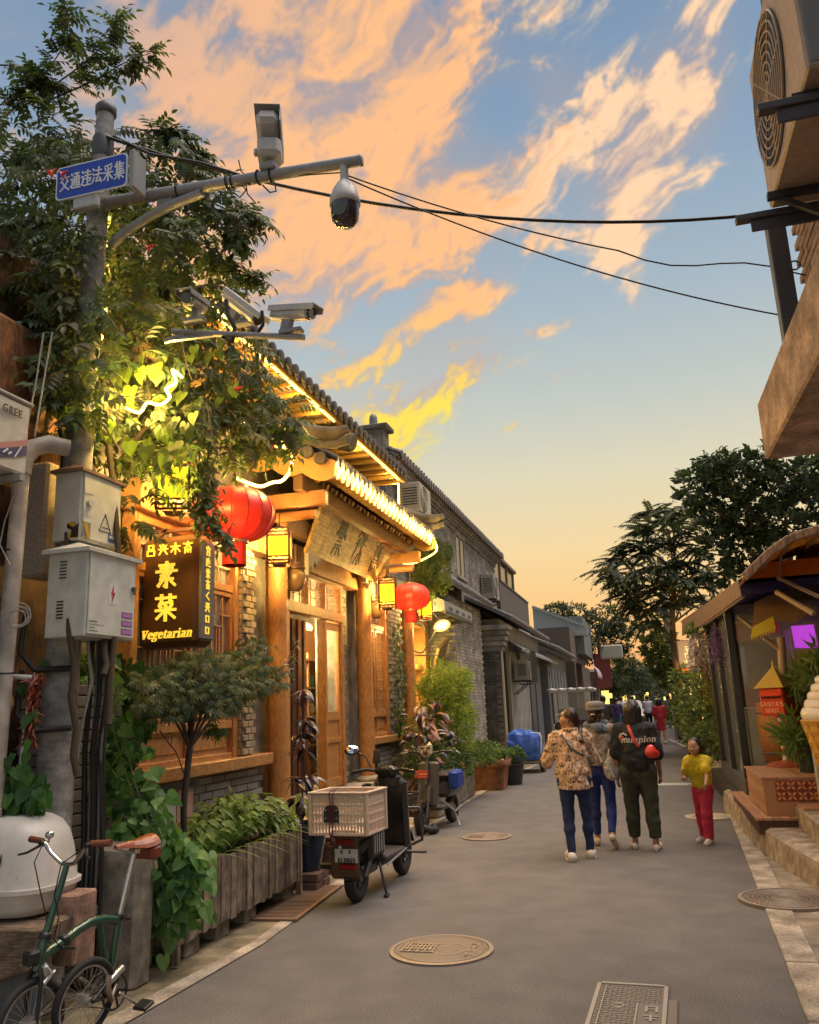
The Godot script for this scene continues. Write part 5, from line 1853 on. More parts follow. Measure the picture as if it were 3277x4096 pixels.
func tarp_cart()->void:
	var t:=thing("covered_cart","three wheeled cart under a crumpled bright blue tarpaulin","cart",V(-2.86,0,-20.6))
	t.scale=V(0.85,0.85,0.85)
	var b:=MB.new()
	var n1:=FastNoiseLite.new()
	n1.seed=77
	n1.frequency=1.3
	n1.fractal_octaves=3
	var pts:=[]
	var rows:=18
	var cols:=48
	for i in rows+1:
		var f:=float(i)/rows
		var ring:=[]
		for k in cols:
			var a:=TAU*k/cols
			var sq:float=1.0/maxf(absf(cos(a)),absf(sin(a)))
			sq=lerpf(1.0,sq,0.55)
			var rad:float
			var y:float
			if f<0.4:
				rad=f/0.4*0.95
				y=1.28-0.10*pow(f/0.4,3.0)
			else:
				var g:=(f-0.4)/0.6
				rad=0.95+0.10*sin(g*PI)+0.03*g
				y=1.18-0.86*g
			var px:=cos(a)*sq*rad*0.46
			var pz:=sin(a)*sq*rad*0.62
			y=y*0.74+0.12+0.16*(0.3-px)*(1.0-f)
			var w:=n1.get_noise_3d(px*2.0,y*1.2+px,pz*2.0)
			var fold:=sin(a*9.0+w*5.0)*0.03*smoothstep(0.35,1.0,f)
			ring.append(V(px*(1.0+fold)+w*0.05,y+w*0.11*(1.0-f*0.5),pz*(1.0+fold)+w*0.05))
		pts.append(ring)
	for i in rows:
		for k in cols:
			var l:=(k+1) % cols
			b.face([pts[i][k],pts[i+1][k],pts[i+1][l],pts[i][l]],pts[i][k]-V(0,0.6,0)+V(0,0.4,0))
	part(t,"tarpaulin",b,mat("tarp_blue",Color(0.02,0.09,0.42),{"rough":0.45,"tex":"soft","scale":2.0}))
	for q in [V(-0.28,0.27,0.42),V(0.5,0.24,0.15)]:
		b=MB.new()
		b.torus(q,V(1,0,0.1),0.2,0.055,22,8)
		var w:=part(t,"wheel",b,mats["tyre_black"])
		b=MB.new()
		b.torus(q,V(1,0,0.1),0.13,0.012,18,5)
		for k in 6:
			var a:=TAU*k/6
			b.rod(q,q+V(0,cos(a),sin(a))*0.14,0.006,4)
		part(w,"rim",b,mats["guard_silver"])
	b=MB.new()
	b.span(V(-0.45,0.3,0.5),V(0.5,0.36,-0.9))
	b.rod(V(-0.3,0.27,0.42),V(0.5,0.24,0.15),0.02)
	part(t,"frame",b,mats["trim_dark"])
	b=MB.new()
	b.tube(PV([V(0.48,0.5,0.3),V(0.52,0.95,0.3),V(0.46,1.05,0.2),V(0.2,1.06,0.1)]),PF([0.022]),7)
	part(t,"handle",b,mats["roof_white"])
func sag(a:Vector3,c:Vector3,drop:float,n:=18)->PackedVector3Array:
	var p:=PackedVector3Array()
	for i in n+1:
		var f:=float(i)/n
		p.append(a.lerp(c,f)-V(0,drop*4.0*f*(1.0-f),0))
	return p
func wires()->void:
	var m:=mat("cable_black",Color(0.015,0.014,0.014),{"rough":0.6})
	var b:=MB.new()
	b.tube(sag(V(-3.58,6.02,-4.7),V(1.56,5.28,-6.3),0.36),PF([0.013]),6)
	single("overhead_cable",b,m,"thick black overhead cable from the pole top across the lane","cable")
	b=MB.new()
	var p:=sag(V(-1.66,5.28,-4.75),V(1.6,4.72,-6.3),0.16)
	for i in range(10,19):
		p[i]=p[i]+V(0,-0.05*sin((i-10)*0.9),0)
	b.tube(p,PF([0.006]),5)
	single("overhead_wire",b,m,"thin wavy wire, middle of the three that cross the lane","cable")
	b=MB.new()
	b.tube(sag(V(-1.66,5.26,-4.75),V(1.5,4.3,-6.2),0.14),PF([0.006]),5)
	single("overhead_wire",b,m,"lowest thin wire crossing the lane to the brick wall","cable")
	b=MB.new()
	b.tube(sag(V(1.2,6.3,-32.0),V(-3.0,4.6,-44.0),0.3),PF([0.012]),4)
	single("overhead_wire",b,m,"distant wire strung over the far lane","cable")
func build_pole_and_boxes()->void:
	var galv:=mat("galvanised",Color(0.28,0.275,0.27),{"rough":0.5,"metal":0.35,"tex":"soft","scale":3.0})
	var black :Material=mats["cable_black"]
	var white:=mat("camera_white",Color(0.48,0.47,0.46),{"rough":0.4,"tex":"soft","scale":4.0})
	var cgrey:=mat("camera_grey",Color(0.27,0.265,0.26),{"rough":0.5})
	var lens:=mat("lens_black",Color(0.01,0.01,0.012),{"rough":0.06,"coat":1.0})
	var Z:=-4.75
	var t:=thing("steel_pole","tall grey pole rising through the creeper, with an arm reaching over the lane","pole")
	var b:=MB.new()
	b.tube(PV([V(-3.73,0,Z),V(-3.71,2.2,Z),V(-3.65,4.5,Z),V(-3.60,6.3,Z)]),PF([0.13,0.11,0.085,0.066]),16)
	part(t,"pole",b,mat("pole_grey",Color(0.3,0.29,0.28),{"rough":0.7,"tex":"grain","scale":1.2,"det":"blotch","dscale":0.9}))
	b=MB.new()
	b.lathe([W2(0.07,6.24),W2(0.08,6.25),W2(0.08,6.31),W2(0.05,6.35),W2(0,6.36)],16,Transform3D(BI,V(-3.6,0,Z)))
	b.lathe([W2(0.074,5.86),W2(0.08,5.88),W2(0.08,6.02),W2(0.074,6.04)],16,Transform3D(BI,V(-3.61,0,Z)))
	part(t,"pole_band",b,mats["steel_dark"])
	b=MB.new()
	var tip:=zp(1440,642,Z)
	var root:=zp(430,812,Z)
	b.tube(PV([root,root.lerp(tip,0.5),tip]),PF([0.046,0.043,0.04]),14)
	var arm:=part(t,"arm",b,galv)
	b=MB.new()
	b.lathe([W2(0.02,0),W2(0.042,0.0),W2(0.042,0.015),W2(0.02,0.02),W2(0,0.02)],12,Transform3D(Basis(V(0,0,1),-PI/2),tip))
	part(arm,"end_cap",b,cgrey)
	b=MB.new()
	b.tube(PV([zp(440,985,Z),zp(500,930,Z),zp(600,865,Z),zp(700,815,Z),zp(808,772,Z)]),PF([0.036]),12)
	part(t,"brace",b,galv)
	b=MB.new()
	var c0:=zp(660,790,Z)
	b.box(c0+V(0,-0.02,0),V(0.12,0.16,0.012))
	part(t,"gusset",b,galv)
	for k in 5:
		b=MB.new()
		var at:=root.lerp(tip,[0.3,0.5,0.52,0.62,0.67][k])
		b.torus(at,(tip-root).normalized(),0.05,0.006,16,5)
		part(arm,"cable_tie",b,black)
	b=MB.new()
	b.tube(PV([zp(455,545,Z),zp(600,615,Z),zp(800,650,Z),zp(960,700,Z),zp(1000,738,Z)]),PF([0.011]),6)
	b.tube(PV([zp(930,745,Z),zp(960,730,Z),zp(985,760,Z),zp(960,790,Z),zp(935,770,Z)]),PF([0.006]),5)
	b.tube(PV([zp(985,740,Z),zp(990,775,Z),zp(1025,815,Z)]),PF([0.005]),5)
	b.tube(PV([zp(1050,740,Z),zp(1080,770,Z),zp(1105,765,Z),zp(1100,735,Z)]),PF([0.006]),5)
	b.tube(PV([zp(955,640,Z),zp(965,685,Z),zp(1000,715,Z),zp(1150,705,Z),zp(1370,690,Z)]),PF([0.005]),5)
	part(t,"cable",b,black)
	t=thing("box_camera","boxy grey traffic camera standing on top of the pole arm","traffic camera")
	var bc:=zp(1080,690,Z)
	var fr:=Basis(V(0,1,0),0.35)*Basis(V(1,0,0),-0.30)
	b=MB.new()
	b.box(bc+V(-0.0,0.03,0),V(0.12,0.06,0.12),BI,0.01)
	b.rod(bc+V(0,-0.02,0),bc+V(0,0.1,0),0.03)
	part(t,"mount",b,cgrey)
	b=MB.new()
	b.box(bc+V(0,0.165,0),V(0.17,0.15,0.2),Basis(V(0,1,0),0.35),0.03)
	b.box(bc+V(-0.095,0.165,0.03),V(0.03,0.05,0.05),Basis(V(0,1,0),0.35),0.01)
	part(t,"lower_housing",b,white)
	b=MB.new()
	b.box(bc+V(-0.01,0.33,0),V(0.155,0.125,0.3),fr,0.03)
	part(t,"upper_housing",b,white)
	b=MB.new()
	b.box(bc+V(-0.01,0.33,0)+fr*V(0,0.074,0.0),V(0.185,0.012,0.36),fr,0.004)
	b.box(bc+V(-0.01,0.33,0)+fr*V(0.092,0.0,-0.02),V(0.01,0.16,0.36),fr,0.003)
	part(t,"sun_shield",b,cgrey)
	b=MB.new()
	b.box(bc+V(-0.01,0.33,0)+fr*V(0,0.0,0.152),V(0.1,0.07,0.004),fr)
	part(t,"front_plate",b,cgrey)
	t=thing("dome_camera","white dome camera hanging under the end of the pole arm","security camera")
	var dc:=zp(1380,800,Z)
	b=MB.new()
	b.rod(dc+V(0,0.12,0),dc+V(0,0.27,0),0.03,12)
	part(t,"stem",b,white)
	b=MB.new()
	b.lathe([W2(0.03,0.15),W2(0.05,0.13),W2(0.085,0.07),W2(0.105,0.0),W2(0.108,-0.04),W2(0.1,-0.05),W2(0,-0.05)],28,Transform3D(BI,dc))
	part(t,"hood",b,white)
	b=MB.new()
	b.lathe([W2(0.098,-0.05),W2(0.098,-0.11),W2(0.09,-0.16),W2(0.06,-0.195),W2(0,-0.21)],24,Transform3D(BI,dc))
	part(t,"dome",b,mat("dome_smoke",Color(0.035,0.025,0.025),{"rough":0.1,"coat":1.0}))
	b=MB.new()
	b.rod(dc+V(0.0,-0.12,0.06),dc+V(0.0,-0.13,0.108),0.045,18)
	part(t,"lens",b,lens)
	sign_board()
	t=thing("camera_bracket","horizontal steel rail with cables carrying the bullet cameras in front of the eave","bracket")
	var zz:=-4.9
	b=MB.new()
	b.rod(zp(690,1328,zz),zp(1217,1350,zz),0.023,10)
	b.rod(zp(740,1340,zz),zp(660,1365,zz),0.02,8)
	b.bar(zp(670,1362,zz),zp(860,1340,zz),0.03,0.02)
	part(t,"rail",b,galv)
	b=MB.new()
	b.tube(PV([zp(905,1200,zz),zp(912,1260,zz),zp(940,1310,zz),zp(930,1370,zz),zp(890,1350,zz)]),PF([0.016]),7)
	b.tube(PV([zp(1048,1245,zz),zp(1052,1300,zz),zp(1020,1350,zz)]),PF([0.013]),7)
	part(t,"cable",b,black)
	bullet_camera("white bullet camera pointing right at the end of the steel rail",zp(1165,1258,zz),Vector3(0.93,-0.24,0.25),0.36,white,cgrey,lens)
	bullet_camera("white bullet camera pointing down the eave, middle of the three on the rail",zp(965,1230,zz-0.1),Vector3(0.55,-0.52,0.1),0.40,white,cgrey,lens)
	bullet_camera("dark lensed bullet camera facing the viewer at the rail's leafy end",zp(780,1215,zz+0.05),Vector3(0.12,-0.2,1.0),0.3,cgrey,cgrey,lens)
	meter_boxes()
func bullet_camera(label:String,at:Vector3,dir:Vector3,ln:float,m:Material,g:Material,lens:Material)->void:
	var t:=thing("bullet_camera",label,"security camera",at,"bullet cameras on the steel rail")
	var z:=dir.normalized()
	var x:=UP.cross(z).normalized()
	var y:=z.cross(x)
	var bs:=Basis(x,y,z)
	var b:=MB.new()
	b.box(O3,V(0.095,0.085,ln),bs,0.025)
	part(t,"housing",b,m)
	b=MB.new()
	b.box(y*0.052+z*0.03,V(0.12,0.012,ln+0.05),bs,0.005)
	for s in [-1.0,1.0]:
		b.box(y*0.032+x*(s*0.057)+z*0.03,V(0.006,0.04,ln+0.05),bs,0.002)
	part(t,"sun_shield",b,m)
	b=MB.new()
	b.rod(z*(ln*0.5-0.01),z*(ln*0.5+0.012),0.04,18)
	part(t,"lens",b,lens)
	b=MB.new()
	b.box(-y*0.08-z*0.02,V(0.05,0.09,0.09),bs,0.01)
	b.box(V(0,-0.13,0),V(0.17,0.03,0.07),BI,0.006)
	part(t,"mount",b,g)
func sign_board()->void:
	var tl:=zp(232,685,-4.55)
	var tr:=zp(515,617,-4.55)
	var br:=zp(515,755,-4.55)
	var bl:=zp(226,810,-4.55)
	var ux:=(tr-tl).normalized()
	var uy:=(tl-bl).normalized()
	var nz:=ux.cross(uy).normalized()
	var w:=(tr-tl).length()
	var h:=((tl-bl).length()+(tr-br).length())*0.5
	var t:=thing("road_sign","blue rectangular road sign with six white characters on the pole","road sign")
	var b:=MB.new()
	var r:=0.035
	var poly:=PackedVector2Array()
	for c in [[w-r,h-r,0.0],[r,h-r,PI/2],[r,r,PI],[w-r,r,PI*1.5]]:
		for k in 5:
			var a:float=c[2]+PI/2*k/4
			poly.append(W2(c[0]+cos(a)*r,c[1]+sin(a)*r))
	b.extrude(poly,bl,ux,uy,0.012)
	part(t,"white_edge",b,mat("sign_white",Color(0.7,0.72,0.74),{"rough":0.35}))
	b=MB.new()
	var inner:=PackedVector2Array()
	for p in poly:
		inner.append(W2(w/2,h/2)+(p-W2(w/2,h/2))*W2((w-0.022)/w,(h-0.022)/h))
	b.extrude(inner,bl+nz*0.010,ux,uy,0.004)
	part(t,"blue_face",b,mat("sign_blue",Color(0.012,0.05,0.42),{"rough":0.3}))
	var cs:=["50,5 50,18|10,22 90,22|35,30 18,48|65,30 82,48|72,45 55,70 12,95|30,48 50,72 90,95","12,12 22,22|8,42 22,42 22,72 8,84|8,84 30,92 95,92|38,12 80,12 64,24|40,30 40,80|40,30 84,30 84,80 76,78|40,46 84,46|40,62 84,62|62,20 62,82","12,12 22,22|8,42 22,42 22,72 8,84|8,84 30,92 95,92|38,20 88,20|38,38 88,38|36,56 90,56 86,70 78,72|62,8 62,84",
		"12,12 24,22|8,38 20,46|8,88 26,60|40,24 88,24|64,6 64,46|34,46 94,46|62,48 42,84 84,82|74,66 90,92","78,6 20,14|22,24 30,36|48,20 52,34|82,18 70,36|10,50 90,50|50,40 50,96|46,54 12,88|54,54 90,88","32,4 14,28|28,18 28,62|52,4 58,14|28,18 88,18|28,32 82,32|28,46 82,46|28,60 90,60|56,18 56,60|10,72 92,72|50,62 50,98|46,74 14,96|54,74 88,96"]
	var step:=(w-0.05)/6.0
	for i in 6:
		b=MB.new()
		b.glyph(cs[i],bl+ux*(0.032+i*step)+uy*(h*0.5+0.075)+nz*0.015,ux*0.62,uy,0.15,0.0125,0.006)
		part(t,"lettering",b,mats["sign_white"])
	b=MB.new()
	b.box(bl+ux*(w+0.03)+uy*(h*0.5)-nz*0.07,V(0.05,h+0.04,0.16),Basis(ux,uy,nz),0.01)
	part(t,"side_box",b,mats["camera_grey"])
	b=MB.new()
	b.box(bl+ux*0.24-uy*0.04-nz*0.03,V(0.2,0.1,0.06),Basis(ux,uy,nz),0.008)
	part(t,"bracket",b,mats["camera_white"])
func meter_boxes()->void:
	var m:=mat("meter_paint",Color(0.56,0.555,0.50),{"rough":0.5,"tex":"soft","scale":1.0})
	var m2:=mat("meter_paint_cool",Color(0.60,0.615,0.57),{"rough":0.45,"tex":"soft","scale":1.0})
	var rust:=mat("meter_rust",Color(0.21,0.13,0.09),{"rough":0.85,"tex":"fine","scale":3.0})
	var dark :Material=mats["lens_black"]
	var t:=thing("meter_box","upper grey steel meter box with a warning triangle on the pole","meter box")
	var b:=MB.new()
	b.span(V(-3.735,2.82,-4.6),V(-3.525,3.315,-5.05),0.006)
	part(t,"body",b,m)
	b=MB.new()
	b.span(V(-3.523,2.84,-4.62),V(-3.514,3.295,-5.03),0.003)
	part(t,"door",b,m2)
	b=MB.new()
	b.face([V(-3.76,3.318,-4.575),V(-3.50,3.318,-4.575),V(-3.63,3.37,-4.65)],V(0,0.5,1))
	b.face([V(-3.76,3.318,-4.575),V(-3.63,3.37,-4.65),V(-3.63,3.37,-5.0),V(-3.76,3.318,-5.08)],V(-0.5,1,0))
	b.face([V(-3.50,3.318,-4.575),V(-3.63,3.37,-4.65),V(-3.63,3.37,-5.0),V(-3.50,3.318,-5.08)],V(0.5,1,0))
	b.span(V(-3.76,3.297,-4.575),V(-3.5,3.319,-5.08))
	part(t,"lid",b,rust)
	var o:=V(-3.513,0,0)
	b=MB.new()
	b.glyph("50,10 90,88 10,88 50,10|30,70 70,70",V(-3.513,3.06,-4.78),V(0,0,-1),V(0,1,0),0.16,0.008,0.004)
	part(t,"warning_triangle",b,dark)
	b=MB.new()
	b.box(V(-3.512,2.885,-4.965),V(0.004,0.055,0.13),BI)
	part(t,"blue_plate",b,mat("plate_blue",Color(0.05,0.14,0.35),{"rough":0.5}))
	b=MB.new()
	b.box(V(-3.508,2.893,-4.965),V(0.004,0.018,0.11),BI)
	part(t,"plate_text",b,mat("paper",Color(0.6,0.59,0.54),{"rough":0.7}))
	for s in [[3.19,-4.67,0.08,0.1],[3.03,-4.665,0.075,0.09]]:
		b=MB.new()
		b.box(V(-3.512,s[0],s[1]),V(0.003,s[2],s[3]),Basis(V(1,0,0),0.1))
		part(t,"paper_label",b,mats["paper"])
	b=MB.new()
	b.rod(V(-3.515,3.085,-4.67),V(-3.49,3.085,-4.67),0.024,16)
	part(t,"lock",b,mats["chrome"])
	b=MB.new()
	b.extrude(PackedVector2Array([W2(0,0),W2(0.09,0),W2(0.09,0.06),W2(0.06,0.11),W2(0.0,0.11),W2(0.03,0.06)]),V(-3.617,2.835,-4.599),V(1,0,0),V(0,1,0),0.003)
	part(t,"sticker",b,mat("sticker_yellow",Color(0.5,0.29,0.03),{"rough":0.6}))
	b=MB.new()
	b.extrude(PackedVector2Array([W2(0.03,0.0),W2(0.09,0.0),W2(0.09,0.095),W2(0.045,0.07),W2(0.0,0.10),W2(0.0,0.07),W2(0.04,0.05)]),V(-3.615,2.837,-4.5955),V(1,0,0),V(0,1,0),0.003)
	part(t,"sticker_mark",b,dark)
	b=MB.new()
	b.extrude(PackedVector2Array([W2(0,0),W2(0.09,0),W2(0.09,0.11),W2(0.03,0.11)]),V(-3.513,2.84,-4.61),V(0,0,-1),V(0,1,0),0.003)
	part(t,"sticker",b,mat("sticker_grey",Color(0.2,0.2,0.2),{"rough":0.6}))
	b=MB.new()
	b.extrude(PackedVector2Array([W2(0.0,0.11),W2(0.05,0.1),W2(0.085,0.0),W2(0.06,0.0),W2(0.02,0.07)]),V(-3.509,2.84,-4.61),V(0,0,-1),V(0,1,0),0.003)
	part(t,"sticker_mark",b,mats["sticker_yellow"])
	t=thing("meter_box","lower, larger grey steel meter box with a red lightning bolt label","meter box")
	b=MB.new()
	b.span(V(-3.668,2.165,-4.5),V(-3.368,2.735,-5.03),0.006)
	part(t,"body",b,m)
	b=MB.new()
	b.span(V(-3.366,2.18,-4.515),V(-3.356,2.72,-5.015),0.003)
	part(t,"door",b,m2)
	b=MB.new()
	b.face([V(-3.70,2.735,-4.465),V(-3.335,2.735,-4.465),V(-3.52,2.80,-4.6)],V(0,0.5,1))
	b.face([V(-3.70,2.735,-4.465),V(-3.52,2.80,-4.6),V(-3.52,2.80,-4.95),V(-3.70,2.735,-5.065)],V(-0.5,1,0))
	b.face([V(-3.335,2.735,-4.465),V(-3.52,2.80,-4.6),V(-3.52,2.80,-4.95),V(-3.335,2.735,-5.065)],V(0.5,1,0))
	b.span(V(-3.70,2.71,-4.465),V(-3.335,2.736,-5.065))
	part(t,"lid",b,m)
	for k in 2:
		for i in 6:
			b=MB.new()
			b.box(V(-3.55-0.01*k,2.655-k*0.26-i*0.021,-4.499),V(0.052,0.009,0.01),Basis(V(1,0,0),0.5),0.002)
			part(t,"louvre",b,dark)
	b=MB.new()
	b.box(V(-3.3555,2.46,-4.76),V(0.003,0.14,0.085),BI)
	part(t,"bolt_label",b,mats["sign_white"])
	b=MB.new()
	b.extrude(PackedVector2Array([W2(0.045,0.12),W2(0.02,0.055),W2(0.04,0.06),W2(0.03,0.0),W2(0.068,0.07),W2(0.045,0.066)]),V(-3.353,2.40,-4.718),V(0,0,-1),V(0,1,0),0.003)
	part(t,"bolt",b,mat("bolt_red",Color(0.5,0.02,0.02),{"rough":0.5}))
	for i in 3:
		b=MB.new()
		b.box(V(-3.3555,2.33-i*0.056,-4.93),V(0.003,0.042,0.125),BI)
		part(t,"purple_label",b,mat("label_purple",Color(0.3,0.12,0.36),{"rough":0.5}))
		b=MB.new()
		b.box(V(-3.3535,2.328-i*0.056,-4.93),V(0.003,0.024,0.105),BI)
		part(t,"label_strip",b,mat("label_lilac",Color(0.42,0.2,0.47),{"rough":0.5}))
	b=MB.new()
	for i in 4:
		for k in [7,13,5,8][i]:
			b.box(V(-3.3553,2.262-i*0.02,-4.53-k*0.012),V(0.0025,[0.009,0.003,0.006,0.006][i],0.008),BI)
	part(t,"small_print",b,mat("print_grey",Color(0.2,0.2,0.19),{"rough":0.7}))
	b=MB.new()
	b.rod(V(-3.36,2.52,-4.985),V(-3.335,2.52,-4.985),0.016,12)
	b.box(V(-3.338,2.5,-4.985),V(0.012,0.045,0.018),BI,0.003)
	part(t,"lock",b,dark)
	t=thing("cable_bundle","black cables and conduits running down behind the meter boxes","cables")
	for i in 9:
		b=MB.new()
		var x:=-3.56+(i % 5)*0.035
		var z:=-4.85-(i/5)*0.05
		b.tube(PV([V(x,2.18,z),V(x+rnd(-0.02,0.02),1.8,z),V(x-0.04+rnd(-0.03,0.03),1.45,z-0.02),V(x-0.03,0.9,z-0.05),V(x,0.1,z)]),PF([rnd(0.008,0.018)]),6)
		part(t,"cable",b,[mats["cable_black"],mat("cable_grey",Color(0.12,0.12,0.12),{"rough":0.5})][i % 2])
	for k in 2:
		b=MB.new()
		var y:float=[2.0,1.62][k]
		b.tube(PV([V(-3.86,y+0.35,-4.55),V(-3.84,y+0.08,-4.5),V(-3.74,y-0.03,-4.52),V(-3.58,y-0.02,-4.7)]),PF([0.019]),8)
		part(t,"hose",b,mats["cable_black"])
	b=MB.new()
	b.tube(PV([V(-3.56,2.15,-4.8),V(-3.5,1.9,-4.78),V(-3.56,1.6,-4.78),V(-3.6,1.3,-4.8)]),PF([0.01,0.014,0.006]),6)
	part(t,"plastic_sheath",b,mats["pale_frame"])
func loft(b:MB,at:Vector3,rings:Array,n:=40,e:=4.0)->void:
	var pts:=[]
	for r in rings:
		var ring:=[]
		for k in n:
			var a:=TAU*k/n
			var c:=cos(a)
			var s:=sin(a)
			var q:=pow(pow(absf(c),e)+pow(absf(s),e),-1.0/e)
			ring.append(at+V(c*q*r[1],r[0],s*q*r[2]))
		pts.append(ring)
	var m:=rings.size()
	var nrm:=[]
	for i in m:
		var row:=[]
		for k in n:
			var du:Vector3=pts[i][(k+1) % n]-pts[i][(k+n-1) % n]
			var dv:Vector3=pts[mini(i+1,m-1)][k]-pts[maxi(i-1,0)][k]
			var q:=dv.cross(du).normalized()
			if q.dot(pts[i][k]-(at+V(0,(rings[0][0]+rings[m-1][0])*0.5,0)))<0.0:
				q=-q
			row.append(q)
		nrm.append(row)
	for i in m-1:
		for k in n:
			var l:=(k+1) % n
			b.squad(pts[i][k],pts[i+1][k],pts[i+1][l],pts[i][l],nrm[i][k],nrm[i+1][k],nrm[i+1][l],nrm[i][l])
	for f in [0,m-1]:
		var c:=at+V(0,rings[f][0],0)
		for k in n:
			b.face([c,pts[f][k],pts[f][(k+1) % n]],Vector3.DOWN if f==0 else UP)
func build_near_left()->void:
	var dark :Material=mats["dark_wood"]
	var pvc:=mat("pvc_pipe",Color(0.6,0.53,0.46),{"rough":0.5,"tex":"soft","scale":1.2,"det":"blotch","dscale":0.6})
	var t:=thing("side_house","dark brown boarded house side behind the creeper at the left edge","house")
	var b:=MB.new()
	b.span(V(-9,0,-3.0),V(-4.26,5.2,-5.7))
	part(t,"wall",b,mat("brown_boards",Color(0.085,0.045,0.025),{"rough":0.8,"tex":"wood","scale":Vector3(3,0.6,3),"det":"blotch","dscale":0.6}))
	b=MB.new()
	b.span(V(-4.4,2.9,-4.9),V(-4.1,5.0,-5.5),0.02)
	b.span(V(-4.3,3.6,-3.6),V(-3.95,4.4,-4.9),0.05)
	part(t,"cladding",b,mat("rust_boards",Color(0.20,0.085,0.035),{"rough":0.75,"tex":"wood","scale":Vector3(3,0.6,3),"det":"blotch","dscale":0.8}))
	b=MB.new()
	b.span(V(-4.08,2.62,-4.72),V(-3.9,3.45,-4.95),0.02)
	part(t,"pale_panel",b,mat("pale_panel",Color(0.40,0.33,0.25),{"rough":0.8,"tex":"grain","scale":1.5}))
	for i in 24:
		b=MB.new()
		b.span(V(-4.2+0.01*(i % 3),0.02+i*0.078,-4.95),V(-3.75,0.09+i*0.078,-5.5),0.006)
		part(t,"brick",b,[mats["grey_brick_b"],mat("dull_brick",Color(0.15,0.12,0.095),{"rough":0.9,"tex":"grain","scale":3.0})][i % 2])
	t=thing("air_conditioner","white outdoor air conditioner with a brand name at the left edge above the thick pipe","air conditioner")
	b=MB.new()
	b.span(V(-4.3,3.12,-3.3),V(-3.5,3.50,-4.0),0.012)
	var P0:=zp(-160,1540,-4.0)
	var face:=V(0,0,1)
	var m:=mat("ac_white",Color(0.50,0.48,0.45),{"rough":0.45,"tex":"soft","scale":2.0})
	b=MB.new()
	b.span(V(-3.9,3.11,-3.35),V(-3.5,3.56,-4.05),0.014)
	part(t,"casing",b,m)
	b=MB.new()
	b.span(V(-3.91,3.56,-3.33),V(-3.49,3.585,-4.07),0.008)
	part(t,"lid",b,mats["pale_frame"])
	b=MB.new()
	text(b,"GREE",V(-3.485,3.475,-3.88),V(0,0,-1),V(0,1,0),0.048,0.004)
	b.lathe([W2(0,0),W2(0.024,0),W2(0.024,0.004),W2(0,0.004)],18,Transform3D(Basis(V(0,0,1),-PI/2),V(-3.5,3.49,-3.73)))
	part(t,"lettering",b,mat("logo_brown",Color(0.08,0.06,0.05),{"rough":0.5}))
	b=MB.new()
	b.extrude(PackedVector2Array([W2(0,0),W2(0.34,0.1),W2(0.34,0.19),W2(0.0,0.06)]),V(-3.4995,3.15,-3.69),V(0,0,-1),V(0,1,0),0.004)
	part(t,"sticker",b,mat("sticker_rose",Color(0.45,0.2,0.2),{"rough":0.5}))
	b=MB.new()
	b.extrude(PackedVector2Array([W2(0.04,-0.01),W2(0.34,0.085),W2(0.34,0.15),W2(0.04,0.04)]),V(-3.4955,3.15,-3.69),V(0,0,-1),V(0,1,0),0.003)
	part(t,"sticker_mark",b,mat("sticker_navy",Color(0.03,0.03,0.12),{"rough":0.5}))
	b=MB.new()
	for k in 5:
		b.ball(V(-3.491,3.205+0.012*(k % 3),-3.84-k*0.014),V(0.003,0.009,0.009),6)
	b.bar(V(-3.491,3.2,-3.93),V(-3.491,3.28,-3.98),0.006,0.006)
	part(t,"sticker_dots",b,mats["sign_white"])
	b=MB.new()
	b.span(V(-4.3,3.06,-3.5),V(-3.46,3.1,-3.54))
	b.span(V(-4.3,3.06,-3.95),V(-3.46,3.1,-3.99))
	part(t,"wall_bracket",b,mats["camera_grey"])
	t=thing("drain_pipe","thick beige plastic pipe rising along the left edge with an elbow at its top","pipe")
	b=MB.new()
	b.tube(PV([V(-3.80,0.2,-4.3),V(-3.775,2.0,-4.3),V(-3.755,3.24,-4.3)]),PF([0.052]),18)
	part(t,"pipe",b,pvc)
	b=MB.new()
	b.tube(PV([V(-3.755,3.22,-4.3),V(-3.75,3.33,-4.31),V(-3.72,3.41,-4.35),V(-3.66,3.45,-4.42),V(-3.58,3.44,-4.52)]),PF([0.058,0.06,0.062,0.062,0.058]),18)
	part(t,"elbow",b,pvc)
	for y in [2.72,1.95]:
		b=MB.new()
		b.torus(V(-3.78,y,-4.3),V(0.12,1,0.1),0.054,0.006,20,5)
		part(t,"strap",b,mats["cable_black"])
	b=MB.new()
	b.tube(PV([V(-3.72,3.15,-4.24),V(-3.8,2.9,-4.235),V(-3.83,2.75,-4.24),V(-3.72,2.6,-4.22)]),PF([0.005]),5)
	for k in 5:
		b.torus(V(-3.68+k*0.006,2.27+0.015*(k % 3),-4.26),V(0.3+0.1*k,0.3*(k % 2),1),0.055+0.007*(k % 3),0.003,20,4)
	part(t,"wire_coil",b,mats["pale_frame"])
	for k in 2:
		b=MB.new()
		b.tube(PV([V(-3.66+k*0.07,4.2,-4.3),V(-3.68+k*0.06,3.8,-4.28),V(-3.72+k*0.08,3.45,-4.26)]),PF([0.006]),5)
		single("hanging_wire",b,mats["pale_frame"],["thin pale wire hanging beside the air conditioner, outer one","thin pale wire hanging beside the air conditioner, nearer the pole"][k],"wire")
	var rail:=thing("white_rail","white painted pipe rail with a slanting leg beside the pet house","rail")
	b=MB.new()
	b.rod(V(-4.1,1.955,-4.38),V(-3.65,1.915,-4.4),0.017,10)
	part(rail,"bar",b,mat("white_pipe",Color(0.6,0.59,0.58),{"rough":0.4}))
	b=MB.new()
	b.rod(V(-3.645,1.9,-4.4),V(-3.72,1.1,-4.4),0.017,10)
	part(rail,"leg",b,mats["white_pipe"])
	b=MB.new()
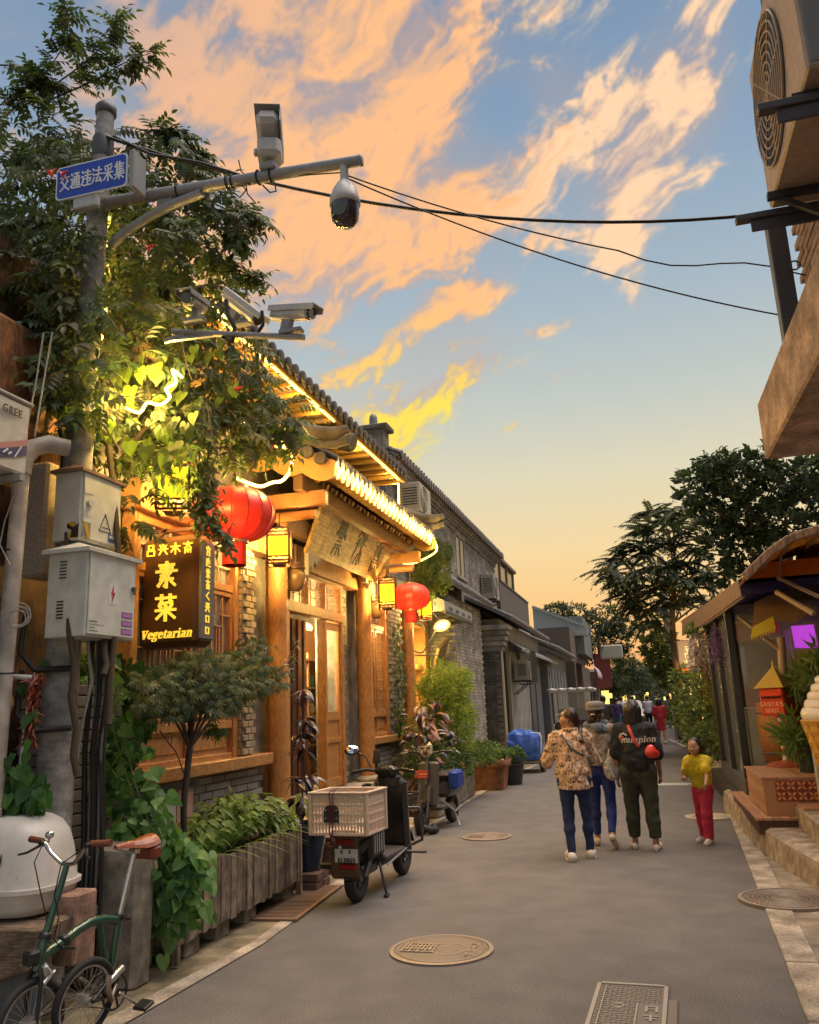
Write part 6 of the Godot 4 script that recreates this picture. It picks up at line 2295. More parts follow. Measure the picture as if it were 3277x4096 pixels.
	b.ball(V(-3.645,1.9,-4.4),V(0.026,0.026,0.026),12)
	part(rail,"joint",b,mats["white_pipe"])
	var gl:=["dried yellow gourd nearest the rail's leg","dried yellow gourd, second from the leg","dried yellow gourd, third from the leg"]
	for k in 3:
		b=MB.new()
		var x:float=[-3.79,-3.845,-3.885][k]
		b.lathe([W2(0,-0.075),W2(0.02,-0.07),W2(0.033,-0.035),W2(0.028,0.0),W2(0.015,0.03),W2(0.006,0.05),W2(0,0.052)],14,Transform3D(BI,V(x,1.79-0.01*k,-4.37)))
		var g:=single("gourd",b,mat("gourd_yellow",Color(0.42,0.22,0.045),{"rough":0.5,"tex":"soft","scale":6.0}),gl[k],"gourd","gourds hanging from the white rail")
		b=MB.new()
		b.tube(PV([V(x,1.83,-4.37),V(x-0.02,1.9,-4.36),V(x-0.01,1.965,-4.38),V(x+0.012,1.95,-4.4)]),PF([0.004]),5)
		part(g,"stalk",b,dark)
	t=thing("chilli_string","string of dried dark red chillies hanging from the white rail","chilli string")
	var ch:=MB.new()
	ch.tube(PV([V(0,0,0),V(0.004,-0.025,0.002),V(0.0,-0.05,0.0),V(-0.008,-0.07,0)]),PF([0.007,0.008,0.006,0.001]),6)
	var cm:=ch.mesh()
	for i in 90:
		var f:=i/90.0
		var o:=part(t,"chilli",cm,[mat("chilli_a",Color(0.13,0.018,0.008),{"rough":0.4}),mat("chilli_b",Color(0.2,0.03,0.01),{"rough":0.4})][i % 2])
		o.transform=Transform3D(Basis.from_euler(V(rnd(-0.9,0.9),rnd(0,TAU),rnd(-0.9,0.9))),V(-3.60-0.02*f+rnd(-0.03,0.03)-0.05*maxf(0,f-0.7),1.94-f*0.42,-4.37+rnd(-0.03,0.03)))
	var shell:=mat("pet_white",Color(0.62,0.58,0.52),{"rough":0.4,"tex":"soft","scale":1.0})
	t=thing("pet_house","white rounded plastic pet house with a cat face sticker and a brown door","pet house")
	var c:=V(-3.82,0,-4.45)
	b=MB.new()
	loft(b,c,[[0.72,0.43,0.28],[0.76,0.425,0.277],[0.9,0.405,0.262],[1.0,0.375,0.24],[1.06,0.33,0.21],[1.095,0.26,0.17],[1.11,0.15,0.1]],44,3.4)
	part(t,"upper_shell",b,shell)
	b=MB.new()
	loft(b,c,[[0.70,0.445,0.295],[0.725,0.445,0.295]],44,3.6)
	part(t,"seam",b,shell)
	b=MB.new()
	loft(b,c,[[0.565,0.34,0.2],[0.575,0.385,0.24],[0.62,0.41,0.262],[0.7,0.425,0.278]],44,3.6)
	part(t,"lower_shell",b,shell)
	b=MB.new()
	b.extrude(PackedVector2Array([W2(-0.18,0.0),W2(0.06,0.0),W2(0.085,0.16),W2(0.08,0.19),W2(0.06,0.205),W2(-0.18,0.205)]),c+V(-0.13,0.78,0.235),V(1,0,0),V(0,0.99,-0.14),0.045)
	part(t,"door",b,mat("door_brown",Color(0.10,0.022,0.012),{"rough":0.4}))
	b=MB.new()
	b.lathe([W2(0,0),W2(0.013,0),W2(0.011,0.006),W2(0,0.006)],14,Transform3D(Basis(V(1,0,0),PI/2),c+V(0.3,0.785,0.235)))
	part(t,"vent_plug",b,mats["logo_brown"])
	var o:=c+V(0.17,0.85,0.27)
	var uy:=V(0,0.985,-0.17)
	b=MB.new()
	b.extrude(PackedVector2Array([W2(0.0,0.005),W2(0.012,-0.004),W2(0.03,-0.006),W2(0.042,0.008),W2(0.046,0.03),W2(0.042,0.072),W2(0.034,0.05),W2(0.012,0.05),W2(0.004,0.068),W2(-0.003,0.03)]),o,V(1,0,0),uy,0.004)
	part(t,"cat_sticker",b,mat("sticker_black",Color(0.04,0.035,0.035),{"rough":0.5}))
	b=MB.new()
	b.extrude(PackedVector2Array([W2(0.012,-0.001),W2(0.03,-0.002),W2(0.036,0.012),W2(0.024,0.034),W2(0.02,0.034),W2(0.009,0.012)]),o+V(0,0,0.003),V(1,0,0),uy,0.003)
	b.extrude(PackedVector2Array([W2(0.008,-0.012),W2(0.008,-0.03),W2(0.02,-0.021),W2(0.033,-0.03),W2(0.033,-0.012),W2(0.02,-0.019)]),o,V(1,0,0),uy,0.004)
	part(t,"sticker_white",b,mat("sticker_pale",Color(0.5,0.48,0.47),{"rough":0.5}))
	b=MB.new()
	for x in [0.014,0.03]:
		b.ball(o+V(x,0.026,0.007),V(0.004,0.003,0.002),8)
	part(t,"sticker_eye",b,mats["roof_yellow"])
	var old:=mat("old_timber",Color(0.17,0.115,0.075),{"rough":0.85,"tex":"wood","scale":Vector3(0.7,6,6),"det":"blotch","dscale":0.8,"bump":"wood","cm":0.3})
	t=thing("timber_bench","rough bench of old brown timbers carrying the white pet house","bench")
	for k in 3:
		b=MB.new()
		b.span(V(-4.4,0.40,-4.12-k*0.2),V(-3.28-0.02*k,0.555,-4.31-k*0.2),0.015)
		part(t,"timber",b,old)
	b=MB.new()
	b.bar(V(-4.3,0.16,-4.14),V(-3.33,0.42,-4.16),0.16,0.05,V(0,0,1),0.01)
	part(t,"timber",b,old)
	b=MB.new()
	b.span(V(-3.42,0.28,-4.42),V(-3.27,0.66,-4.62),0.01)
	part(t,"pinkish_block",b,mat("pinkish_block",Color(0.29,0.17,0.12),{"rough":0.85,"tex":"grain","scale":2.0,"det":"blotch","dscale":1.0}))
	b=MB.new()
	b.span(V(-4.4,0.0,-4.2),V(-3.3,0.38,-4.22))
	part(t,"metal_sheet",b,mat("sheet_blue_grey",Color(0.11,0.12,0.13),{"rough":0.5,"tex":"soft","scale":1.0}))
	b=MB.new()
	b.box(V(-3.43,0.42,-5.02),V(0.48,0.86,0.2),Basis(V(0,0,1),-0.02),0.035)
	single("stone_slab",b,mat("slab_concrete",Color(0.25,0.22,0.18),{"rough":0.95,"tex":"fine","scale":1.6,"det":"blotch","dscale":0.9,"bump":"fine","cm":1.0}),"upright rounded concrete slab behind the folding bicycle","slab")
	bicycle()
	planter()
	pots()
func bicycle()->void:
	var d:=V(0.196,0,-0.9806)
	var t:=thing("folding_bicycle","dark green folding bicycle with a brown leather saddle and small wheels","bicycle",V(-3.07,0,-3.84))
	t.basis=Basis(d,UP,d.cross(UP))
	var green:=mat("bike_green",Color(0.008,0.055,0.03),{"rough":0.25,"coat":0.8})
	var chrome :Material=mats["chrome"]
	var black:=mat("bike_black",Color(0.015,0.015,0.016),{"rough":0.4})
	var leather:=mat("saddle_leather",Color(0.25,0.06,0.018),{"rough":0.4,"coat":0.3,"tex":"soft","scale":6.0,"local":true})
	var b:=MB.new()
	b.tube(PV([V(0.02,0.43,0),V(0.06,0.57,0)]),PF([0.024]),12)
	b.tube(PV([V(0.035,0.485,0),V(0.10,0.505,0),V(0.17,0.525,0)]),PF([0.026]),12)
	b.tube(PV([V(0.19,0.53,0),V(0.26,0.558,0),V(0.35,0.58,0),V(0.44,0.575,0),V(0.55,0.545,0)]),PF([0.025]),12)
	b.tube(PV([V(0.56,0.56,0),V(0.53,0.40,0),V(0.50,0.22,0)]),PF([0.021]),12)
	b.tube(PV([V(0.42,0.57,0),V(0.46,0.38,0),V(0.49,0.24,0)]),PF([0.017]),10)
	part(t,"frame",b,green)
	b=MB.new()
	b.box(V(0.18,0.53,0),V(0.05,0.06,0.055),Basis(V(0,0,1),0.2),0.01)
	b.box(V(0.18,0.50,0.04),V(0.09,0.014,0.014),Basis(V(0,0,1),-0.3),0.004)
	part(t,"hinge",b,black)
	b=MB.new()
	b.tube(PV([V(0.065,0.59,0),V(0.12,0.74,0),V(0.175,0.90,0)]),PF([0.019,0.019,0.016]),12)
	part(t,"stem",b,green)
	b=MB.new()
	b.lathe([W2(0.03,0),W2(0.033,0.01),W2(0.03,0.03),W2(0.02,0.035),W2(0,0.035)],14,Transform3D(Basis(V(0,0,1),-0.3),V(0.058,0.565,0)))
	b.box(V(-0.015,0.50,0.0),V(0.07,0.07,0.07),BI,0.012)
	part(t,"head_fitting",b,black)
	b=MB.new()
	for s in [-0.045,0.045]:
		b.tube(PV([V(0.02,0.44,s*0.5),V(0.015,0.40,s),V(0.0,0.2,s)]),PF([0.014,0.012,0.009]),8)
	part(t,"fork",b,black)
	b=MB.new()
	b.box(V(0.045,0.425,0),V(0.03,0.06,0.09),BI,0.01)
	b.box(V(0.06,0.395,0.03),V(0.09,0.014,0.04),Basis(V(0,0,1),0.5),0.004)
	b.tube(PV([V(0.05,0.46,0.02),V(0.07,0.41,0.055),V(0.03,0.37,0.05)]),PF([0.008]),6)
	part(t,"brake",b,mat("alloy",Color(0.5,0.48,0.45),{"rough":0.3,"metal":0.8}))
	for w in [[V(0,0.2,0),0.0],[V(0.31,0.215,0.03),0.1]]:
		var wheel:=Node3D.new()
		wheel.name="wheel"
		wheel.transform=Transform3D(Basis(V(1,0,0),w[1]),w[0])
		t.add_child(wheel,true)
		b=MB.new()
		b.torus(O3,V(0,0,1),0.187,0.019,44,10)
		part(wheel,"tyre",b,mats["tyre_black"])
		b=MB.new()
		b.torus(O3,V(0,0,1),0.164,0.009,44,6)
		part(wheel,"rim",b,mats["alloy"])
		b=MB.new()
		b.rod(V(0,0,-0.05),V(0,0,0.05),0.022,12)
		b.rod(V(0,0,-0.03),V(0,0,0.03),0.032,12)
		part(wheel,"hub",b,mats["alloy"])
		for k in 28:
			b=MB.new()
			var a:=TAU*k/28
			var sgn:=-1.0 if k % 2 else 1.0
			b.rod(V(cos(a+sgn*0.4)*0.025,sin(a+sgn*0.4)*0.025,sgn*0.022),V(cos(a)*0.162,sin(a)*0.162,0),0.0011,4)
			part(wheel,"spoke",b,mats["alloy"])
	b=MB.new()
	for s in [-0.05,0.06]:
		b.tube(PV([V(0.50,0.22,s*0.4),V(0.42,0.20,s),V(0.31,0.215,s+0.03)]),PF([0.011]),8)
		b.tube(PV([V(0.54,0.30,s*0.4),V(0.45,0.28,s),V(0.31,0.215,s+0.03)]),PF([0.009]),8)
	part(t,"rear_triangle",b,black)
	b=MB.new()
	b.tube(PV([V(0.565,0.30,0.03),V(0.48,0.275,0.05),V(0.44,0.26,0.055)]),PF([0.02,0.022,0.02]),10)
	part(t,"pump",b,mats["alloy"])
	b=MB.new()
	b.torus(V(0.5,0.2,0.05),V(0,0,1),0.085,0.006,30,5)
	for k in 5:
		var a:=TAU*k/5
		b.rod(V(0.5,0.2,0.05),V(0.5+cos(a)*0.083,0.2+sin(a)*0.083,0.05),0.006,5)
	b.rod(V(0.5,0.2,-0.07),V(0.5,0.2,0.08),0.02,12)
	part(t,"chainring",b,black)
	for s in [-1.0,1.0]:
		b=MB.new()
		b.bar(V(0.5,0.2,0.075*s),V(0.5+0.12*s,0.2-0.09*s,0.09*s),0.02,0.014,UP,0.004)
		part(t,"crank",b,mats["alloy"])
		b=MB.new()
		b.box(V(0.5+0.12*s,0.2-0.09*s,0.145*s),V(0.08,0.022,0.09),Basis(V(0,0,1),0.3),0.006)
		part(t,"pedal",b,black)
	b=MB.new()
	for k in 2:
		b.bar(V(0.5,0.285-k*0.17,0.05),V(0.31,0.24-k*0.055,0.055),0.008,0.006)
	part(t,"chain",b,mats["steel_dark"])
	b=MB.new()
	b.tube(PV([V(0.44,0.30,0.06),V(0.42,0.24,0.075),V(0.45,0.18,0.07),V(0.5,0.24,0.06)]),PF([0.016,0.02,0.018,0.01]),8)
	part(t,"tensioner",b,mat("tensioner_brown",Color(0.3,0.22,0.18),{"rough":0.4,"metal":0.6}))
	b=MB.new()
	b.rod(V(0.555,0.545,0),V(0.66,0.885,0),0.0155,14)
	part(t,"seat_post",b,chrome)
	b=MB.new()
	b.lathe([W2(0.02,-0.02),W2(0.028,-0.015),W2(0.028,0.015),W2(0.02,0.02)],14,Transform3D(Basis(V(0,0,1),-0.28),V(0.557,0.56,0)))
	b.rod(V(0.565,0.56,-0.02),V(0.575,0.55,0.07),0.006,6)
	part(t,"seat_clamp",b,black)
	b=MB.new()
	var secs:=[[0.51,0.018,0.945,0.02],[0.56,0.028,0.952,0.03],[0.63,0.04,0.953,0.04],[0.69,0.065,0.955,0.05],[0.745,0.085,0.965,0.055],[0.79,0.082,0.97,0.045],[0.81,0.05,0.955,0.02]]
	var prev:=[]
	for s in secs:
		var ring:=[]
		for k in 12:
			var f:=-1.0+2.0*k/11.0
			ring.append(V(s[0],s[2]-s[3]*pow(absf(f),2.6),s[1]*f))
		if prev:
			for k in 11:
				b.face([prev[k],ring[k],ring[k+1],prev[k+1]],V(0,1,0)+V(0,0,-1.0+2.0*k/10.0))
		prev=ring
	part(t,"saddle",b,leather)
	b=MB.new()
	for s in [-0.02,0.02]:
		b.tube(PV([V(0.53,0.92,s),V(0.6,0.895,s),V(0.7,0.895,s),V(0.78,0.93,s*2)]),PF([0.0045]),6)
	b.box(V(0.66,0.895,0),V(0.04,0.03,0.06),BI,0.006)
	part(t,"saddle_rail",b,chrome)
	b=MB.new()
	b.box(V(0.765,0.875,0),V(0.085,0.085,0.17),Basis(V(0,0,1),0.15),0.022)
	part(t,"saddle_pouch",b,mat("pouch_leather",Color(0.2,0.035,0.014),{"rough":0.45,"coat":0.2}))
	b=MB.new()
	b.rod(V(0.80,0.82,0.03),V(0.805,0.775,0.035),0.012,8)
	part(t,"reflector",b,chrome)
	for s in [-1.0,1.0]:
		b=MB.new()
		b.tube(PV([V(0.175,0.90,0),V(0.178,0.91,0.05*s),V(0.165,0.955,0.11*s),V(0.158,1.0,0.15*s),V(0.165,1.015,0.19*s)]),PF([0.0115]),10)
		part(t,"handlebar",b,chrome)
		b=MB.new()
		b.tube(PV([V(0.164,1.015,0.185*s),V(0.185,1.018,0.30*s)]),PF([0.0165,0.018]),12)
		part(t,"grip",b,mat("grip_leather",Color(0.17,0.045,0.02),{"rough":0.5,"coat":0.3}))
		b=MB.new()
		b.box(V(0.155,1.005,0.17*s),V(0.04,0.03,0.03),BI,0.006)
		b.tube(PV([V(0.15,1.0,0.17*s),V(0.10,0.965,0.22*s),V(0.085,0.955,0.27*s)]),PF([0.009,0.007,0.006]),6)
		part(t,"brake_lever",b,black)
		b=MB.new()
		b.tube(PV([V(0.145,1.0,0.16*s),V(0.05,0.93,0.1*s),V(0.06,0.78,0.05*s),V(0.10,0.66,0.045*s),V(0.09,0.56,0.03*s),V(0.15,0.5,0.03*s)]),PF([0.0035]),5)
		part(t,"brake_cable",b,black)
	b=MB.new()
	b.ball(V(0.155,1.05,-0.12),V(0.024,0.02,0.024),12)
	b.rod(V(0.158,1.01,-0.13),V(0.155,1.04,-0.12),0.006,6)
	part(t,"bell",b,chrome)
func planter()->void:
	var t:=thing("wooden_planter","long planter box of upright weathered planks standing on concrete blocks","planter")
	var wv:=[]
	for k in 4:
		wv.append(mat("plank_grey_%d" % k,[Color(0.20,0.155,0.11),Color(0.155,0.12,0.088),Color(0.235,0.185,0.13),Color(0.18,0.13,0.085)][k],{"rough":0.9,"tex":"wood","scale":Vector3(9,0.8,9),"det":"blotch","dscale":0.8,"bump":"wood","cm":0.35}))
	var z:=-5.42
	var i:=0
	while z>-7.5:
		var w:=rnd(0.055,0.1)
		var b:=MB.new()
		var top:=0.6+rnd(-0.02,0.025)
		var bot:=0.135+rnd(-0.012,0.012)
		var x:=-3.2+rnd(-0.008,0.008)
		b.extrude(PackedVector2Array([W2(0.003,bot),W2(w-0.003,bot),W2(w-0.003,top-0.012),W2(w-0.014,top),W2(0.012,top+0.004),W2(0.003,top-0.01)]),V(x,0,z),V(0,0,-1),V(0,1,0),0.022)
		part(t,"plank",b,wv[i % 4])
		z-=w
		i+=1
	var x:=-3.205
	while x>-3.76:
		var w:=rnd(0.06,0.1)
		var b:=MB.new()
		b.span(V(x-w+0.004,0.13+rnd(-0.01,0.01),-5.40),V(x-0.003,0.6+rnd(-0.02,0.02),-5.425),0.003)
		part(t,"plank",b,wv[i % 4])
		x-=w
		i+=1
	for q in [V(-3.19,0,-5.39),V(-3.4,0,-5.385),V(-3.75,0,-7.5),V(-3.19,0,-7.5)]:
		var b:=MB.new()
		b.span(q+V(-0.025,0.02,0.02),q+V(0.025,0.62,-0.02),0.004)
		part(t,"post",b,wv[2])
	var b:=MB.new()
	b.span(V(-3.78,0.16,-5.44),V(-3.22,0.53,-7.48))
	part(t,"soil",b,mat("soil",Color(0.035,0.025,0.018),{"rough":1.0,"tex":"fine","scale":3.0,"bump":"fine","cm":2.0}))
	b=MB.new()
	b.span(V(-3.8,0.13,-5.4),V(-3.77,0.6,-7.5))
	part(t,"back_board",b,wv[1])
	for zz in [-5.7,-6.15,-6.62,-7.38]:
		b=MB.new()
		b.span(V(-3.7,0.0,zz+0.1),V(-3.24,0.15,zz-0.1),0.01)
		part(t,"block",b,mats["slab_concrete"])
func pot_mesh(r0:float,r1:float,h:float)->MB:
	var b:=MB.new()
	b.lathe([W2(0,0),W2(r0,0),W2(lerpf(r0,r1,0.5)*1.02,h*0.5),W2(r1*0.98,h*0.86),W2(r1*1.06,h*0.88),W2(r1*1.07,h),W2(r1*0.95,h),W2(r1*0.93,h*0.9),W2(0,h*0.9)],28,Transform3D.IDENTITY,false)
	return b
func pots()->void:
	var t:=thing("flower_pot","tall dark blue glazed flower pot standing on red bricks beside the planter","flower pot",V(-3.25,0.17,-7.85))
	part(t,"pot",pot_mesh(0.12,0.2,0.42),mat("glaze_blue",Color(0.012,0.03,0.075),{"rough":0.25,"coat":0.5,"tex":"soft","scale":3.0}))
	t=thing("brick_stack","small stack of brown red bricks under the blue pot","bricks")
	for k in 2:
		for i in 2:
			var b:=MB.new()
			b.box(V(-3.24+rnd(-0.02,0.02),0.045+k*0.08,-7.74-i*0.2),V(0.3,0.075,0.16),Basis(UP,rnd(-0.12,0.12)),0.008)
			part(t,"brick",b,mat("red_brown_brick",Color(0.14,0.075,0.055),{"rough":0.9,"tex":"fine","scale":3.0,"bump":"fine","cm":0.4}))
	t=thing("planter_box","square terracotta planter with a rim beside the bamboo","flower pot",V(-3.12,0,-16.75))
	var b:=MB.new()
	loft(b,O3,[[0.0,0.36,0.3],[0.42,0.42,0.35],[0.43,0.46,0.39],[0.56,0.47,0.4],[0.565,0.42,0.35],[0.5,0.4,0.33]],40,8.0)
	part(t,"pot",b,mat("terracotta",Color(0.27,0.115,0.055),{"rough":0.8,"tex":"grain","scale":2.0,"det":"blotch","dscale":0.8}))
	t=thing("flower_pot","small black flower pot beside the square terracotta planter","flower pot",V(-2.75,0,-17.6))
	part(t,"pot",pot_mesh(0.2,0.26,0.42),mat("pot_black",Color(0.03,0.03,0.03),{"rough":0.5}))
	t=thing("stone_trough","low grey stone trough under the bamboo behind the second scooter","planter")
	b=MB.new()
	b.box(V(-3.45,0.25,-14.1),V(0.7,0.5,3.2),Basis(UP,0.03),0.04)
	part(t,"trough",b,mats["slab_concrete"])
	for s in [[-3.35,-8.55,"dark flower pot with the tall red leaved plant left of the door"],[-3.45,-12.6,"brown flower pot right of the restaurant door"],[-3.5,-13.4,"second brown flower pot right of the restaurant door"]]:
		t=thing("flower_pot",s[2],"flower pot",V(s[0],0.0,s[1]))
		part(t,"pot",pot_mesh(0.13,0.18,0.32),mat("pot_brown",Color(0.09,0.05,0.035),{"rough":0.6}))
func palace_lantern(label:String,at:Vector3,w:float,h:float,turn:float,power:float)->void:
	var t:=thing("palace_lantern",label,"lantern",at,"square wooden lanterns on the restaurant front")
	t.rotation.y=turn
	var m:=mat("lantern_wood",Color(0.045,0.014,0.008),{"rough":0.5})
	var fret:=mat("lantern_fret",Color(0.36,0.15,0.05),{"rough":0.5})
	var glow:=mat("lantern_paper",Color(0.8,0.5,0.05),{"rough":0.8,"emit":Color(1.0,0.49,0.012),"energy":0.68})
	var r:=w*0.5
	var b:=MB.new()
	for a in 4:
		var x0:=V(r,0,r).rotated(UP,a*PI/2)
		var x1:=V(r,0,-r).rotated(UP,a*PI/2)
		var y:=V(0,h*0.5,0)
		b.face([x0-y,x1-y,x1+y,x0+y],(x0+x1))
	part(t,"lamp_shade",b,glow)
	lamp("lantern_lamp",O3,Color(1.0,0.62,0.16),power,0.05,8.0,t)
	var H:=h*0.5+w*0.36
	for a in 4:
		b=MB.new()
		var p:=V(r*1.03,0,r*1.03).rotated(UP,a*PI/2)
		b.box(p,V(w*0.10,H*2,w*0.10),BI,0.004)
		part(t,"corner_post",b,m)
	for y in [-H,-h*0.5-w*0.02,h*0.5+w*0.02,H,-H+w*0.17,H-w*0.17]:
		b=MB.new()
		for a in 4:
			b.box(V(r*1.03,y,0).rotated(UP,a*PI/2),V(w*0.07,w*0.07,w*1.05) if a % 2==0 else V(w*1.05,w*0.07,w*0.07))
		part(t,"rail",b,m)
	for y in [-H+w*0.085,-h*0.5-w*0.105,h*0.5+w*0.105,H-w*0.085]:
		b=MB.new()
		for a in 4:
			var q:=Basis(UP,a*PI/2)
			for k in 7:
				var z:=(k-3)*w*0.14
				b.box(q*V(r*1.02,y,z),V(w*0.03,w*0.14,w*0.045) if a % 2==0 else V(w*0.045,w*0.14,w*0.03))
				b.box(q*V(r*1.02,y+w*(0.03 if k % 2 else-0.03),z+w*0.07),V(w*0.02,w*0.03,w*0.12) if a % 2==0 else V(w*0.12,w*0.03,w*0.02))
		part(t,"fretwork",b,fret)
	b=MB.new()
	b.lathe([W2(r*0.9,H+w*0.02),W2(r*0.6,H+w*0.12),W2(r*0.15,H+w*0.2),W2(0.012,H+w*0.24),W2(0.006,H+w*0.9),W2(0,H+w*0.9)],4,Transform3D(Basis(UP,PI/4),O3),false)
	part(t,"cap",b,m)
	b=MB.new()
	b.lathe([W2(0,-H-w*0.12),W2(r*0.5,-H-w*0.1),W2(r*0.95,-H-w*0.02)],4,Transform3D(Basis(UP,PI/4),O3),false)
	part(t,"foot",b,m)
func red_lantern(label:String,at:Vector3,r:float,glow:float)->void:
	var t:=thing("red_lantern",label,"lantern",at,"round red cloth lanterns")
	var cloth:=mat("lantern_red_%d" % int(glow*100),Color(0.55,0.022,0.012),{"rough":0.45,"rim":0.3,"emit":Color(0.9,0.035,0.008),"energy":glow})
	var b:=MB.new()
	var prof:=[]
	for i in 17:
		var a:=-PI/2+PI*i/16.0
		prof.append(W2(maxf(r*0.18,r*pow(cos(a),0.72)),r*0.68*sin(a)))
	var n:=96
	for i in 16:
		for k in n:
			var q:=[]
			var nn:=[]
			for c in [[i,k],[i+1,k],[i+1,k+1],[i,k+1]]:
				var a:float=TAU*c[1]/n
				var seg:float=fposmod(c[1]/6.0,1.0)
				var dent:=1.0-0.035*sin(seg*PI)*sin(PI*c[0]/16.0)
				var p:Vector2=prof[c[0]]
				q.append(V(cos(a)*p.x*dent,p.y,sin(a)*p.x*dent))
				var tilt:=0.12*cos(seg*PI)
				var an:=a+tilt
				var e:float=-PI/2+PI*c[0]/16.0
				nn.append(V(cos(an)*cos(e)*0.68,sin(e),sin(an)*cos(e)*0.68).normalized())
			b.squad(q[0],q[1],q[2],q[3],nn[0],nn[1],nn[2],nn[3])
	part(t,"cloth_body",b,cloth)
	for k in 16:
		b=MB.new()
		var a:=TAU*k/16
		var p:=PackedVector3Array()
		for i in 15:
			var q:Vector2=prof[i+1]
			p.append(V(cos(a)*(q.x+0.003),q.y,sin(a)*(q.x+0.003)))
		b.tube(p,PF([0.0035]),4)
		part(t,"rib",b,mat("rib_red",Color(0.3,0.012,0.008),{"rough":0.5}))
	for s in [-1.0,1.0]:
		b=MB.new()
		b.lathe([W2(r*0.34,r*0.6*s),W2(r*0.34,r*0.73*s),W2(r*0.3,r*0.74*s),W2(0,r*0.74*s)],24,Transform3D.IDENTITY,false)
		part(t,"collar",b,mat("collar_steel",Color(0.35,0.27,0.2),{"rough":0.35,"metal":0.7}))
	b=MB.new()
	for k in 40:
		var a:=TAU*k/40
		b.box(V(cos(a)*r*0.29,-r*0.74-r*0.27,sin(a)*r*0.29),V(0.006,r*0.54,r*0.045),Basis(UP,-a))
	part(t,"fringe",b,mat("fringe_red",Color(0.42,0.016,0.012),{"rough":0.7}))
	b=MB.new()
	b.rod(V(0,r*0.7,0),V(0,r*1.5,0),0.008,6)
	part(t,"hanger",b,mats["trim_dark"])
func light_rope(label:String,p:PackedVector3Array,r:float,every:int,energy:float,off:Vector3,bright:=1.7)->void:
	var t:=thing("light_rope",label,"strip light")
	var b:=MB.new()
	b.tube(p,PF([r]),8)
	part(t,"lit_tube",b,mat("led_gold_%d" % int(bright*10),Color(0.9,0.7,0.3),{"rough":0.5,"emit":Color(1.0,0.66,0.13),"energy":bright}))
	for i in range(every/2,p.size(),every):
		lamp("rope_lamp",p[i]+off,Color(1.0,0.63,0.16),energy,0.06,5.0,t)
func smooth(p:Array,n:=6)->PackedVector3Array:
	var o:=PackedVector3Array()
	for i in p.size()-1:
		var a:Vector3=p[maxi(i-1,0)]
		var d:Vector3=p[mini(i+2,p.size()-1)]
		for k in n:
			o.append((p[i] as Vector3).cubic_interpolate(p[i+1],a,d,float(k)/n))
	o.append(p[-1])
	return o
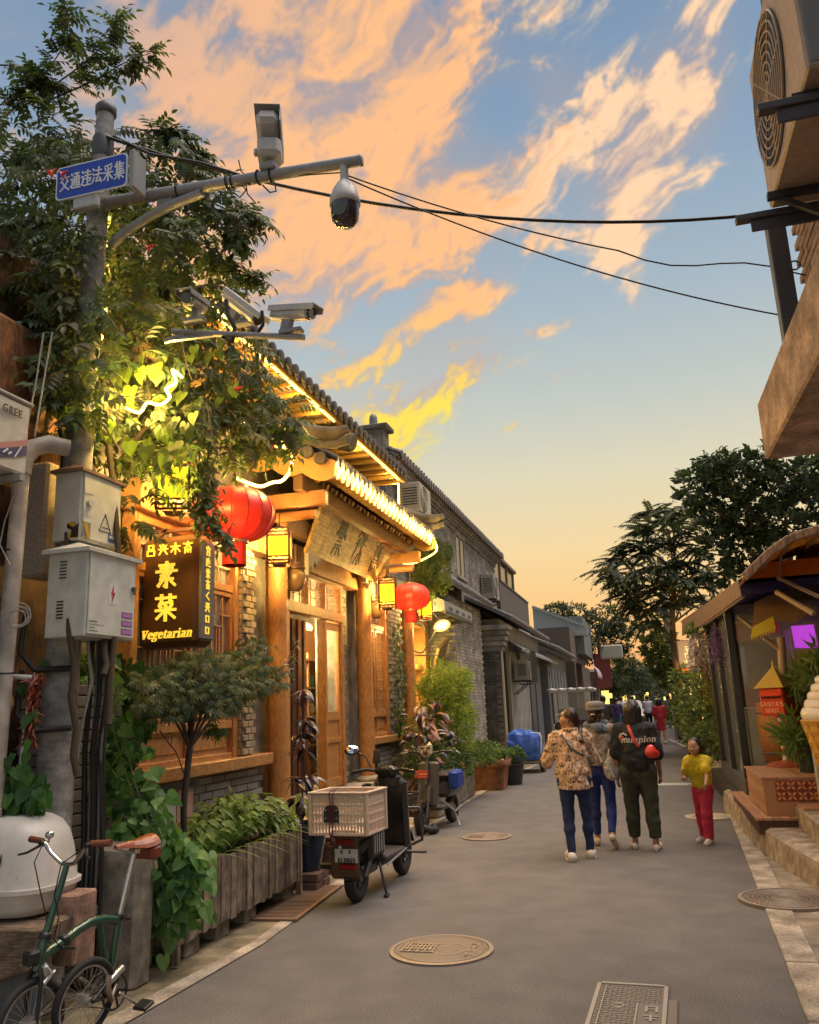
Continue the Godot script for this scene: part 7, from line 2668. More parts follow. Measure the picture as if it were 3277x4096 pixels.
func build_lights()->void:
	palace_lantern("large square palace lantern glowing amber under the creeper, left of the big red lantern",zp(700,1945,-5.9),0.25,0.27,0.42,1.5)
	palace_lantern("square palace lantern glowing amber beside the wooden column under the name board",zp(1118,2190,-8.25),0.23,0.225,0.3,1.3)
	palace_lantern("square palace lantern half hidden to the left of the small far red lantern",zp(1549,2375,-12.0),0.24,0.28,0.3,1.0)
	palace_lantern("small amber lantern to the right of the far red lantern",zp(1702,2435,-14.6),0.2,0.26,0.5,0.7)
	red_lantern("big round red lantern half covered by trailing leaves",zp(940,2060,-7.25),0.4,0.10)
	red_lantern("far round red lantern glowing orange below the end of the porch roof",zp(1643,2388,-13.5),0.335,0.3)
	lamp("red_lantern_lamp",zp(940,2160,-6.9),Color(1.0,0.2,0.08),0.06,0.15)
	lamp("red_lantern_lamp",zp(1643,2470,-13.2),Color(1.0,0.25,0.08),0.1,0.15)
	var p:=PackedVector3Array()
	for i in 16:
		p.append(V(-3.535+0.004*(i % 2),5.315,-5.9-i*0.245))
	light_rope("straight gold strip light under the main eave, nearer half",p,0.017,3,0.10,V(-0.05,-0.07,0),1.7)
	p=smooth([V(-3.535,5.315,-10.15),V(-3.535,5.315,-11.0),V(-3.535,5.315,-12.0),V(-3.55,5.32,-12.55),V(-3.62,5.36,-12.9),V(-3.66,5.2,-13.03),V(-3.66,4.98,-13.03)],4)
	light_rope("gold strip light under the main eave, farther half, bent down at its end",p,0.017,6,0.10,V(-0.05,-0.07,0),1.7)
	p=PackedVector3Array()
	for i in 27:
		p.append(V(-3.14,4.24,-8.42-i*0.174))
		p.append(V(-3.10,4.40,-8.50-i*0.174))
	light_rope("gold rope light zigzagging along the porch eave",p,0.015,6,0.16,V(0.06,-0.05,0),1.7)
	p=smooth([V(-3.1,4.36,-13.1),V(-3.12,4.2,-13.35),V(-3.35,4.07,-13.35),V(-3.6,4.0,-13.3),V(-3.85,4.06,-13.25),V(-4.0,4.02,-13.2)],5)
	light_rope("gold rope light swagged under the far end of the porch roof",p,0.015,8,0.06,V(0.02,-0.06,0.05),1.7)
	p=smooth([zp(948,1913,-7.6),zp(1000,1935,-7.6),zp(1045,1946,-7.6),zp(1090,1930,-7.6),zp(1129,1923,-7.6),zp(1160,1886,-7.6),zp(1168,1834,-7.6),zp(1140,1800,-7.6),zp(1128,1770,-7.6),zp(1098,1790,-7.6),zp(1085,1760,-7.6),zp(1020,1720,-7.6),zp(950,1680,-7.6)],4)
	light_rope("curling gold rope light above the big red lantern",p,0.017,10,0.16,V(0.02,0.0,0.08),1.7)
	p=smooth([zp(400,1610,-5.15),zp(445,1600,-5.12),zp(500,1630,-5.12),zp(560,1650,-5.12),zp(590,1610,-5.12),zp(640,1620,-5.12),zp(680,1590,-5.12),zp(665,1555,-5.12),zp(705,1530,-5.12),zp(690,1480,-5.12),zp(730,1510,-5.12)],4)
	light_rope("gold rope light looped among the creeper leaves",p,0.011,8,0.2,V(0.02,0.0,0.08),1.7)
	p=smooth([zp(440,860,-5.3),zp(425,1000,-5.3),zp(440,1150,-5.3),zp(420,1260,-5.3),zp(400,1420,-5.3)],4)
	light_rope("upright gold rope light mostly buried in the creeper beside the pole",p,0.011,5,0.10,V(0.02,0.0,0.1),1.4)
	p=smooth([zp(750,1100,-6.3),zp(800,1160,-6.3),zp(850,1220,-6.3),zp(905,1275,-6.3)],4)
	light_rope("short slanting gold strip light near the bullet cameras",p,0.015,6,0.10,V(0.02,-0.03,0.08),1.6)
	for q in [V(-5.4,3.0,-7.2),V(-5.4,3.0,-9.6),V(-4.75,2.62,-11.05),V(-5.4,3.0,-13.0)]:
		var l:=thing("ceiling_lamp",{-7.2:"round lamp glowing inside behind the first lattice window",-9.6:"round lamp glowing inside the open doorway",-11.05:"round lamp glowing inside behind the right door leaf",-13.0:"round lamp glowing inside behind the second lattice window"}[snappedf(q.z,0.01)],"lamp",q,"lamps inside the restaurant")
		var b:=MB.new()
		b.ball(O3,V(0.14,0.1,0.14),16)
		part(l,"lamp_globe",b,mat("globe_glow",Color(0.9,0.8,0.5),{"rough":0.6,"emit":Color(1.0,0.66,0.22),"energy":1.44}))
		lamp("room_lamp",O3,Color(1.0,0.68,0.27),1.5 if q.z<-10.5 else 0.8,0.1,8.0,l)
	var jm:=mat("clay_jar",Color(0.17,0.095,0.045),{"rough":0.35,"coat":0.3,"tex":"grain","scale":3.0})
	var jl:=["lidded clay jar hanging beside the amber lantern left of the door","lidded clay jar hanging right of the door beside the lattice window"]
	for k in 2:
		var at:=zp(1182,2312,-9.35) if k==0 else zp(1503,2432,-12.55)
		var t:=thing("clay_jar",jl[k],"jar",at,"clay jars hanging at the door")
		var b:=MB.new()
		b.lathe([W2(0,-0.17),W2(0.06,-0.165),W2(0.11,-0.09),W2(0.138,0.0),W2(0.125,0.06),W2(0.09,0.09),W2(0.09,0.1)],26)
		part(t,"jar_body",b,jm)
		b=MB.new()
		b.lathe([W2(0.09,0.1),W2(0.13,0.105),W2(0.13,0.125),W2(0.09,0.14),W2(0.1,0.17),W2(0.1,0.19),W2(0,0.2)],26,Transform3D.IDENTITY,false)
		part(t,"jar_lid",b,mats["dark_wood"])
		b=MB.new()
		b.rod(V(0,0.19,0),V(0,0.42,0),0.03,10)
		part(t,"hanging_post",b,mats["dark_wood"])
	var g:=thing("gooseneck_lamp","gooseneck lamp with a tilted shade glowing yellow past the far red lantern","lamp")
	var z:=-15.2
	var hd:=zp(1768,2503,z)
	var nrm:=V(0.35,-0.8,0.45).normalized()
	var x:=nrm.cross(UP).normalized()
	var fr:=Transform3D(Basis(x,-nrm,x.cross(-nrm)),hd)
	var b:=MB.new()
	b.lathe([W2(0.17,0.0),W2(0.16,0.03),W2(0.09,0.1),W2(0.03,0.14),W2(0,0.15)],22,fr)
	part(g,"lamp_shade",b,mat("shade_brown",Color(0.13,0.08,0.04),{"rough":0.5}))
	b=MB.new()
	b.lathe([W2(0,0.012),W2(0.15,0.012),W2(0.15,0.004),W2(0,0.0)],20,fr)
	part(g,"bulb_disc",b,mat("disc_glow",Color(0.9,0.7,0.3),{"rough":0.6,"emit":Color(1.0,0.62,0.12),"energy":1.15}))
	lamp("gooseneck_light",hd+nrm*0.06,Color(1.0,0.7,0.25),0.35,0.1)
	b=MB.new()
	b.tube(smooth([zp(1760,2485,z),zp(1735,2455,z),zp(1715,2450,z),zp(1690,2490,z)],5),PF([0.014]),7)
	b.tube(smooth([zp(1740,2525,z),zp(1715,2570,z),zp(1690,2610,z),zp(1650,2600,z),zp(1612,2575,z)],4),PF([0.016]),7)
	b.rod(zp(1612,2620,z),zp(1748,2622,z),0.015,6)
	b.tube(smooth([zp(1612,2500,z),zp(1650,2490,z),zp(1690,2500,z),zp(1700,2530,z)],4),PF([0.02]),7)
	part(g,"arm",b,mats["trim_dark"])
	lamp("doorway_light",V(-4.1,2.6,-15.9),Color(1.0,0.7,0.2),0.5,0.15)
func leaf(b:MB,o:Vector3,y:Vector3,z:Vector3,ln:float,w:float,bend:=0.15,steps:=4)->void:
	y=y.normalized()
	z=(z-y*z.dot(y)).normalized()
	var x:=y.cross(z)
	var pl:=o
	var pr:=o
	var pm:=o
	for i in range(1,steps+1):
		var f:=float(i)/steps
		var hw:=w*0.5*sin(PI*pow(f,0.75)) if i<steps else 0.0
		var m:=o+y*(ln*f)-z*(bend*ln*f*f)
		var l:=m-x*hw+z*(hw*0.35)
		var r:=m+x*hw+z*(hw*0.35)
		if i==steps:
			b.tri(pm,m,pl)
			b.tri(pm,pr,m)
		else:
			if i==1:
				b.tri(o,m,l)
				b.tri(o,r,m)
			else:
				b.quad(pm,m,l,pl)
				b.quad(pr,r,m,pm)
		pl=l
		pr=r
		pm=m
func pinnate(pairs:int,ll:float,lw:float,droop:=0.25)->MB:
	var b:=MB.new()
	var pts:=PackedVector3Array()
	for i in 6:
		var f:=i/5.0
		pts.append(V(0,f*0.85,-droop*f*f))
	b.tube(pts,PF([0.012,0.01,0.009,0.008,0.006,0.004]),4,false)
	for i in pairs:
		var f:=0.18+0.72*i/pairs
		var at:=V(0,f*0.85,-droop*f*f)
		for s in [-1.0,1.0]:
			leaf(b,at,V(s,0.55,-0.15-0.25*rnd(0,1)),V(-0.2*s,0.1,1),ll*rnd(0.85,1.1),lw*rnd(0.9,1.1),0.3)
	leaf(b,V(0,0.85,-droop),V(0,1,-0.5),V(0,0.3,1),ll,lw,0.3)
	return b
func heart(curl:float)->MB:
	var b:=MB.new()
	var out:=[W2(0,0.0),W2(0.12,-0.14),W2(0.3,-0.16),W2(0.46,-0.02),W2(0.48,0.2),W2(0.38,0.48),W2(0.2,0.76),W2(0,1.0)]
	for s in [-1.0,1.0]:
		for i in out.size()-1:
			var p:=V(out[i].x*s,out[i].y,absf(out[i].x)*0.28-curl*out[i].y*out[i].y-curl*1.4*out[i].x*out[i].x)
			var q:=V(out[i+1].x*s,out[i+1].y,absf(out[i+1].x)*0.28-curl*out[i+1].y*out[i+1].y-curl*1.4*out[i+1].x*out[i+1].x)
			var mid:=V(0,0.38,-curl*0.15-0.02)
			b.face([mid,p,q],V(0,0,1))
	return b
func maple_leaf()->MB:
	var b:=MB.new()
	for k in 7:
		var a:=(k-3)*0.55
		var ln:float=[0.5,0.78,0.95,1.0,0.95,0.78,0.5][k]
		leaf(b,O3,V(sin(a),cos(a),0),V(0,0,1),ln,0.17,0.35,3)
	return b
func cluster(n:int,ln:float,w:float,spread:float,seed_:int)->MB:
	var r:=RandomNumberGenerator.new()
	r.seed=seed_
	var b:=MB.new()
	for i in n:
		var d:=V(r.randf_range(-1,1)*spread,0.6+r.randf()*0.6,r.randf_range(-1,1)*spread)
		var o:=V(r.randf_range(-0.2,0.2),r.randf_range(0.0,0.45),r.randf_range(-0.2,0.2))
		leaf(b,o,d,V(r.randf_range(-0.6,0.6),r.randf_range(-0.2,1),r.randf_range(-0.6,1)),ln*r.randf_range(0.7,1.15),w,0.3,3)
	return b
func aim(at:Vector3,y:Vector3,z:Vector3,s:float)->Transform3D:
	y=y.normalized()
	z=z-y*z.dot(y)
	if z.length_squared()<1e-6:
		z=y.cross(V(0.3,0.9,0.2))
	z=z.normalized()
	return Transform3D(Basis(y.cross(z)*s,y*s,z*s),at)
func in_ball()->Vector3:
	while true:
		var p:=V(rnd(-1,1),rnd(-1,1),rnd(-1,1))
		if p.length_squared()<=1.0:
			return p
	return O3
func foliage(t:Node3D,name_:String,meshes:Array,ms:Array,xs:Array,singles:int,vc:Material=null)->void:
	xs.sort_custom(func(a,c):return a.origin.distance_squared_to(cam_at)<c.origin.distance_squared_to(cam_at))
	for i in mini(singles,xs.size()):
		var o:=part(t,name_,meshes[i % meshes.size()],ms[i % ms.size()])
		o.transform=xs[i]
	var left:=xs.slice(singles)
	if left.is_empty():
		return
	for k in meshes.size():
		for m in ms.size():
			var mine:=[]
			for i in left.size():
				if i % meshes.size()==k and (i/meshes.size()) % ms.size()==m:
					mine.append(left[i])
			if not mine.is_empty():
				many(t,"foliage",meshes[k],ms[m],mine)
func green(key:String,c:Color,back:=0.6)->StandardMaterial3D:
	return mat(key,c,{"rough":0.5,"back":Color(c.r*2.2,c.g*2.4,c.b*1.2)*back,"spec":0.35})
func build_plants()->void:
	creeper()
	maple_tree()
	heart_vines()
	planter_plants()
	door_plants()
	bamboo()
	right_trees()
	cafe_plants()
	far_trees()
func creeper()->void:
	var t:=thing("creeper","huge creeper of feathered leaves covering the left house front and the pole","climbing plant")
	var sp:=[pinnate(4,0.34,0.15).mesh(),pinnate(5,0.30,0.12,0.4).mesh(),pinnate(3,0.38,0.17,0.15).mesh()]
	var ms:=[green("creeper_a",Color(0.045,0.072,0.022)),green("creeper_b",Color(0.075,0.095,0.026)),green("creeper_c",Color(0.06,0.062,0.032)),green("creeper_d",Color(0.035,0.055,0.025))]
	var blobs:=[[40,620,-6.2,0.75,0.45,0.5,190],[230,800,-6.0,0.7,0.5,0.5,230],[120,1150,-6.0,0.75,0.75,0.5,300],[470,1000,-6.2,0.6,0.6,0.5,230],[640,740,-6.6,0.5,0.42,0.4,150],[800,900,-6.9,0.45,0.38,0.4,130],
		[690,1130,-6.8,0.5,0.42,0.45,170],[430,1380,-6.2,0.7,0.5,0.5,230],[820,1480,-7.2,0.55,0.38,0.4,170],[1010,1640,-7.9,0.42,0.36,0.35,130],[1090,1730,-8.1,0.3,0.22,0.25,60],[520,1700,-6.5,0.6,0.35,0.4,150],[800,1740,-7.2,0.5,0.3,0.35,130],[230,1560,-5.9,0.45,0.42,0.4,120],
		[60,1380,-5.7,0.35,0.25,0.3,70],[350,650,-6.3,0.5,0.3,0.4,90],[590,1880,-6.6,0.2,0.2,0.2,26],[500,2050,-6.4,0.12,0.2,0.12,14],[30,1280,-5.9,0.3,0.3,0.3,110],[90,1420,-5.8,0.25,0.25,0.3,80],[250,960,-5.5,0.22,0.14,0.1,26],[210,1130,-5.5,0.26,0.2,0.1,44],[300,1280,-5.5,0.26,0.2,0.12,44],[270,1460,-5.45,0.26,0.2,0.1,44],[330,1580,-5.45,0.22,0.16,0.1,40]]
	var xs:=[]
	for q in blobs:
		var c:=zp(q[0],q[1],q[2]*0.84)
		for i in q[6]:
			var p:=in_ball()
			p=p.normalized()*pow(p.length(),0.6)
			var at:=c+V(p.x*q[3],p.y*q[4],p.z*q[5])
			var y:=V(p.x*0.8+rnd(-0.7,0.7),rnd(-0.9,0.35),p.z*0.6+rnd(-0.4,0.8))
			xs.append(aim(at,y,V(rnd(-0.3,0.6),rnd(0.2,1),rnd(0,1)),rnd(0.17,0.27)))
	var twigs:=[[[20,470,-6.0],[150,330,-6.0],[260,170,-6.0],[270,45,-6.0]],[[100,420,-6.0],[300,280,-6.05],[420,170,-6.1],[465,85,-6.1]],[[200,400,-6.1],[380,320,-6.1],[500,250,-6.15],[595,215,-6.2]],[[0,260,-6.0],[110,270,-6.0],[190,330,-6.0]],
		[[620,680,-6.6],[700,570,-6.6],[780,600,-6.7],[812,640,-6.7]],[[750,800,-6.8],[880,840,-6.9],[980,850,-7.0],[1050,880,-7.0]],[[760,1000,-7.0],[880,1050,-7.1],[970,1090,-7.1],[1035,1115,-7.1]],[[850,900,-6.9],[930,930,-7.0],[965,970,-7.0]],[[560,520,-6.5],[640,520,-6.5],[740,530,-6.6]],
		[[0,420,-6.0],[90,380,-6.0],[150,300,-6.0]],[[840,1720,-7.0],[830,1900,-6.95],[840,2040,-6.9],[900,2150,-6.9]],[[800,1800,-6.95],[790,1960,-6.9],[800,2070,-6.88]]]
	for tw in twigs:
		var pts:=[]
		for q in tw:
			pts.append(zp(q[0],q[1],q[2]*0.84))
		var p:=smooth(pts,6)
		var b:=MB.new()
		var rr:=PackedFloat32Array()
		for i in p.size():
			rr.append(lerpf(0.008,0.0025,float(i)/p.size()))
		b.tube(p,rr,5)
		part(t,"twig",b,mat("twig_brown",Color(0.05,0.035,0.022),{"rough":0.9}))
		for i in range(2,p.size()):
			var d:=(p[i]-p[i-1]).normalized()
			for k in 3:
				var side:=V(rnd(-1,1),rnd(-0.6,0.5),rnd(-1,1)).normalized()
				xs.append(aim(p[i],d*0.6+side,V(rnd(-0.5,0.5),1,rnd(-0.3,0.8)),rnd(0.15,0.23)))
		xs.append(aim(p[-1],p[-1]-p[-2],V(0,1,0.5),0.2))
	foliage(t,"leaf_spray",sp,ms,xs,290)
	var hm:=[heart(0.25).mesh(),heart(0.5).mesh()]
	var hx:=[]
	for q in [[300,1700],[520,1560],[640,1460],[720,1560],[780,1600],[690,1700],[660,1720],[540,1770],[600,1790],[650,1810],[700,1790],[820,1330],[860,1380],[940,1440],[500,1500],[430,1720],[740,1680],[350,1520],[900,1560],[280,1780],[590,1450],[760,1420]]:
		for k in 3:
			hx.append(aim(zp(q[0]+rnd(-35,35),q[1]+rnd(-35,35),(-5.65-rnd(0,0.4)-maxf(0,q[0]-600)*0.003)*0.84),V(rnd(-0.6,0.6),-1,rnd(0,0.5)),V(rnd(-0.4,0.4),0.4,1),rnd(0.075,0.12)))
	foliage(t,"heart_leaf",hm,[green("creeper_bright",Color(0.11,0.16,0.03),1.0),ms[1]],hx,80)
	var stems:=[[[300,3100,-5.3],[280,2400,-5.4],[250,1700,-5.7],[300,1000,-6.0]],[[430,2900,-5.6],[470,2200,-5.9],[420,1500,-6.1],[480,900,-6.3]],[[500,1800,-6.3],[750,1500,-6.8],[800,1150,-6.9]],[[420,2700,-5.6],[400,2350,-5.8],[380,2000,-5.9]],[[600,1650,-6.5],[900,1700,-7.4],[1080,1740,-8.1]]]
	for s in stems:
		var pts:=[]
		for q in s:
			pts.append(zp(q[0],q[1],q[2]*0.84))
		var b:=MB.new()
		var p:=smooth(pts,6)
		for i in p.size():
			p[i]+=V(rnd(-0.02,0.02),0,rnd(-0.02,0.02))
		b.tube(p,PF([0.022]),7)
		part(t,"stem",b,mats["twig_brown"])
	var nx:=[]
	for i in 40:
		var f:=rnd(0,1)
		nx.append(zp(rnd(330,1000),rnd(1150,1850),-5.1-f*0.5))
	for i in 18:
		var b:=MB.new()
		b.tube(sag(nx[i],nx[i]+V(rnd(-0.2,0.2),rnd(-0.5,-0.2),rnd(-0.1,0.1)),0.04,6),PF([0.004]),4)
		part(t,"tendril",b,mats["twig_brown"])
	for q in [[595,990,-5.9],[948,1555,-6.9],[205,690,-5.5],[250,695,-5.5],[1085,1790,-7.9],[840,2050,-6.6],[880,2010,-6.7],[915,2120,-6.7]]:
		var b:=MB.new()
		var at:=zp(q[0],q[1],q[2]*0.82)
		var fr:=Transform3D(Basis.from_euler(V(rnd(-0.6,0.6),0,rnd(1.8,2.6))),at)
		b.lathe([W2(0.005,-0.05),W2(0.01,-0.02),W2(0.016,0.0),W2(0.035,0.012)],8,fr)
		part(t,"flower",b,mat("trumpet_red",Color(0.6,0.05,0.02),{"rough":0.5,"back":Color(0.4,0.05,0.02)}))
func maple_tree()->void:
	var t:=thing("small_maple","small cut leaved maple tree with a slim dark trunk growing in the planter","tree")
	var bark:=mat("maple_bark",Color(0.06,0.042,0.03),{"rough":0.9,"tex":"fine","scale":4.0,"bump":"fine","cm":0.4})
	var X:=-3.42
	var base:=V(X,0.45,-5.9)
	var fork:=xp(760,2990,X)
	var b:=MB.new()
	b.tube(smooth([base,xp(735,3250,X),xp(748,3100,X),fork],5),PF([0.03,0.028,0.026,0.025]),10)
	part(t,"trunk",b,bark)
	var ends:=[[690,2800],[640,2720],[745,2700],[800,2760],[870,2740],[950,2700],[830,2860],[1050,2680],[610,2800],[780,2640]]
	for e in ends:
		b=MB.new()
		var x2:=X+rnd(-0.2,0.2)
		var pe:=xp(e[0],e[1],x2)
		var mid:=fork.lerp(pe,0.5)+V(0,0.06,0)
		b.tube(smooth([fork,mid,pe],5),PF([0.016,0.014,0.012,0.011,0.010,0.009,0.008,0.007,0.006,0.005,0.004]),6)
		part(t,"branch",b,bark)
	b=MB.new()
	b.tube(smooth([xp(735,3090,X),xp(705,3010,X),xp(680,2980,X),xp(640,2922,X)],4),PF([0.009,0.005]),6)
	b.tube(smooth([xp(685,2985,X),xp(688,2945,X),xp(672,2930,X)],4),PF([0.005,0.003]),5)
	part(t,"branch",b,mat("red_twig",Color(0.09,0.03,0.025),{"rough":0.7}))
	var xs:=[]
	var body:=[[600,2760,0.22,0.16,0.35,130],[720,2730,0.3,0.2,0.35,230],[850,2740,0.3,0.2,0.35,230],[960,2720,0.3,0.17,0.35,170],[1060,2720,0.28,0.15,0.3,110],[800,2650,0.25,0.12,0.3,110],[960,2650,0.3,0.12,0.3,100],[650,2830,0.2,0.1,0.25,90],[800,2830,0.3,0.1,0.3,120],[930,2810,0.2,0.1,0.2,60],[1010,2590,0.22,0.1,0.2,40],[860,2920,0.1,0.06,0.1,20]]
	for q in body:
		var c:=xp(q[0],q[1],X)
		for i in q[5]:
			var p:=in_ball()
			var at:=c+V(p.x*q[2],p.y*q[3],p.z*q[4])
			xs.append(aim(at,V(p.x+rnd(-0.5,0.5),-0.75+rnd(-0.4,0.3),p.z+rnd(-0.4,0.6)),V(rnd(-0.4,0.6),0.8,rnd(0,0.8)),rnd(0.05,0.085)))
	foliage(t,"leaf",[maple_leaf().mesh()],[green("maple_a",Color(0.03,0.055,0.028)),green("maple_b",Color(0.055,0.075,0.03)),green("maple_c",Color(0.085,0.088,0.035))],xs,290)
func heart_vines()->void:
	var hm:=[heart(0.15).mesh(),heart(0.4).mesh(),heart(0.65).mesh()]
	var ms:=[green("heart_a",Color(0.06,0.14,0.035)),green("heart_b",Color(0.085,0.18,0.05)),green("heart_c",Color(0.045,0.10,0.035)),green("heart_d",Color(0.12,0.21,0.07))]
	var t:=thing("heart_leaved_vine","vine with big heart shaped leaves spilling over the near end of the planter","climbing plant")
	var xs:=[]
	var path:=[[380,2780,-5.35,0.28,40],[440,2950,-5.35,0.28,60],[500,3100,-5.3,0.3,80],[540,3250,-5.25,0.28,90],[600,3380,-5.2,0.26,90],[690,3440,-5.2,0.24,70],[760,3480,-5.25,0.2,50],[700,3560,-5.2,0.16,36],[680,3660,-5.22,0.12,18],[790,3650,-5.45,0.1,14],[620,3600,-5.15,0.12,14],[650,3750,-5.25,0.1,8],[360,2650,-5.4,0.22,24]]
	for q in path:
		var c:=zp(q[0],q[1],q[2])
		for i in q[4]:
			var p:=in_ball()
			var at:=c+V(p.x*q[3],p.y*q[3]*0.8,p.z*q[3]*0.6)
			xs.append(aim(at,V(p.x*0.6+rnd(-0.9,0.9),-0.8+rnd(-0.3,0.8),rnd(-0.3,0.7)),V(rnd(-0.9,1.0),rnd(0.1,1.1),rnd(0.0,1)),rnd(0.05,0.115)))
	for q in [[576,3758],[570,3800],[655,3850],[582,3845],[590,3600]]:
		xs.append(aim(zp(q[0],q[1]-25,-5.1),V(0.05,-1,0.1),V(0.1,0.2,1),0.1))
	foliage(t,"heart_leaf",hm,ms,xs,300)
	for s in [[[420,2800,-5.3],[520,3150,-5.2],[640,3420,-5.1],[720,3560,-5.15],[700,3720,-5.2]],[[480,2900,-5.3],[600,3300,-5.15],[780,3500,-5.2]],[[640,3400,-5.1],[655,3600,-5.12],[660,3800,-5.15]],[[740,3520,-5.25],[800,3600,-5.4],[830,3680,-5.5]]]:
		var pts:=[]
		for q in s:
			pts.append(zp(q[0],q[1],q[2]))
		var b:=MB.new()
		b.tube(smooth(pts,6),PF([0.004]),5)
		part(t,"stem",b,mat("vine_green",Color(0.08,0.12,0.04),{"rough":0.6}))
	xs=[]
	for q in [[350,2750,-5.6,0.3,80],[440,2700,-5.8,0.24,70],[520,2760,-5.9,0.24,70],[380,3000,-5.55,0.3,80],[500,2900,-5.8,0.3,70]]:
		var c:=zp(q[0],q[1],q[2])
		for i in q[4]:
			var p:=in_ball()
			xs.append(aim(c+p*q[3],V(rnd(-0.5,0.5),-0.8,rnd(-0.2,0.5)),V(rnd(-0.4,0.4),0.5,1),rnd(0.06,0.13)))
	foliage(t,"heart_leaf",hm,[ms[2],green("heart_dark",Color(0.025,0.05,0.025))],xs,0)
	t=thing("rail_vine","low vine with round green leaves climbing the white rail above the pet house","climbing plant")
	xs=[]
	for q in [[120,2880,-4.33,0.03,3],[122,2978,-4.3,0.03,1],[75,3060,-4.33,0.09,5],[110,3100,-4.33,0.05,3],[60,3180,-4.4,0.16,30],[120,3170,-4.4,0.14,22],[20,3230,-4.42,0.16,30],[110,3240,-4.42,0.14,26],[175,2660,-4.6,0.02,1],[95,2765,-4.5,0.03,2]]:
		var c:=zp(q[0],q[1],q[2])
		for i in q[4]:
			var p:=in_ball()
			xs.append(aim(c+V(p.x,p.y*0.7,p.z*0.5)*q[3]+V(0,0.03,0),V(rnd(-0.5,0.5),-1+rnd(0,0.4),rnd(0,0.4)),V(rnd(-0.4,0.5),0.35,1),rnd(0.065,0.10)))
	foliage(t,"heart_leaf",hm,[ms[0],ms[2]],xs,200)
	var b:=MB.new()
	b.tube(smooth([zp(110,2800,-4.38),zp(125,2960,-4.38),zp(95,3050,-4.37),zp(80,3200,-4.4)],5),PF([0.004]),5)
	part(t,"stem",b,mats["vine_green"])
func planter_plants()->void:
	var t:=thing("leafy_plants","dense bright green pointed leaves filling the planter behind the grass tuft","plants")
	var lf:=MB.new()
	leaf(lf,O3,V(0,1,0),V(0,0,1),1.0,0.62,0.35,5)
	var lf2:=MB.new()
	leaf(lf2,O3,V(0,1,0),V(0,0,1),1.0,0.4,0.5,5)
	var xs:=[]
	for q in [[-3.5,0.72,-6.2,0.25,0.13,0.4,150],[-3.5,0.78,-6.75,0.28,0.16,0.4,190],[-3.5,0.76,-7.2,0.28,0.16,0.35,190],[-3.35,0.66,-7.3,0.2,0.1,0.25,80],[-3.6,0.85,-6.9,0.2,0.12,0.4,90]]:
		for i in q[6]:
			var p:=in_ball()
			if p.y<-0.2 and rng.randf()<0.5:
				p.y=-p.y
			xs.append(aim(V(q[0]+p.x*q[3],q[1]+p.y*q[4],q[2]+p.z*q[5]),V(p.x+rnd(-0.3,0.9),rnd(-0.5,0.35),p.z+rnd(-0.3,0.6)),V(rnd(-0.3,0.3),1,rnd(-0.2,0.5)),rnd(0.075,0.135)))
	foliage(t,"leaf",[lf.mesh(),lf2.mesh()],[green("sweet_a",Color(0.15,0.21,0.045)),green("sweet_b",Color(0.10,0.15,0.035)),green("sweet_c",Color(0.2,0.25,0.06)),green("sweet_d",Color(0.07,0.10,0.03))],xs,300)
	t=thing("grass_tuft","tuft of long thin grass blades hanging over the planter's edge","grass")
	for i in 110:
		var b:=MB.new()
		var at:=V(-3.34+rnd(-0.08,0.08),0.56,-6.18+rnd(-0.3,0.3))
		var d:=V(rnd(-0.05,0.4),1,rnd(-0.55,0.35))
		leaf(b,at,d,V(0.4,0.3,1) if d.x<0 else V(-1,0.4,0.2),rnd(0.18,0.36),0.011,rnd(0.2,0.6),6)
		part(t,"blade",b,[mats["sweet_a"],mats["heart_b"],green("blade_dark",Color(0.05,0.12,0.03))][i % 3])
	for i in 9:
		var b:=MB.new()
		var at:=V(-3.22,0.6,-5.9-i*0.17)
		leaf(b,at,V(0.9,0.75,rnd(-0.6,0.2)),V(-0.7,0.8,0),rnd(0.25,0.34),0.022,1.1,7)
		part(t,"blade",b,mats["sweet_c"])
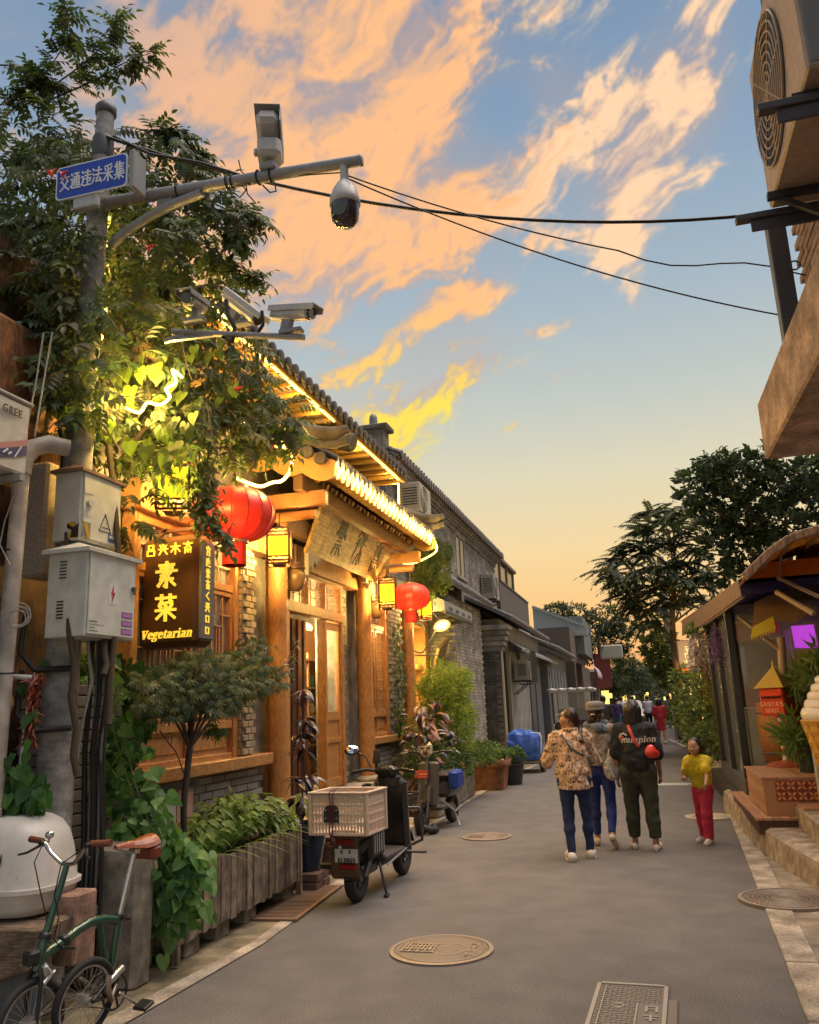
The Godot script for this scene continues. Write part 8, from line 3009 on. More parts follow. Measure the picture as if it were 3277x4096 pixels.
func door_plants()->void:
	var rm:=[mat("dusk_red",Color(0.045,0.012,0.014),{"rough":0.3,"spec":0.6}),mat("dusk_purple",Color(0.035,0.018,0.022),{"rough":0.3,"spec":0.6}),mat("dusk_brown",Color(0.10,0.05,0.03),{"rough":0.35,"spec":0.6})]
	var lf:=MB.new()
	leaf(lf,O3,V(0,1,0),V(0,0,1),1.0,0.36,0.45,5)
	var lm:=lf.mesh()
	var t:=thing("dark_red_plant","tall stem with whorls of dark purple red leaves beside the restaurant door","plant")
	var b:=MB.new()
	var X:=-3.35
	b.tube(smooth([V(X,0.3,-8.5),xp(1213,3200,X),xp(1213,2950,X),xp(1210,2760,X)],5),PF([0.012,0.008]),6)
	part(t,"stem",b,mats["twig_brown"])
	for w in [[1213,2770,16],[1218,2880,18],[1212,2940,16],[1222,3000,10],[1235,3110,22],[1180,3120,12],[1190,3200,20],[1225,3240,24],[1170,3270,14]]:
		for i in w[2]:
			var a:=rnd(0,TAU)
			var o:=part(t,"leaf",lm,rm[rng.randi_range(0,2)])
			o.transform=aim(xp(w[0]+rnd(-9,9),w[1]+rnd(-12,12),X),V(cos(a),rnd(-0.9,0.25),sin(a)),V(0,1,0.2),rnd(0.11,0.2))
	t=thing("green_sapling","thin sapling with a few yellow green leaves behind the white crate","plant")
	b=MB.new()
	b.tube(smooth([V(-3.25,0.5,-7.85),xp(1195,3250,-3.2),xp(1215,3200,-3.2)],5),PF([0.008]),5)
	part(t,"stem",b,mats["twig_brown"])
	for q in [[1218,3190],[1226,3230],[1175,3215],[1165,3222],[1205,3170],[1190,3300],[1150,3290]]:
		var o:=part(t,"leaf",lm,green("sapling",Color(0.2,0.22,0.07)))
		o.transform=aim(xp(q[0],q[1],-3.15),V(rnd(-0.6,0.6),-0.7,0.3),V(0.4,0.5,1),0.13)
	t=thing("wispy_shrub","wispy twigs with small pale leaves rising above the maple at the door frame","shrub")
	var xs:=[]
	for s in [[[1000,2780],[1090,2700],[1150,2640],[1190,2560]],[[960,2720],[1040,2640],[1060,2590]],[[1050,2740],[1140,2690],[1180,2630]],[[900,2690],[960,2620],[985,2560]]]:
		var pts:=[]
		for q in s:
			pts.append(xp(q[0],q[1],-3.5))
		var p:=smooth(pts,6)
		b=MB.new()
		b.tube(p,PF([0.004]),4)
		part(t,"twig",b,mats["red_twig"])
		for i in range(3,p.size()):
			for k in 2:
				xs.append(aim(p[i],V(rnd(-0.4,0.6),rnd(-0.9,0.4),rnd(-0.5,0.5)),V(0.3,1,0.3),rnd(0.06,0.11)))
	foliage(t,"leaf",[lm],[green("wisp",Color(0.12,0.11,0.05)),rm[2]],xs,120)
	for s in [[-3.3,-12.6,0.3,"dark red leaved shrub in the brown pot right of the door"],[-3.35,-13.4,0.3,"second dark red leaved shrub against the grey brick pillar"]]:
		t=thing("red_shrub",s[3],"shrub",V(s[0],0.3,s[1]))
		for i in 90:
			var p:=in_ball()
			var o:=part(t,"leaf",lm,rm[i % 3] if i % 4 else mat("pinkish_leaf",Color(0.22,0.09,0.07),{"rough":0.4}))
			o.transform=aim(V(p.x*0.3,0.75+p.y*0.7,p.z*0.3),V(p.x+rnd(-0.4,0.4),rnd(-0.6,0.7),p.z+0.3),V(0,1,0.3),rnd(0.14,0.26))
		b=MB.new()
		b.tube(PV([V(0,0,0),V(0.03,0.6,0),V(-0.03,1.2,0)]),PF([0.012]),5)
		part(t,"stem",b,mats["twig_brown"])
	t=thing("column_ivy","thin ivy climbing the grey pillar right of the restaurant windows","climbing plant")
	xs=[]
	for i in 150:
		var f:=rnd(0,1)
		xs.append(aim(V(-4.02+rnd(-0.04,0.1),lerpf(1.0,3.1,f),-13.85+rnd(-0.22,0.22)),V(rnd(0,0.6),-0.8,rnd(-0.5,0.5)),V(1,0.3,0.3),rnd(0.05,0.1)))
	foliage(t,"leaf",[heart(0.3).mesh()],[mats["heart_dark"],mats["creeper_b"]],xs,150)
	t=thing("hanging_greenery","clump of olive leaves hanging at the far corner of the porch roof","climbing plant")
	xs=[]
	for q in [[1700,2210,-14.2,0.3,0.3,110],[1740,2280,-14.3,0.28,0.35,120],[1690,2320,-14.2,0.2,0.25,60],[1760,2190,-14.4,0.2,0.2,50]]:
		var c:=zp(q[0],q[1],q[2])
		for i in q[5]:
			var p:=in_ball()
			xs.append(aim(c+V(p.x*q[3],p.y*q[4],p.z*0.3),V(p.x*0.5+rnd(-0.4,0.4),-0.9,rnd(-0.3,0.4)),V(0.3,0.6,0.7),rnd(0.16,0.28)))
	foliage(t,"leaf_spray",[pinnate(4,0.3,0.12).mesh()],[mats["creeper_b"],mats["creeper_a"]],xs,150)
func bamboo()->void:
	var t:=thing("bamboo_clump","tall clump of bright yellow green bamboo between the doorway and the lane","bamboo")
	var cl:=[cluster(6,0.9,0.13,0.9,3).mesh(),cluster(5,1.0,0.12,1.1,4).mesh()]
	var ms:=[green("bamboo_a",Color(0.15,0.20,0.03),0.8),green("bamboo_b",Color(0.10,0.15,0.03),0.8),green("bamboo_c",Color(0.2,0.23,0.04),0.8)]
	for i in 16:
		var b:=MB.new()
		var x:=-3.4+rnd(-0.3,0.35)
		var z:=-14.1+rnd(-0.7,0.6)
		var h:=rnd(1.7,2.7)
		b.tube(PV([V(x,0.4,z),V(x+rnd(-0.05,0.1),h*0.6,z),V(x+rnd(-0.1,0.35),h,z+rnd(-0.2,0.2))]),PF([0.011,0.008,0.004]),6)
		part(t,"cane",b,mat("cane_green",Color(0.16,0.17,0.05),{"rough":0.4}))
	var xs:=[]
	for q in [[-3.55,1.1,-14.0,0.4,0.45,0.6,260],[-3.3,1.65,-14.1,0.38,0.5,0.6,420],[-3.25,2.0,-14.1,0.38,0.35,0.5,300],[-3.1,1.3,-13.9,0.3,0.5,0.5,220]]:
		for i in q[6]:
			var p:=in_ball()
			xs.append(aim(V(q[0]+p.x*q[3],q[1]+p.y*q[4],q[2]+p.z*q[5]),V(p.x+rnd(-0.5,0.5),rnd(-0.7,0.7),p.z+rnd(-0.3,0.5)),V(rnd(-0.5,0.5),0.8,0.6),rnd(0.11,0.19)))
	foliage(t,"leaf_spray",cl,ms,xs,290)
	t=thing("pot_greenery","low green plants in the trough and pots below the bamboo","plants")
	xs=[]
	for q in [[-3.3,0.75,-12.9,0.35,0.25,0.7,140],[-3.2,0.7,-14.2,0.35,0.25,0.9,170],[-3.0,0.72,-15.5,0.35,0.2,0.7,120],[-3.1,0.7,-16.7,0.42,0.15,0.35,110],[-2.75,0.55,-17.6,0.26,0.14,0.25,60],[-3.3,1.0,-13.3,0.3,0.2,0.4,80]]:
		for i in q[6]:
			var p:=in_ball()
			xs.append(aim(V(q[0]+p.x*q[3],q[1]+p.y*q[4],q[2]+p.z*q[5]),V(p.x+rnd(-0.5,0.5),rnd(-0.3,0.9),p.z+rnd(-0.4,0.4)),V(rnd(-0.4,0.4),0.8,0.5),rnd(0.12,0.22)))
	foliage(t,"leaf_spray",[cluster(7,0.6,0.26,1.0,8).mesh(),cluster(6,0.8,0.15,1.0,9).mesh()],[green("pot_green_a",Color(0.06,0.10,0.03)),green("pot_green_b",Color(0.10,0.14,0.04)),green("pot_green_c",Color(0.04,0.07,0.03))],xs,290)
	for q in [[1788,2952],[1735,2968],[1962,3038],[2010,3045]]:
		var o:=part(t,"flower",cluster(3,0.5,0.3,1.0,12),mats["sign_white"])
		o.transform=aim(zp(q[0],q[1],-12.6 if q[0]<1900 else-16.4),V(0.3,1,0.4),V(0,0,1),0.1)
func crown(t:Node3D,meshes:Array,ms:Array,blobs:Array,sc:Vector2,singles:int,droop:=0.0)->void:
	var xs:=[]
	for q in blobs:
		var c:Vector3=q[0]
		for i in q[4]:
			var p:=in_ball()
			p=p.normalized()*pow(p.length(),0.5)
			xs.append(aim(c+V(p.x*q[1],p.y*q[2],p.z*q[3]),V(p.x+rnd(-0.5,0.5),p.y*0.5+rnd(-0.5,0.5)-droop,p.z+rnd(-0.5,0.5)),V(rnd(-0.5,0.5),1,rnd(-0.5,0.5)),rnd(sc.x,sc.y)))
	foliage(t,"leaf_spray",meshes,ms,xs,singles)
func right_trees()->void:
	var bark:=mat("tree_bark",Color(0.16,0.10,0.055),{"rough":0.9,"tex":"fine","scale":3.0,"bump":"fine","cm":0.8})
	var t:=thing("sumac_tree","slender tree with long feathered drooping fronds against the sunset on the right","tree")
	var z:=-25.0
	var b:=MB.new()
	var p:=smooth([gp(2735,2925),zp(2718,2740,z),zp(2697,2600,z),zp(2690,2450,z),zp(2700,2300,z),zp(2697,2200,z)],4)
	b.tube(p,PF([0.12,0.115,0.11,0.105,0.1,0.1,0.095,0.095,0.09,0.09,0.085,0.08,0.08,0.075,0.07,0.06,0.05,0.045,0.04,0.035,0.03]),10)
	part(t,"trunk",b,bark)
	var fr:=[pinnate(11,0.2,0.075,0.35).mesh(),pinnate(12,0.19,0.07,0.5).mesh()]
	var ms:=[green("sumac_a",Color(0.035,0.05,0.022),0.5),green("sumac_b",Color(0.055,0.062,0.025),0.5)]
	var xs:=[]
	var heads:=[[2480,2240],[2440,2280],[2530,2180],[2600,2120],[2580,2200],[2660,2090],[2680,2180],[2740,2130],[2560,2290],[2500,2320],[2640,2260],[2720,2250],[2790,2200],[2600,2360],[2520,2390],[2660,2340],[2740,2330],[2820,2300],[2560,2420],[2650,2420],[2740,2410],[2620,2480],[2850,2400],[2700,2050],[2780,2080],[2620,2050]]
	for h in heads:
		var c:=zp(h[0],h[1],z+rnd(-1.2,1.2))
		var from:=zp(2695,clampf(h[1]+90,2200,2520),z)
		b=MB.new()
		b.tube(PV([from,from.lerp(c,0.55)+V(0,0.1,0),c]),PF([0.035,0.024,0.012]),5)
		part(t,"limb",b,bark)
		for i in 24:
			var a:=rnd(0,TAU)
			var out:=(c-from).normalized()*0.6
			xs.append(aim(c+V(rnd(-0.2,0.2),rnd(-0.15,0.15),rnd(-0.2,0.2)),V(cos(a),rnd(-0.65,0.3),sin(a)*0.8)+out,V(0,1,0),rnd(0.55,0.95)))
	foliage(t,"frond",fr,ms,xs,280)
	t=thing("broad_tree","large dark round crowned tree behind the cafe awnings on the right","tree")
	z=-20.0
	b=MB.new()
	b.tube(PV([V(3.6,0,z),V(3.5,3.0,z),V(3.3,4.6,z)]),PF([0.22,0.18,0.12]),10)
	part(t,"trunk",b,bark)
	for e in [[2800,2000],[2900,1900],[3000,2100],[3150,1980],[2850,2150],[3200,2150]]:
		b=MB.new()
		var c:=zp(e[0],e[1],z+rnd(-0.8,0.8))
		b.tube(PV([V(3.4,4.0,z),V(3.4,4.2,z).lerp(c,0.5)+V(0,0.2,0),c]),PF([0.1,0.05,0.02]),6)
		part(t,"limb",b,bark)
	var cl:=[cluster(8,0.5,0.26,1.0,21).mesh(),cluster(7,0.55,0.24,1.1,22).mesh(),cluster(9,0.45,0.26,1.0,23).mesh()]
	var bl:=[]
	for q in [[2810,1950,0.55,0.42,0.8,80],[2860,1870,0.5,0.3,0.8,70],[2960,1900,0.7,0.45,0.9,120],[3040,1850,0.4,0.28,0.8,60],[3080,1960,0.7,0.5,0.9,120],[3200,1920,0.55,0.4,0.9,90],[3270,2000,0.6,0.5,0.9,90],[2870,2030,0.6,0.4,0.8,100],[2990,2060,0.6,0.45,0.8,100],[3120,2090,0.6,0.35,0.8,80],[3000,2200,0.5,0.4,0.7,80],[2900,2180,0.4,0.4,0.6,50],[3120,2190,0.5,0.3,0.7,60],[2950,2300,0.4,0.3,0.6,50],[3330,1880,0.6,0.6,0.9,80]]:
		bl.append([zp(q[0],q[1],z),q[2],q[3],q[4],q[5]])
	crown(t,cl,[green("broad_a",Color(0.03,0.045,0.024),0.5),green("broad_b",Color(0.05,0.068,0.028),0.5),green("broad_c",Color(0.022,0.035,0.022),0.5)],bl,W2(0.22,0.4),280)
	t=thing("young_tree","young leafy tree leaning out below the feathered tree on the right","tree")
	b=MB.new()
	b.tube(PV([gp(2760,2925),zp(2700,2750,-26.5),zp(2640,2620,-26.5)]),PF([0.05,0.035,0.015]),7)
	part(t,"trunk",b,bark)
	bl=[]
	for q in [[2610,2580,0.3,0.3,0.4,50],[2640,2640,0.35,0.4,0.5,70],[2680,2700,0.35,0.35,0.5,60],[2600,2540,0.2,0.15,0.3,20],[2660,2560,0.25,0.25,0.4,30]]:
		bl.append([zp(q[0],q[1],-26.5),q[2],q[3],q[4],q[5]])
	crown(t,cl,[mats["broad_b"],green("young_green",Color(0.07,0.10,0.025),0.7)],bl,W2(0.22,0.36),200)
func cafe_plants()->void:
	var fan:=cluster(9,0.9,0.16,1.3,31).mesh()
	var ms:=[green("fan_a",Color(0.07,0.12,0.03),0.8),green("fan_b",Color(0.11,0.15,0.04),0.8)]
	var t:=thing("cafe_bush","feathery bush beside the red letter box inside the cafe","bush")
	var bl:=[]
	for q in [[3180,2770,-12.6,0.25,0.25,0.2,40],[3230,2830,-12.4,0.25,0.2,0.2,40],[3270,2660,-10.6,0.12,0.2,0.2,30],[3240,2740,-11.2,0.25,0.2,0.3,40]]:
		bl.append([zp(q[0],q[1],q[2]),q[3],q[4],q[5],q[6]])
	crown(t,[fan],ms,bl,W2(0.12,0.22),190)
	t=thing("cafe_pot_plant","palm like potted plant in front of the striped pole","plant")
	bl=[[zp(3190,2930,-10.4),0.2,0.1,0.15,24],[zp(3190,2970,-10.4),0.15,0.1,0.15,20]]
	crown(t,[fan],ms,bl,W2(0.14,0.24),60)
	var b:=MB.new()
	b.lathe([W2(0,0),W2(0.12,0),W2(0.15,0.32),W2(0.13,0.32),W2(0,0.3)],18,Transform3D(BI,V(1.73,0.74,-10.35)),false)
	part(t,"pot",b,mats["pot_black"])
	t=thing("wisteria","hanging bunches of pale and violet artificial wisteria under the beige awning","hanging flowers")
	var pet:=MB.new()
	for k in 5:
		leaf(pet,V(0,-0.2*k,0),V(sin(k*2.4),-0.4,cos(k*2.4)),V(0,1,0),0.35,0.25,0.3,3)
	var pm:=pet.mesh()
	var white:=mat("petal_pale",Color(0.42,0.36,0.36),{"rough":0.6,"back":Color(0.3,0.26,0.26)})
	var violet:=mat("petal_violet",Color(0.16,0.09,0.22),{"rough":0.6,"back":Color(0.14,0.08,0.2)})
	var xw:=[]
	var xv:=[]
	for i in 230:
		var px:=rnd(2755,2845)
		xw.append(aim(zp(px,rnd(2520,2600+90*absf(sin(px*0.13))),rnd(-15.6,-14.9)),V(rnd(-0.3,0.3),1,rnd(-0.3,0.3)),V(rnd(-1,1),0,1),rnd(0.08,0.14)))
		px=rnd(2845,2915)
		xv.append(aim(zp(px,rnd(2500,2590+70*absf(sin(px*0.11))),rnd(-13.8,-13.2)),V(rnd(-0.3,0.3),1,rnd(-0.3,0.3)),V(rnd(-1,1),0,1),rnd(0.08,0.14)))
	foliage(t,"blossom",[pm],[white],xw,140)
	foliage(t,"blossom",[pm],[violet],xv,140)
	bl=[[zp(2810,2520,-15.0),0.25,0.12,0.2,40]]
	crown(t,[cluster(7,0.5,0.24,1.0,21).mesh()],[mats["young_green"]],bl,W2(0.12,0.2),0)
	t=thing("kerb_shrubs","green shrubs and small potted plants along the yellow shop beyond the cafe","shrub")
	bl=[]
	for q in [[2745,2760,-22.0,0.3,0.6,0.6,90],[2760,2850,-20.0,0.25,0.5,0.6,80],[2725,2860,-25.0,0.25,0.5,0.6,60],[2790,2900,-17.6,0.2,0.4,0.4,60],[2800,2790,-18.0,0.12,0.5,0.3,40],[2830,2960,-16.5,0.15,0.3,0.3,40]]:
		bl.append([zp(q[0],q[1],q[2]),q[3],q[4],q[5],q[6]])
	crown(t,[cluster(8,0.5,0.26,1.0,41).mesh(),cluster(7,0.6,0.2,1.0,42).mesh()],[mats["young_green"],mats["pot_green_b"],mats["broad_b"]],bl,W2(0.16,0.28),200)
	b=MB.new()
	for q in [[2815,2900,-18.0],[2840,2870,-17.5]]:
		b.rod(gp(q[0]-25,3000),zp(q[0],q[1]-190,q[2]),0.03,6)
	part(t,"stem",b,mats["tree_bark"])
func far_trees()->void:
	var cl:=[cluster(9,0.5,0.2,1.1,51).mesh(),cluster(8,0.6,0.16,1.2,52).mesh()]
	var ms:=[green("far_a",Color(0.045,0.06,0.028),0.6),green("far_b",Color(0.075,0.085,0.03),0.7),green("far_c",Color(0.028,0.042,0.024),0.6)]
	var data:=[["bushy tree above the grey roofs on the left, its twigs catching the sunset",[[2300,2470,1.2,0.9],[2360,2520,1.3,1.1],[2420,2480,1.1,0.9],[2460,2560,1.0,1.0],[2400,2600,1.4,1.0],[2470,2640,0.9,0.9],[2230,2450,0.8,0.5],[2490,2510,0.7,0.6]],-55.0,95],
		["round tree closing the middle of the far lane",[[2480,2700,1.6,1.5],[2530,2740,1.6,1.4],[2450,2760,1.4,1.4],[2570,2700,1.4,1.2],[2520,2680,1.2,0.8],[2600,2760,1.4,1.6]],-75.0,110],
		["dark tree far away on the right of the lane end",[[2640,2690,1.6,1.6],[2680,2740,1.6,1.6],[2620,2760,1.6,1.4],[2720,2680,1.6,1.8]],-85.0,110],
		["pale green tree overhanging the lit shops far down the left side",[[2420,2740,0.7,0.5],[2440,2780,0.6,0.5],[2470,2720,0.6,0.5]],-58.0,60],
		["hazy tree row at the very end of the lane",[[2540,2690,2.4,1.2],[2600,2700,2.4,1.0],[2480,2680,2.4,1.4],[2660,2690,2.4,1.2]],-110.0,120]]
	for d in data:
		var t:=thing("leafy_tree",d[0],"tree",O3,"trees at the far end of the lane")
		var bl:=[]
		var c:=O3
		for q in d[1]:
			var at:=zp(q[0],q[1],d[2])
			bl.append([at,q[2],q[3],q[2],d[3]])
			c+=at/d[1].size()
		var b:=MB.new()
		b.tube(PV([V(c.x,0,c.z),V(c.x,c.y*0.6,c.z),c]),PF([0.2,0.15,0.06]),7)
		part(t,"trunk",b,mats["tree_bark"])
		crown(t,cl,ms,bl,W2(0.35,0.65),60)
func wheel_at(t:Node3D,at:Vector3,r:float)->void:
	var w:=Node3D.new()
	w.name="wheel"
	w.position=at
	t.add_child(w,true)
	var b:=MB.new()
	b.torus(O3,V(0,0,1),r-0.048,0.05,36,10)
	part(w,"tyre",b,mat("tyre_worn",Color(0.022,0.02,0.019),{"rough":0.85,"tex":"fine","scale":8.0,"local":true}))
	b=MB.new()
	b.torus(O3,V(0,0,1),r-0.1,0.014,28,6)
	b.rod(V(0,0,-0.05),V(0,0,0.05),0.045,16)
	for k in 5:
		var a:=TAU*k/5
		b.bar(V(cos(a),sin(a),0)*0.04,V(cos(a),sin(a),0)*(r-0.1),0.03,0.02)
	part(w,"rim",b,mat("rim_grey",Color(0.16,0.155,0.15),{"rough":0.4,"metal":0.6}))
func mirror(t:Node3D,a:Vector3,knee:Vector3,head:Vector3,face:Vector3,col:Material)->void:
	var m:=Node3D.new()
	m.name="mirror"
	t.add_child(m,true)
	var b:=MB.new()
	b.tube(PV([a,knee,head]),PF([0.007]),7)
	part(m,"stalk",b,mats["bike_black"])
	var z:=face.normalized()
	var x:=UP.cross(z).normalized()
	var bs:=Basis(x,z.cross(x),z)
	b=MB.new()
	b.ball(head-z*0.008,V(0.078,0.05,0.026),18,bs)
	part(m,"shell",b,mats["bike_black"])
	b=MB.new()
	b.lathe([W2(0,0.0),W2(0.068,0.0),W2(0.066,0.002),W2(0,0.004)],22,Transform3D(Basis(bs.x,bs.z,-bs.y*0.64),head+z*0.018))
	part(m,"mirror_glass",b,col)
func build_scooters()->void:
	var black :Material=mats["bike_black"]
	var gloss:=mat("scooter_black",Color(0.012,0.012,0.013),{"rough":0.22,"coat":0.7})
	var matte:=mat("scooter_matte",Color(0.022,0.021,0.021),{"rough":0.6,"tex":"soft","scale":4.0,"local":true})
	var glassm:=mat("mirror_sky",Color(0.75,0.78,0.82),{"rough":0.04,"metal":1.0})
	var t:=thing("scooter","black electric scooter carrying a white plastic crate, seen from behind","scooter",V(-2.585,0,-7.36))
	var d:=V(0.07,0,-1).normalized()
	t.basis=Basis(d,UP,d.cross(UP))
	wheel_at(t,V(0,0.205,0),0.205)
	wheel_at(t,V(1.17,0.205,0),0.205)
	var b:=MB.new()
	b.box(V(0.10,0.56,0),V(0.62,0.06,0.27),BI,0.025)
	b.box(V(0.24,0.43,0),V(0.34,0.22,0.24),BI,0.03)
	b.box(V(-0.02,0.46,0),V(0.26,0.12,0.2),Basis(V(0,0,1),0.2),0.03)
	part(t,"body",b,matte)
	b=MB.new()
	b.box(V(0.62,0.30,0),V(0.52,0.05,0.30),BI,0.015)
	b.box(V(0.62,0.255,0),V(0.5,0.05,0.22),BI,0.01)
	part(t,"footboard",b,mat("board_grey",Color(0.07,0.06,0.055),{"rough":0.6,"tex":"soft","scale":4.0}))
	b=MB.new()
	for k in 5:
		b.box(V(0.15+k*0.055,0.45,0.122),V(0.02,0.16,0.006),BI,0.002)
	for s in [-0.15,0.15]:
		b.bar(V(0.38,0.24,s),V(0.9,0.3,s),0.018,0.018,UP,0.004)
	part(t,"trim",b,mats["guard_silver"])
	b=MB.new()
	var lean:=Basis(V(0,0,1),0.12)
	b.box(V(0.93,0.62,0),V(0.10,0.66,0.34),lean,0.035)
	b.box(V(0.99,0.64,0),V(0.08,0.5,0.26),lean,0.03)
	b.box(V(0.86,0.93,0),V(0.10,0.14,0.24),lean,0.03)
	part(t,"leg_shield",b,gloss)
	b=MB.new()
	b.tube(PV([V(0.90,0.95,0),V(1.0,0.55,0),V(1.08,0.42,0)]),PF([0.03]),10)
	for s in [-0.07,0.07]:
		b.rod(V(1.07,0.44,s),V(1.17,0.2,s),0.018,8)
	part(t,"fork",b,gloss)
	for x in [0.0,1.17]:
		b=MB.new()
		var arc:=PackedVector3Array()
		for k in 9:
			var a:=lerpf(0.35,2.6,k/8.0)
			arc.append(V(x+cos(a)*0.235,0.205+sin(a)*0.235,0))
		for k in 8:
			var e:Vector3=arc[k+1]-arc[k]
			b.bar(arc[k],arc[k+1]+e*0.05,0.12,0.012,(arc[k]-V(x,0.2,0)).normalized(),0.004)
		part(t,"mudguard",b,gloss)
	b=MB.new()
	b.box(V(0.78,1.02,0),V(0.18,0.07,0.2),Basis(V(0,0,1),-0.4),0.025)
	b.ball(V(0.90,0.98,0),V(0.1,0.09,0.12),14)
	part(t,"handlebar_cover",b,gloss)
	for s in [-1.0,1.0]:
		b=MB.new()
		b.tube(PV([V(0.78,1.03,0.08*s),V(0.75,1.05,0.18*s),V(0.70,1.03,0.33*s)]),PF([0.014,0.016,0.018]),10)
		part(t,"grip",b,black)
		b=MB.new()
		b.tube(PV([V(0.78,1.05,0.17*s),V(0.79,1.03,0.26*s),V(0.74,1.0,0.36*s)]),PF([0.008]),6)
		part(t,"brake_lever",b,black)
	mirror(t,V(0.77,1.06,-0.15),V(0.76,1.18,-0.2),V(0.72,1.24,-0.33),V(-0.75,0.45,0.35),glassm)
	mirror(t,V(0.77,1.06,0.15),V(0.82,1.2,0.26),V(0.86,1.31,0.37),V(-0.9,0.1,-0.2),mat("mirror_tan",Color(0.4,0.3,0.24),{"rough":0.1,"metal":0.9}))
	b=MB.new()
	b.box(V(0.76,1.17,-0.08),V(0.02,0.13,0.075),Basis(V(0,0,1),-0.3),0.006)
	b.rod(V(0.77,1.05,-0.1),V(0.76,1.13,-0.08),0.012,8)
	part(t,"phone_holder",b,black)
	b=MB.new()
	b.box(V(0.80,0.90,-0.2),V(0.03,0.03,0.08),BI,0.01)
	b.ball(V(0.80,0.88,-0.24),V(0.03,0.03,0.03),10)
	part(t,"horn",b,black)
	b=MB.new()
	for k in 5:
		var y:=0.62+k*0.04
		var w:=0.12+k*0.012
		b.tube(PV([V(1.06,y,-w),V(1.06+w*1.4,y,-w),V(1.06+w*1.4,y,w),V(1.06,y,w),V(1.06,y,-w)]),PF([0.004 if k<4 else 0.008]),5)
	for k in 8:
		b.rod(V(1.06+k*0.03,0.62,0.12),V(1.06+k*0.034,0.79,0.17),0.003,4)
		b.rod(V(1.06+k*0.03,0.62,-0.12),V(1.06+k*0.034,0.79,-0.17),0.003,4)
		b.rod(V(1.23,0.62,-0.12+k*0.034),V(1.29,0.79,-0.17+k*0.048),0.003,4)
	b.box(V(1.15,0.62,0),V(0.2,0.006,0.24))
	part(t,"basket",b,mats["steel_dark"])
	b=MB.new()
	b.tube(PV([V(0.99,0.66,0.14),V(1.02,0.66,0.25),V(1.02,0.55,0.29),V(1.0,0.36,0.28),V(0.97,0.32,0.18)]),PF([0.015]),8)
	b.tube(PV([V(0.99,0.66,-0.14),V(1.02,0.66,-0.25),V(1.0,0.36,-0.28),V(0.97,0.32,-0.18)]),PF([0.015]),8)
	part(t,"guard_bar",b,gloss)
	b=MB.new()
	b.bar(V(0.9,0.27,0.14),V(0.98,0.255,0.33),0.05,0.025,UP,0.008)
	b.bar(V(0.0,0.28,-0.12),V(-0.02,0.29,-0.34),0.05,0.05,UP,0.01)
	part(t,"foot_peg",b,black)
	b=MB.new()
	b.box(V(-0.20,0.42,-0.02),V(0.05,0.40,0.27),Basis(V(0,0,1),0.08),0.022)
	part(t,"tail_panel",b,mats["lacquer_brown"])
	b=MB.new()
	b.box(V(-0.24,0.525,0.0),V(0.03,0.05,0.16),BI,0.012)
	part(t,"tail_light",b,mat("tail_red",Color(0.22,0.008,0.01),{"rough":0.15,"coat":0.6}))
	for q in [V(-0.23,0.545,-0.11),V(-0.235,0.485,-0.05)]:
		b=MB.new()
		b.ball(q,V(0.012,0.014,0.018),8)
		part(t,"indicator",b,mats["sign_white"])
	b=MB.new()
	b.box(V(-0.236,0.415,0.01),V(0.008,0.115,0.215),Basis(V(0,0,1),0.08),0.002)
	var pl:=part(t,"number_plate",b,mat("plate_white",Color(0.55,0.54,0.52),{"rough":0.45}))
	b=MB.new()
	text(b,"AL8865",V(-0.2425,0.375,0.01),V(0,0,0.8),V(0,1,0),0.045,0.003,"Droid Sans")
	b.glyph("50,2 50,20|10,20 90,20|30,40 70,40 70,60 30,60 30,40|50,60 50,96|40,76 14,92|60,76 86,92",V(-0.2445,0.465,-0.045),V(0,0,1),V(0,1,0),0.03,0.0045,0.003)
	b.glyph("10,20 90,20|50,4 50,50|20,50 80,50|26,66 74,66 74,94 26,94 26,66",V(-0.2445,0.465,0.03),V(0,0,1),V(0,1,0),0.03,0.0045,0.003)
	part(pl,"lettering",b,mats["ink_black"])
	b=MB.new()
	b.box(V(-0.225,0.325,0.02),V(0.03,0.05,0.16),BI,0.01)
	part(t,"reflector",b,mats["tail_red"])
	b=MB.new()
	b.tube(PV([V(0.3,0.27,0.1),V(0.22,0.12,0.17),V(0.20,0.03,0.2)]),PF([0.013]),8)
	b.box(V(0.2,0.015,0.2),V(0.07,0.03,0.04),BI,0.008)
	part(t,"kick_stand",b,black)
	b=MB.new()
	b.tube(PV([V(0,0.2,0.08),V(0.2,0.42,0.09)]),PF([0.022]),8)
	b.tube(PV([V(0,0.2,-0.08),V(0.2,0.42,-0.09)]),PF([0.022]),8)
	b.box(V(0.2,0.24,0),V(0.36,0.1,0.12),BI,0.02)
	part(t,"swing_arm",b,mats["steel_dark"])
	crate()
	second_scooter()
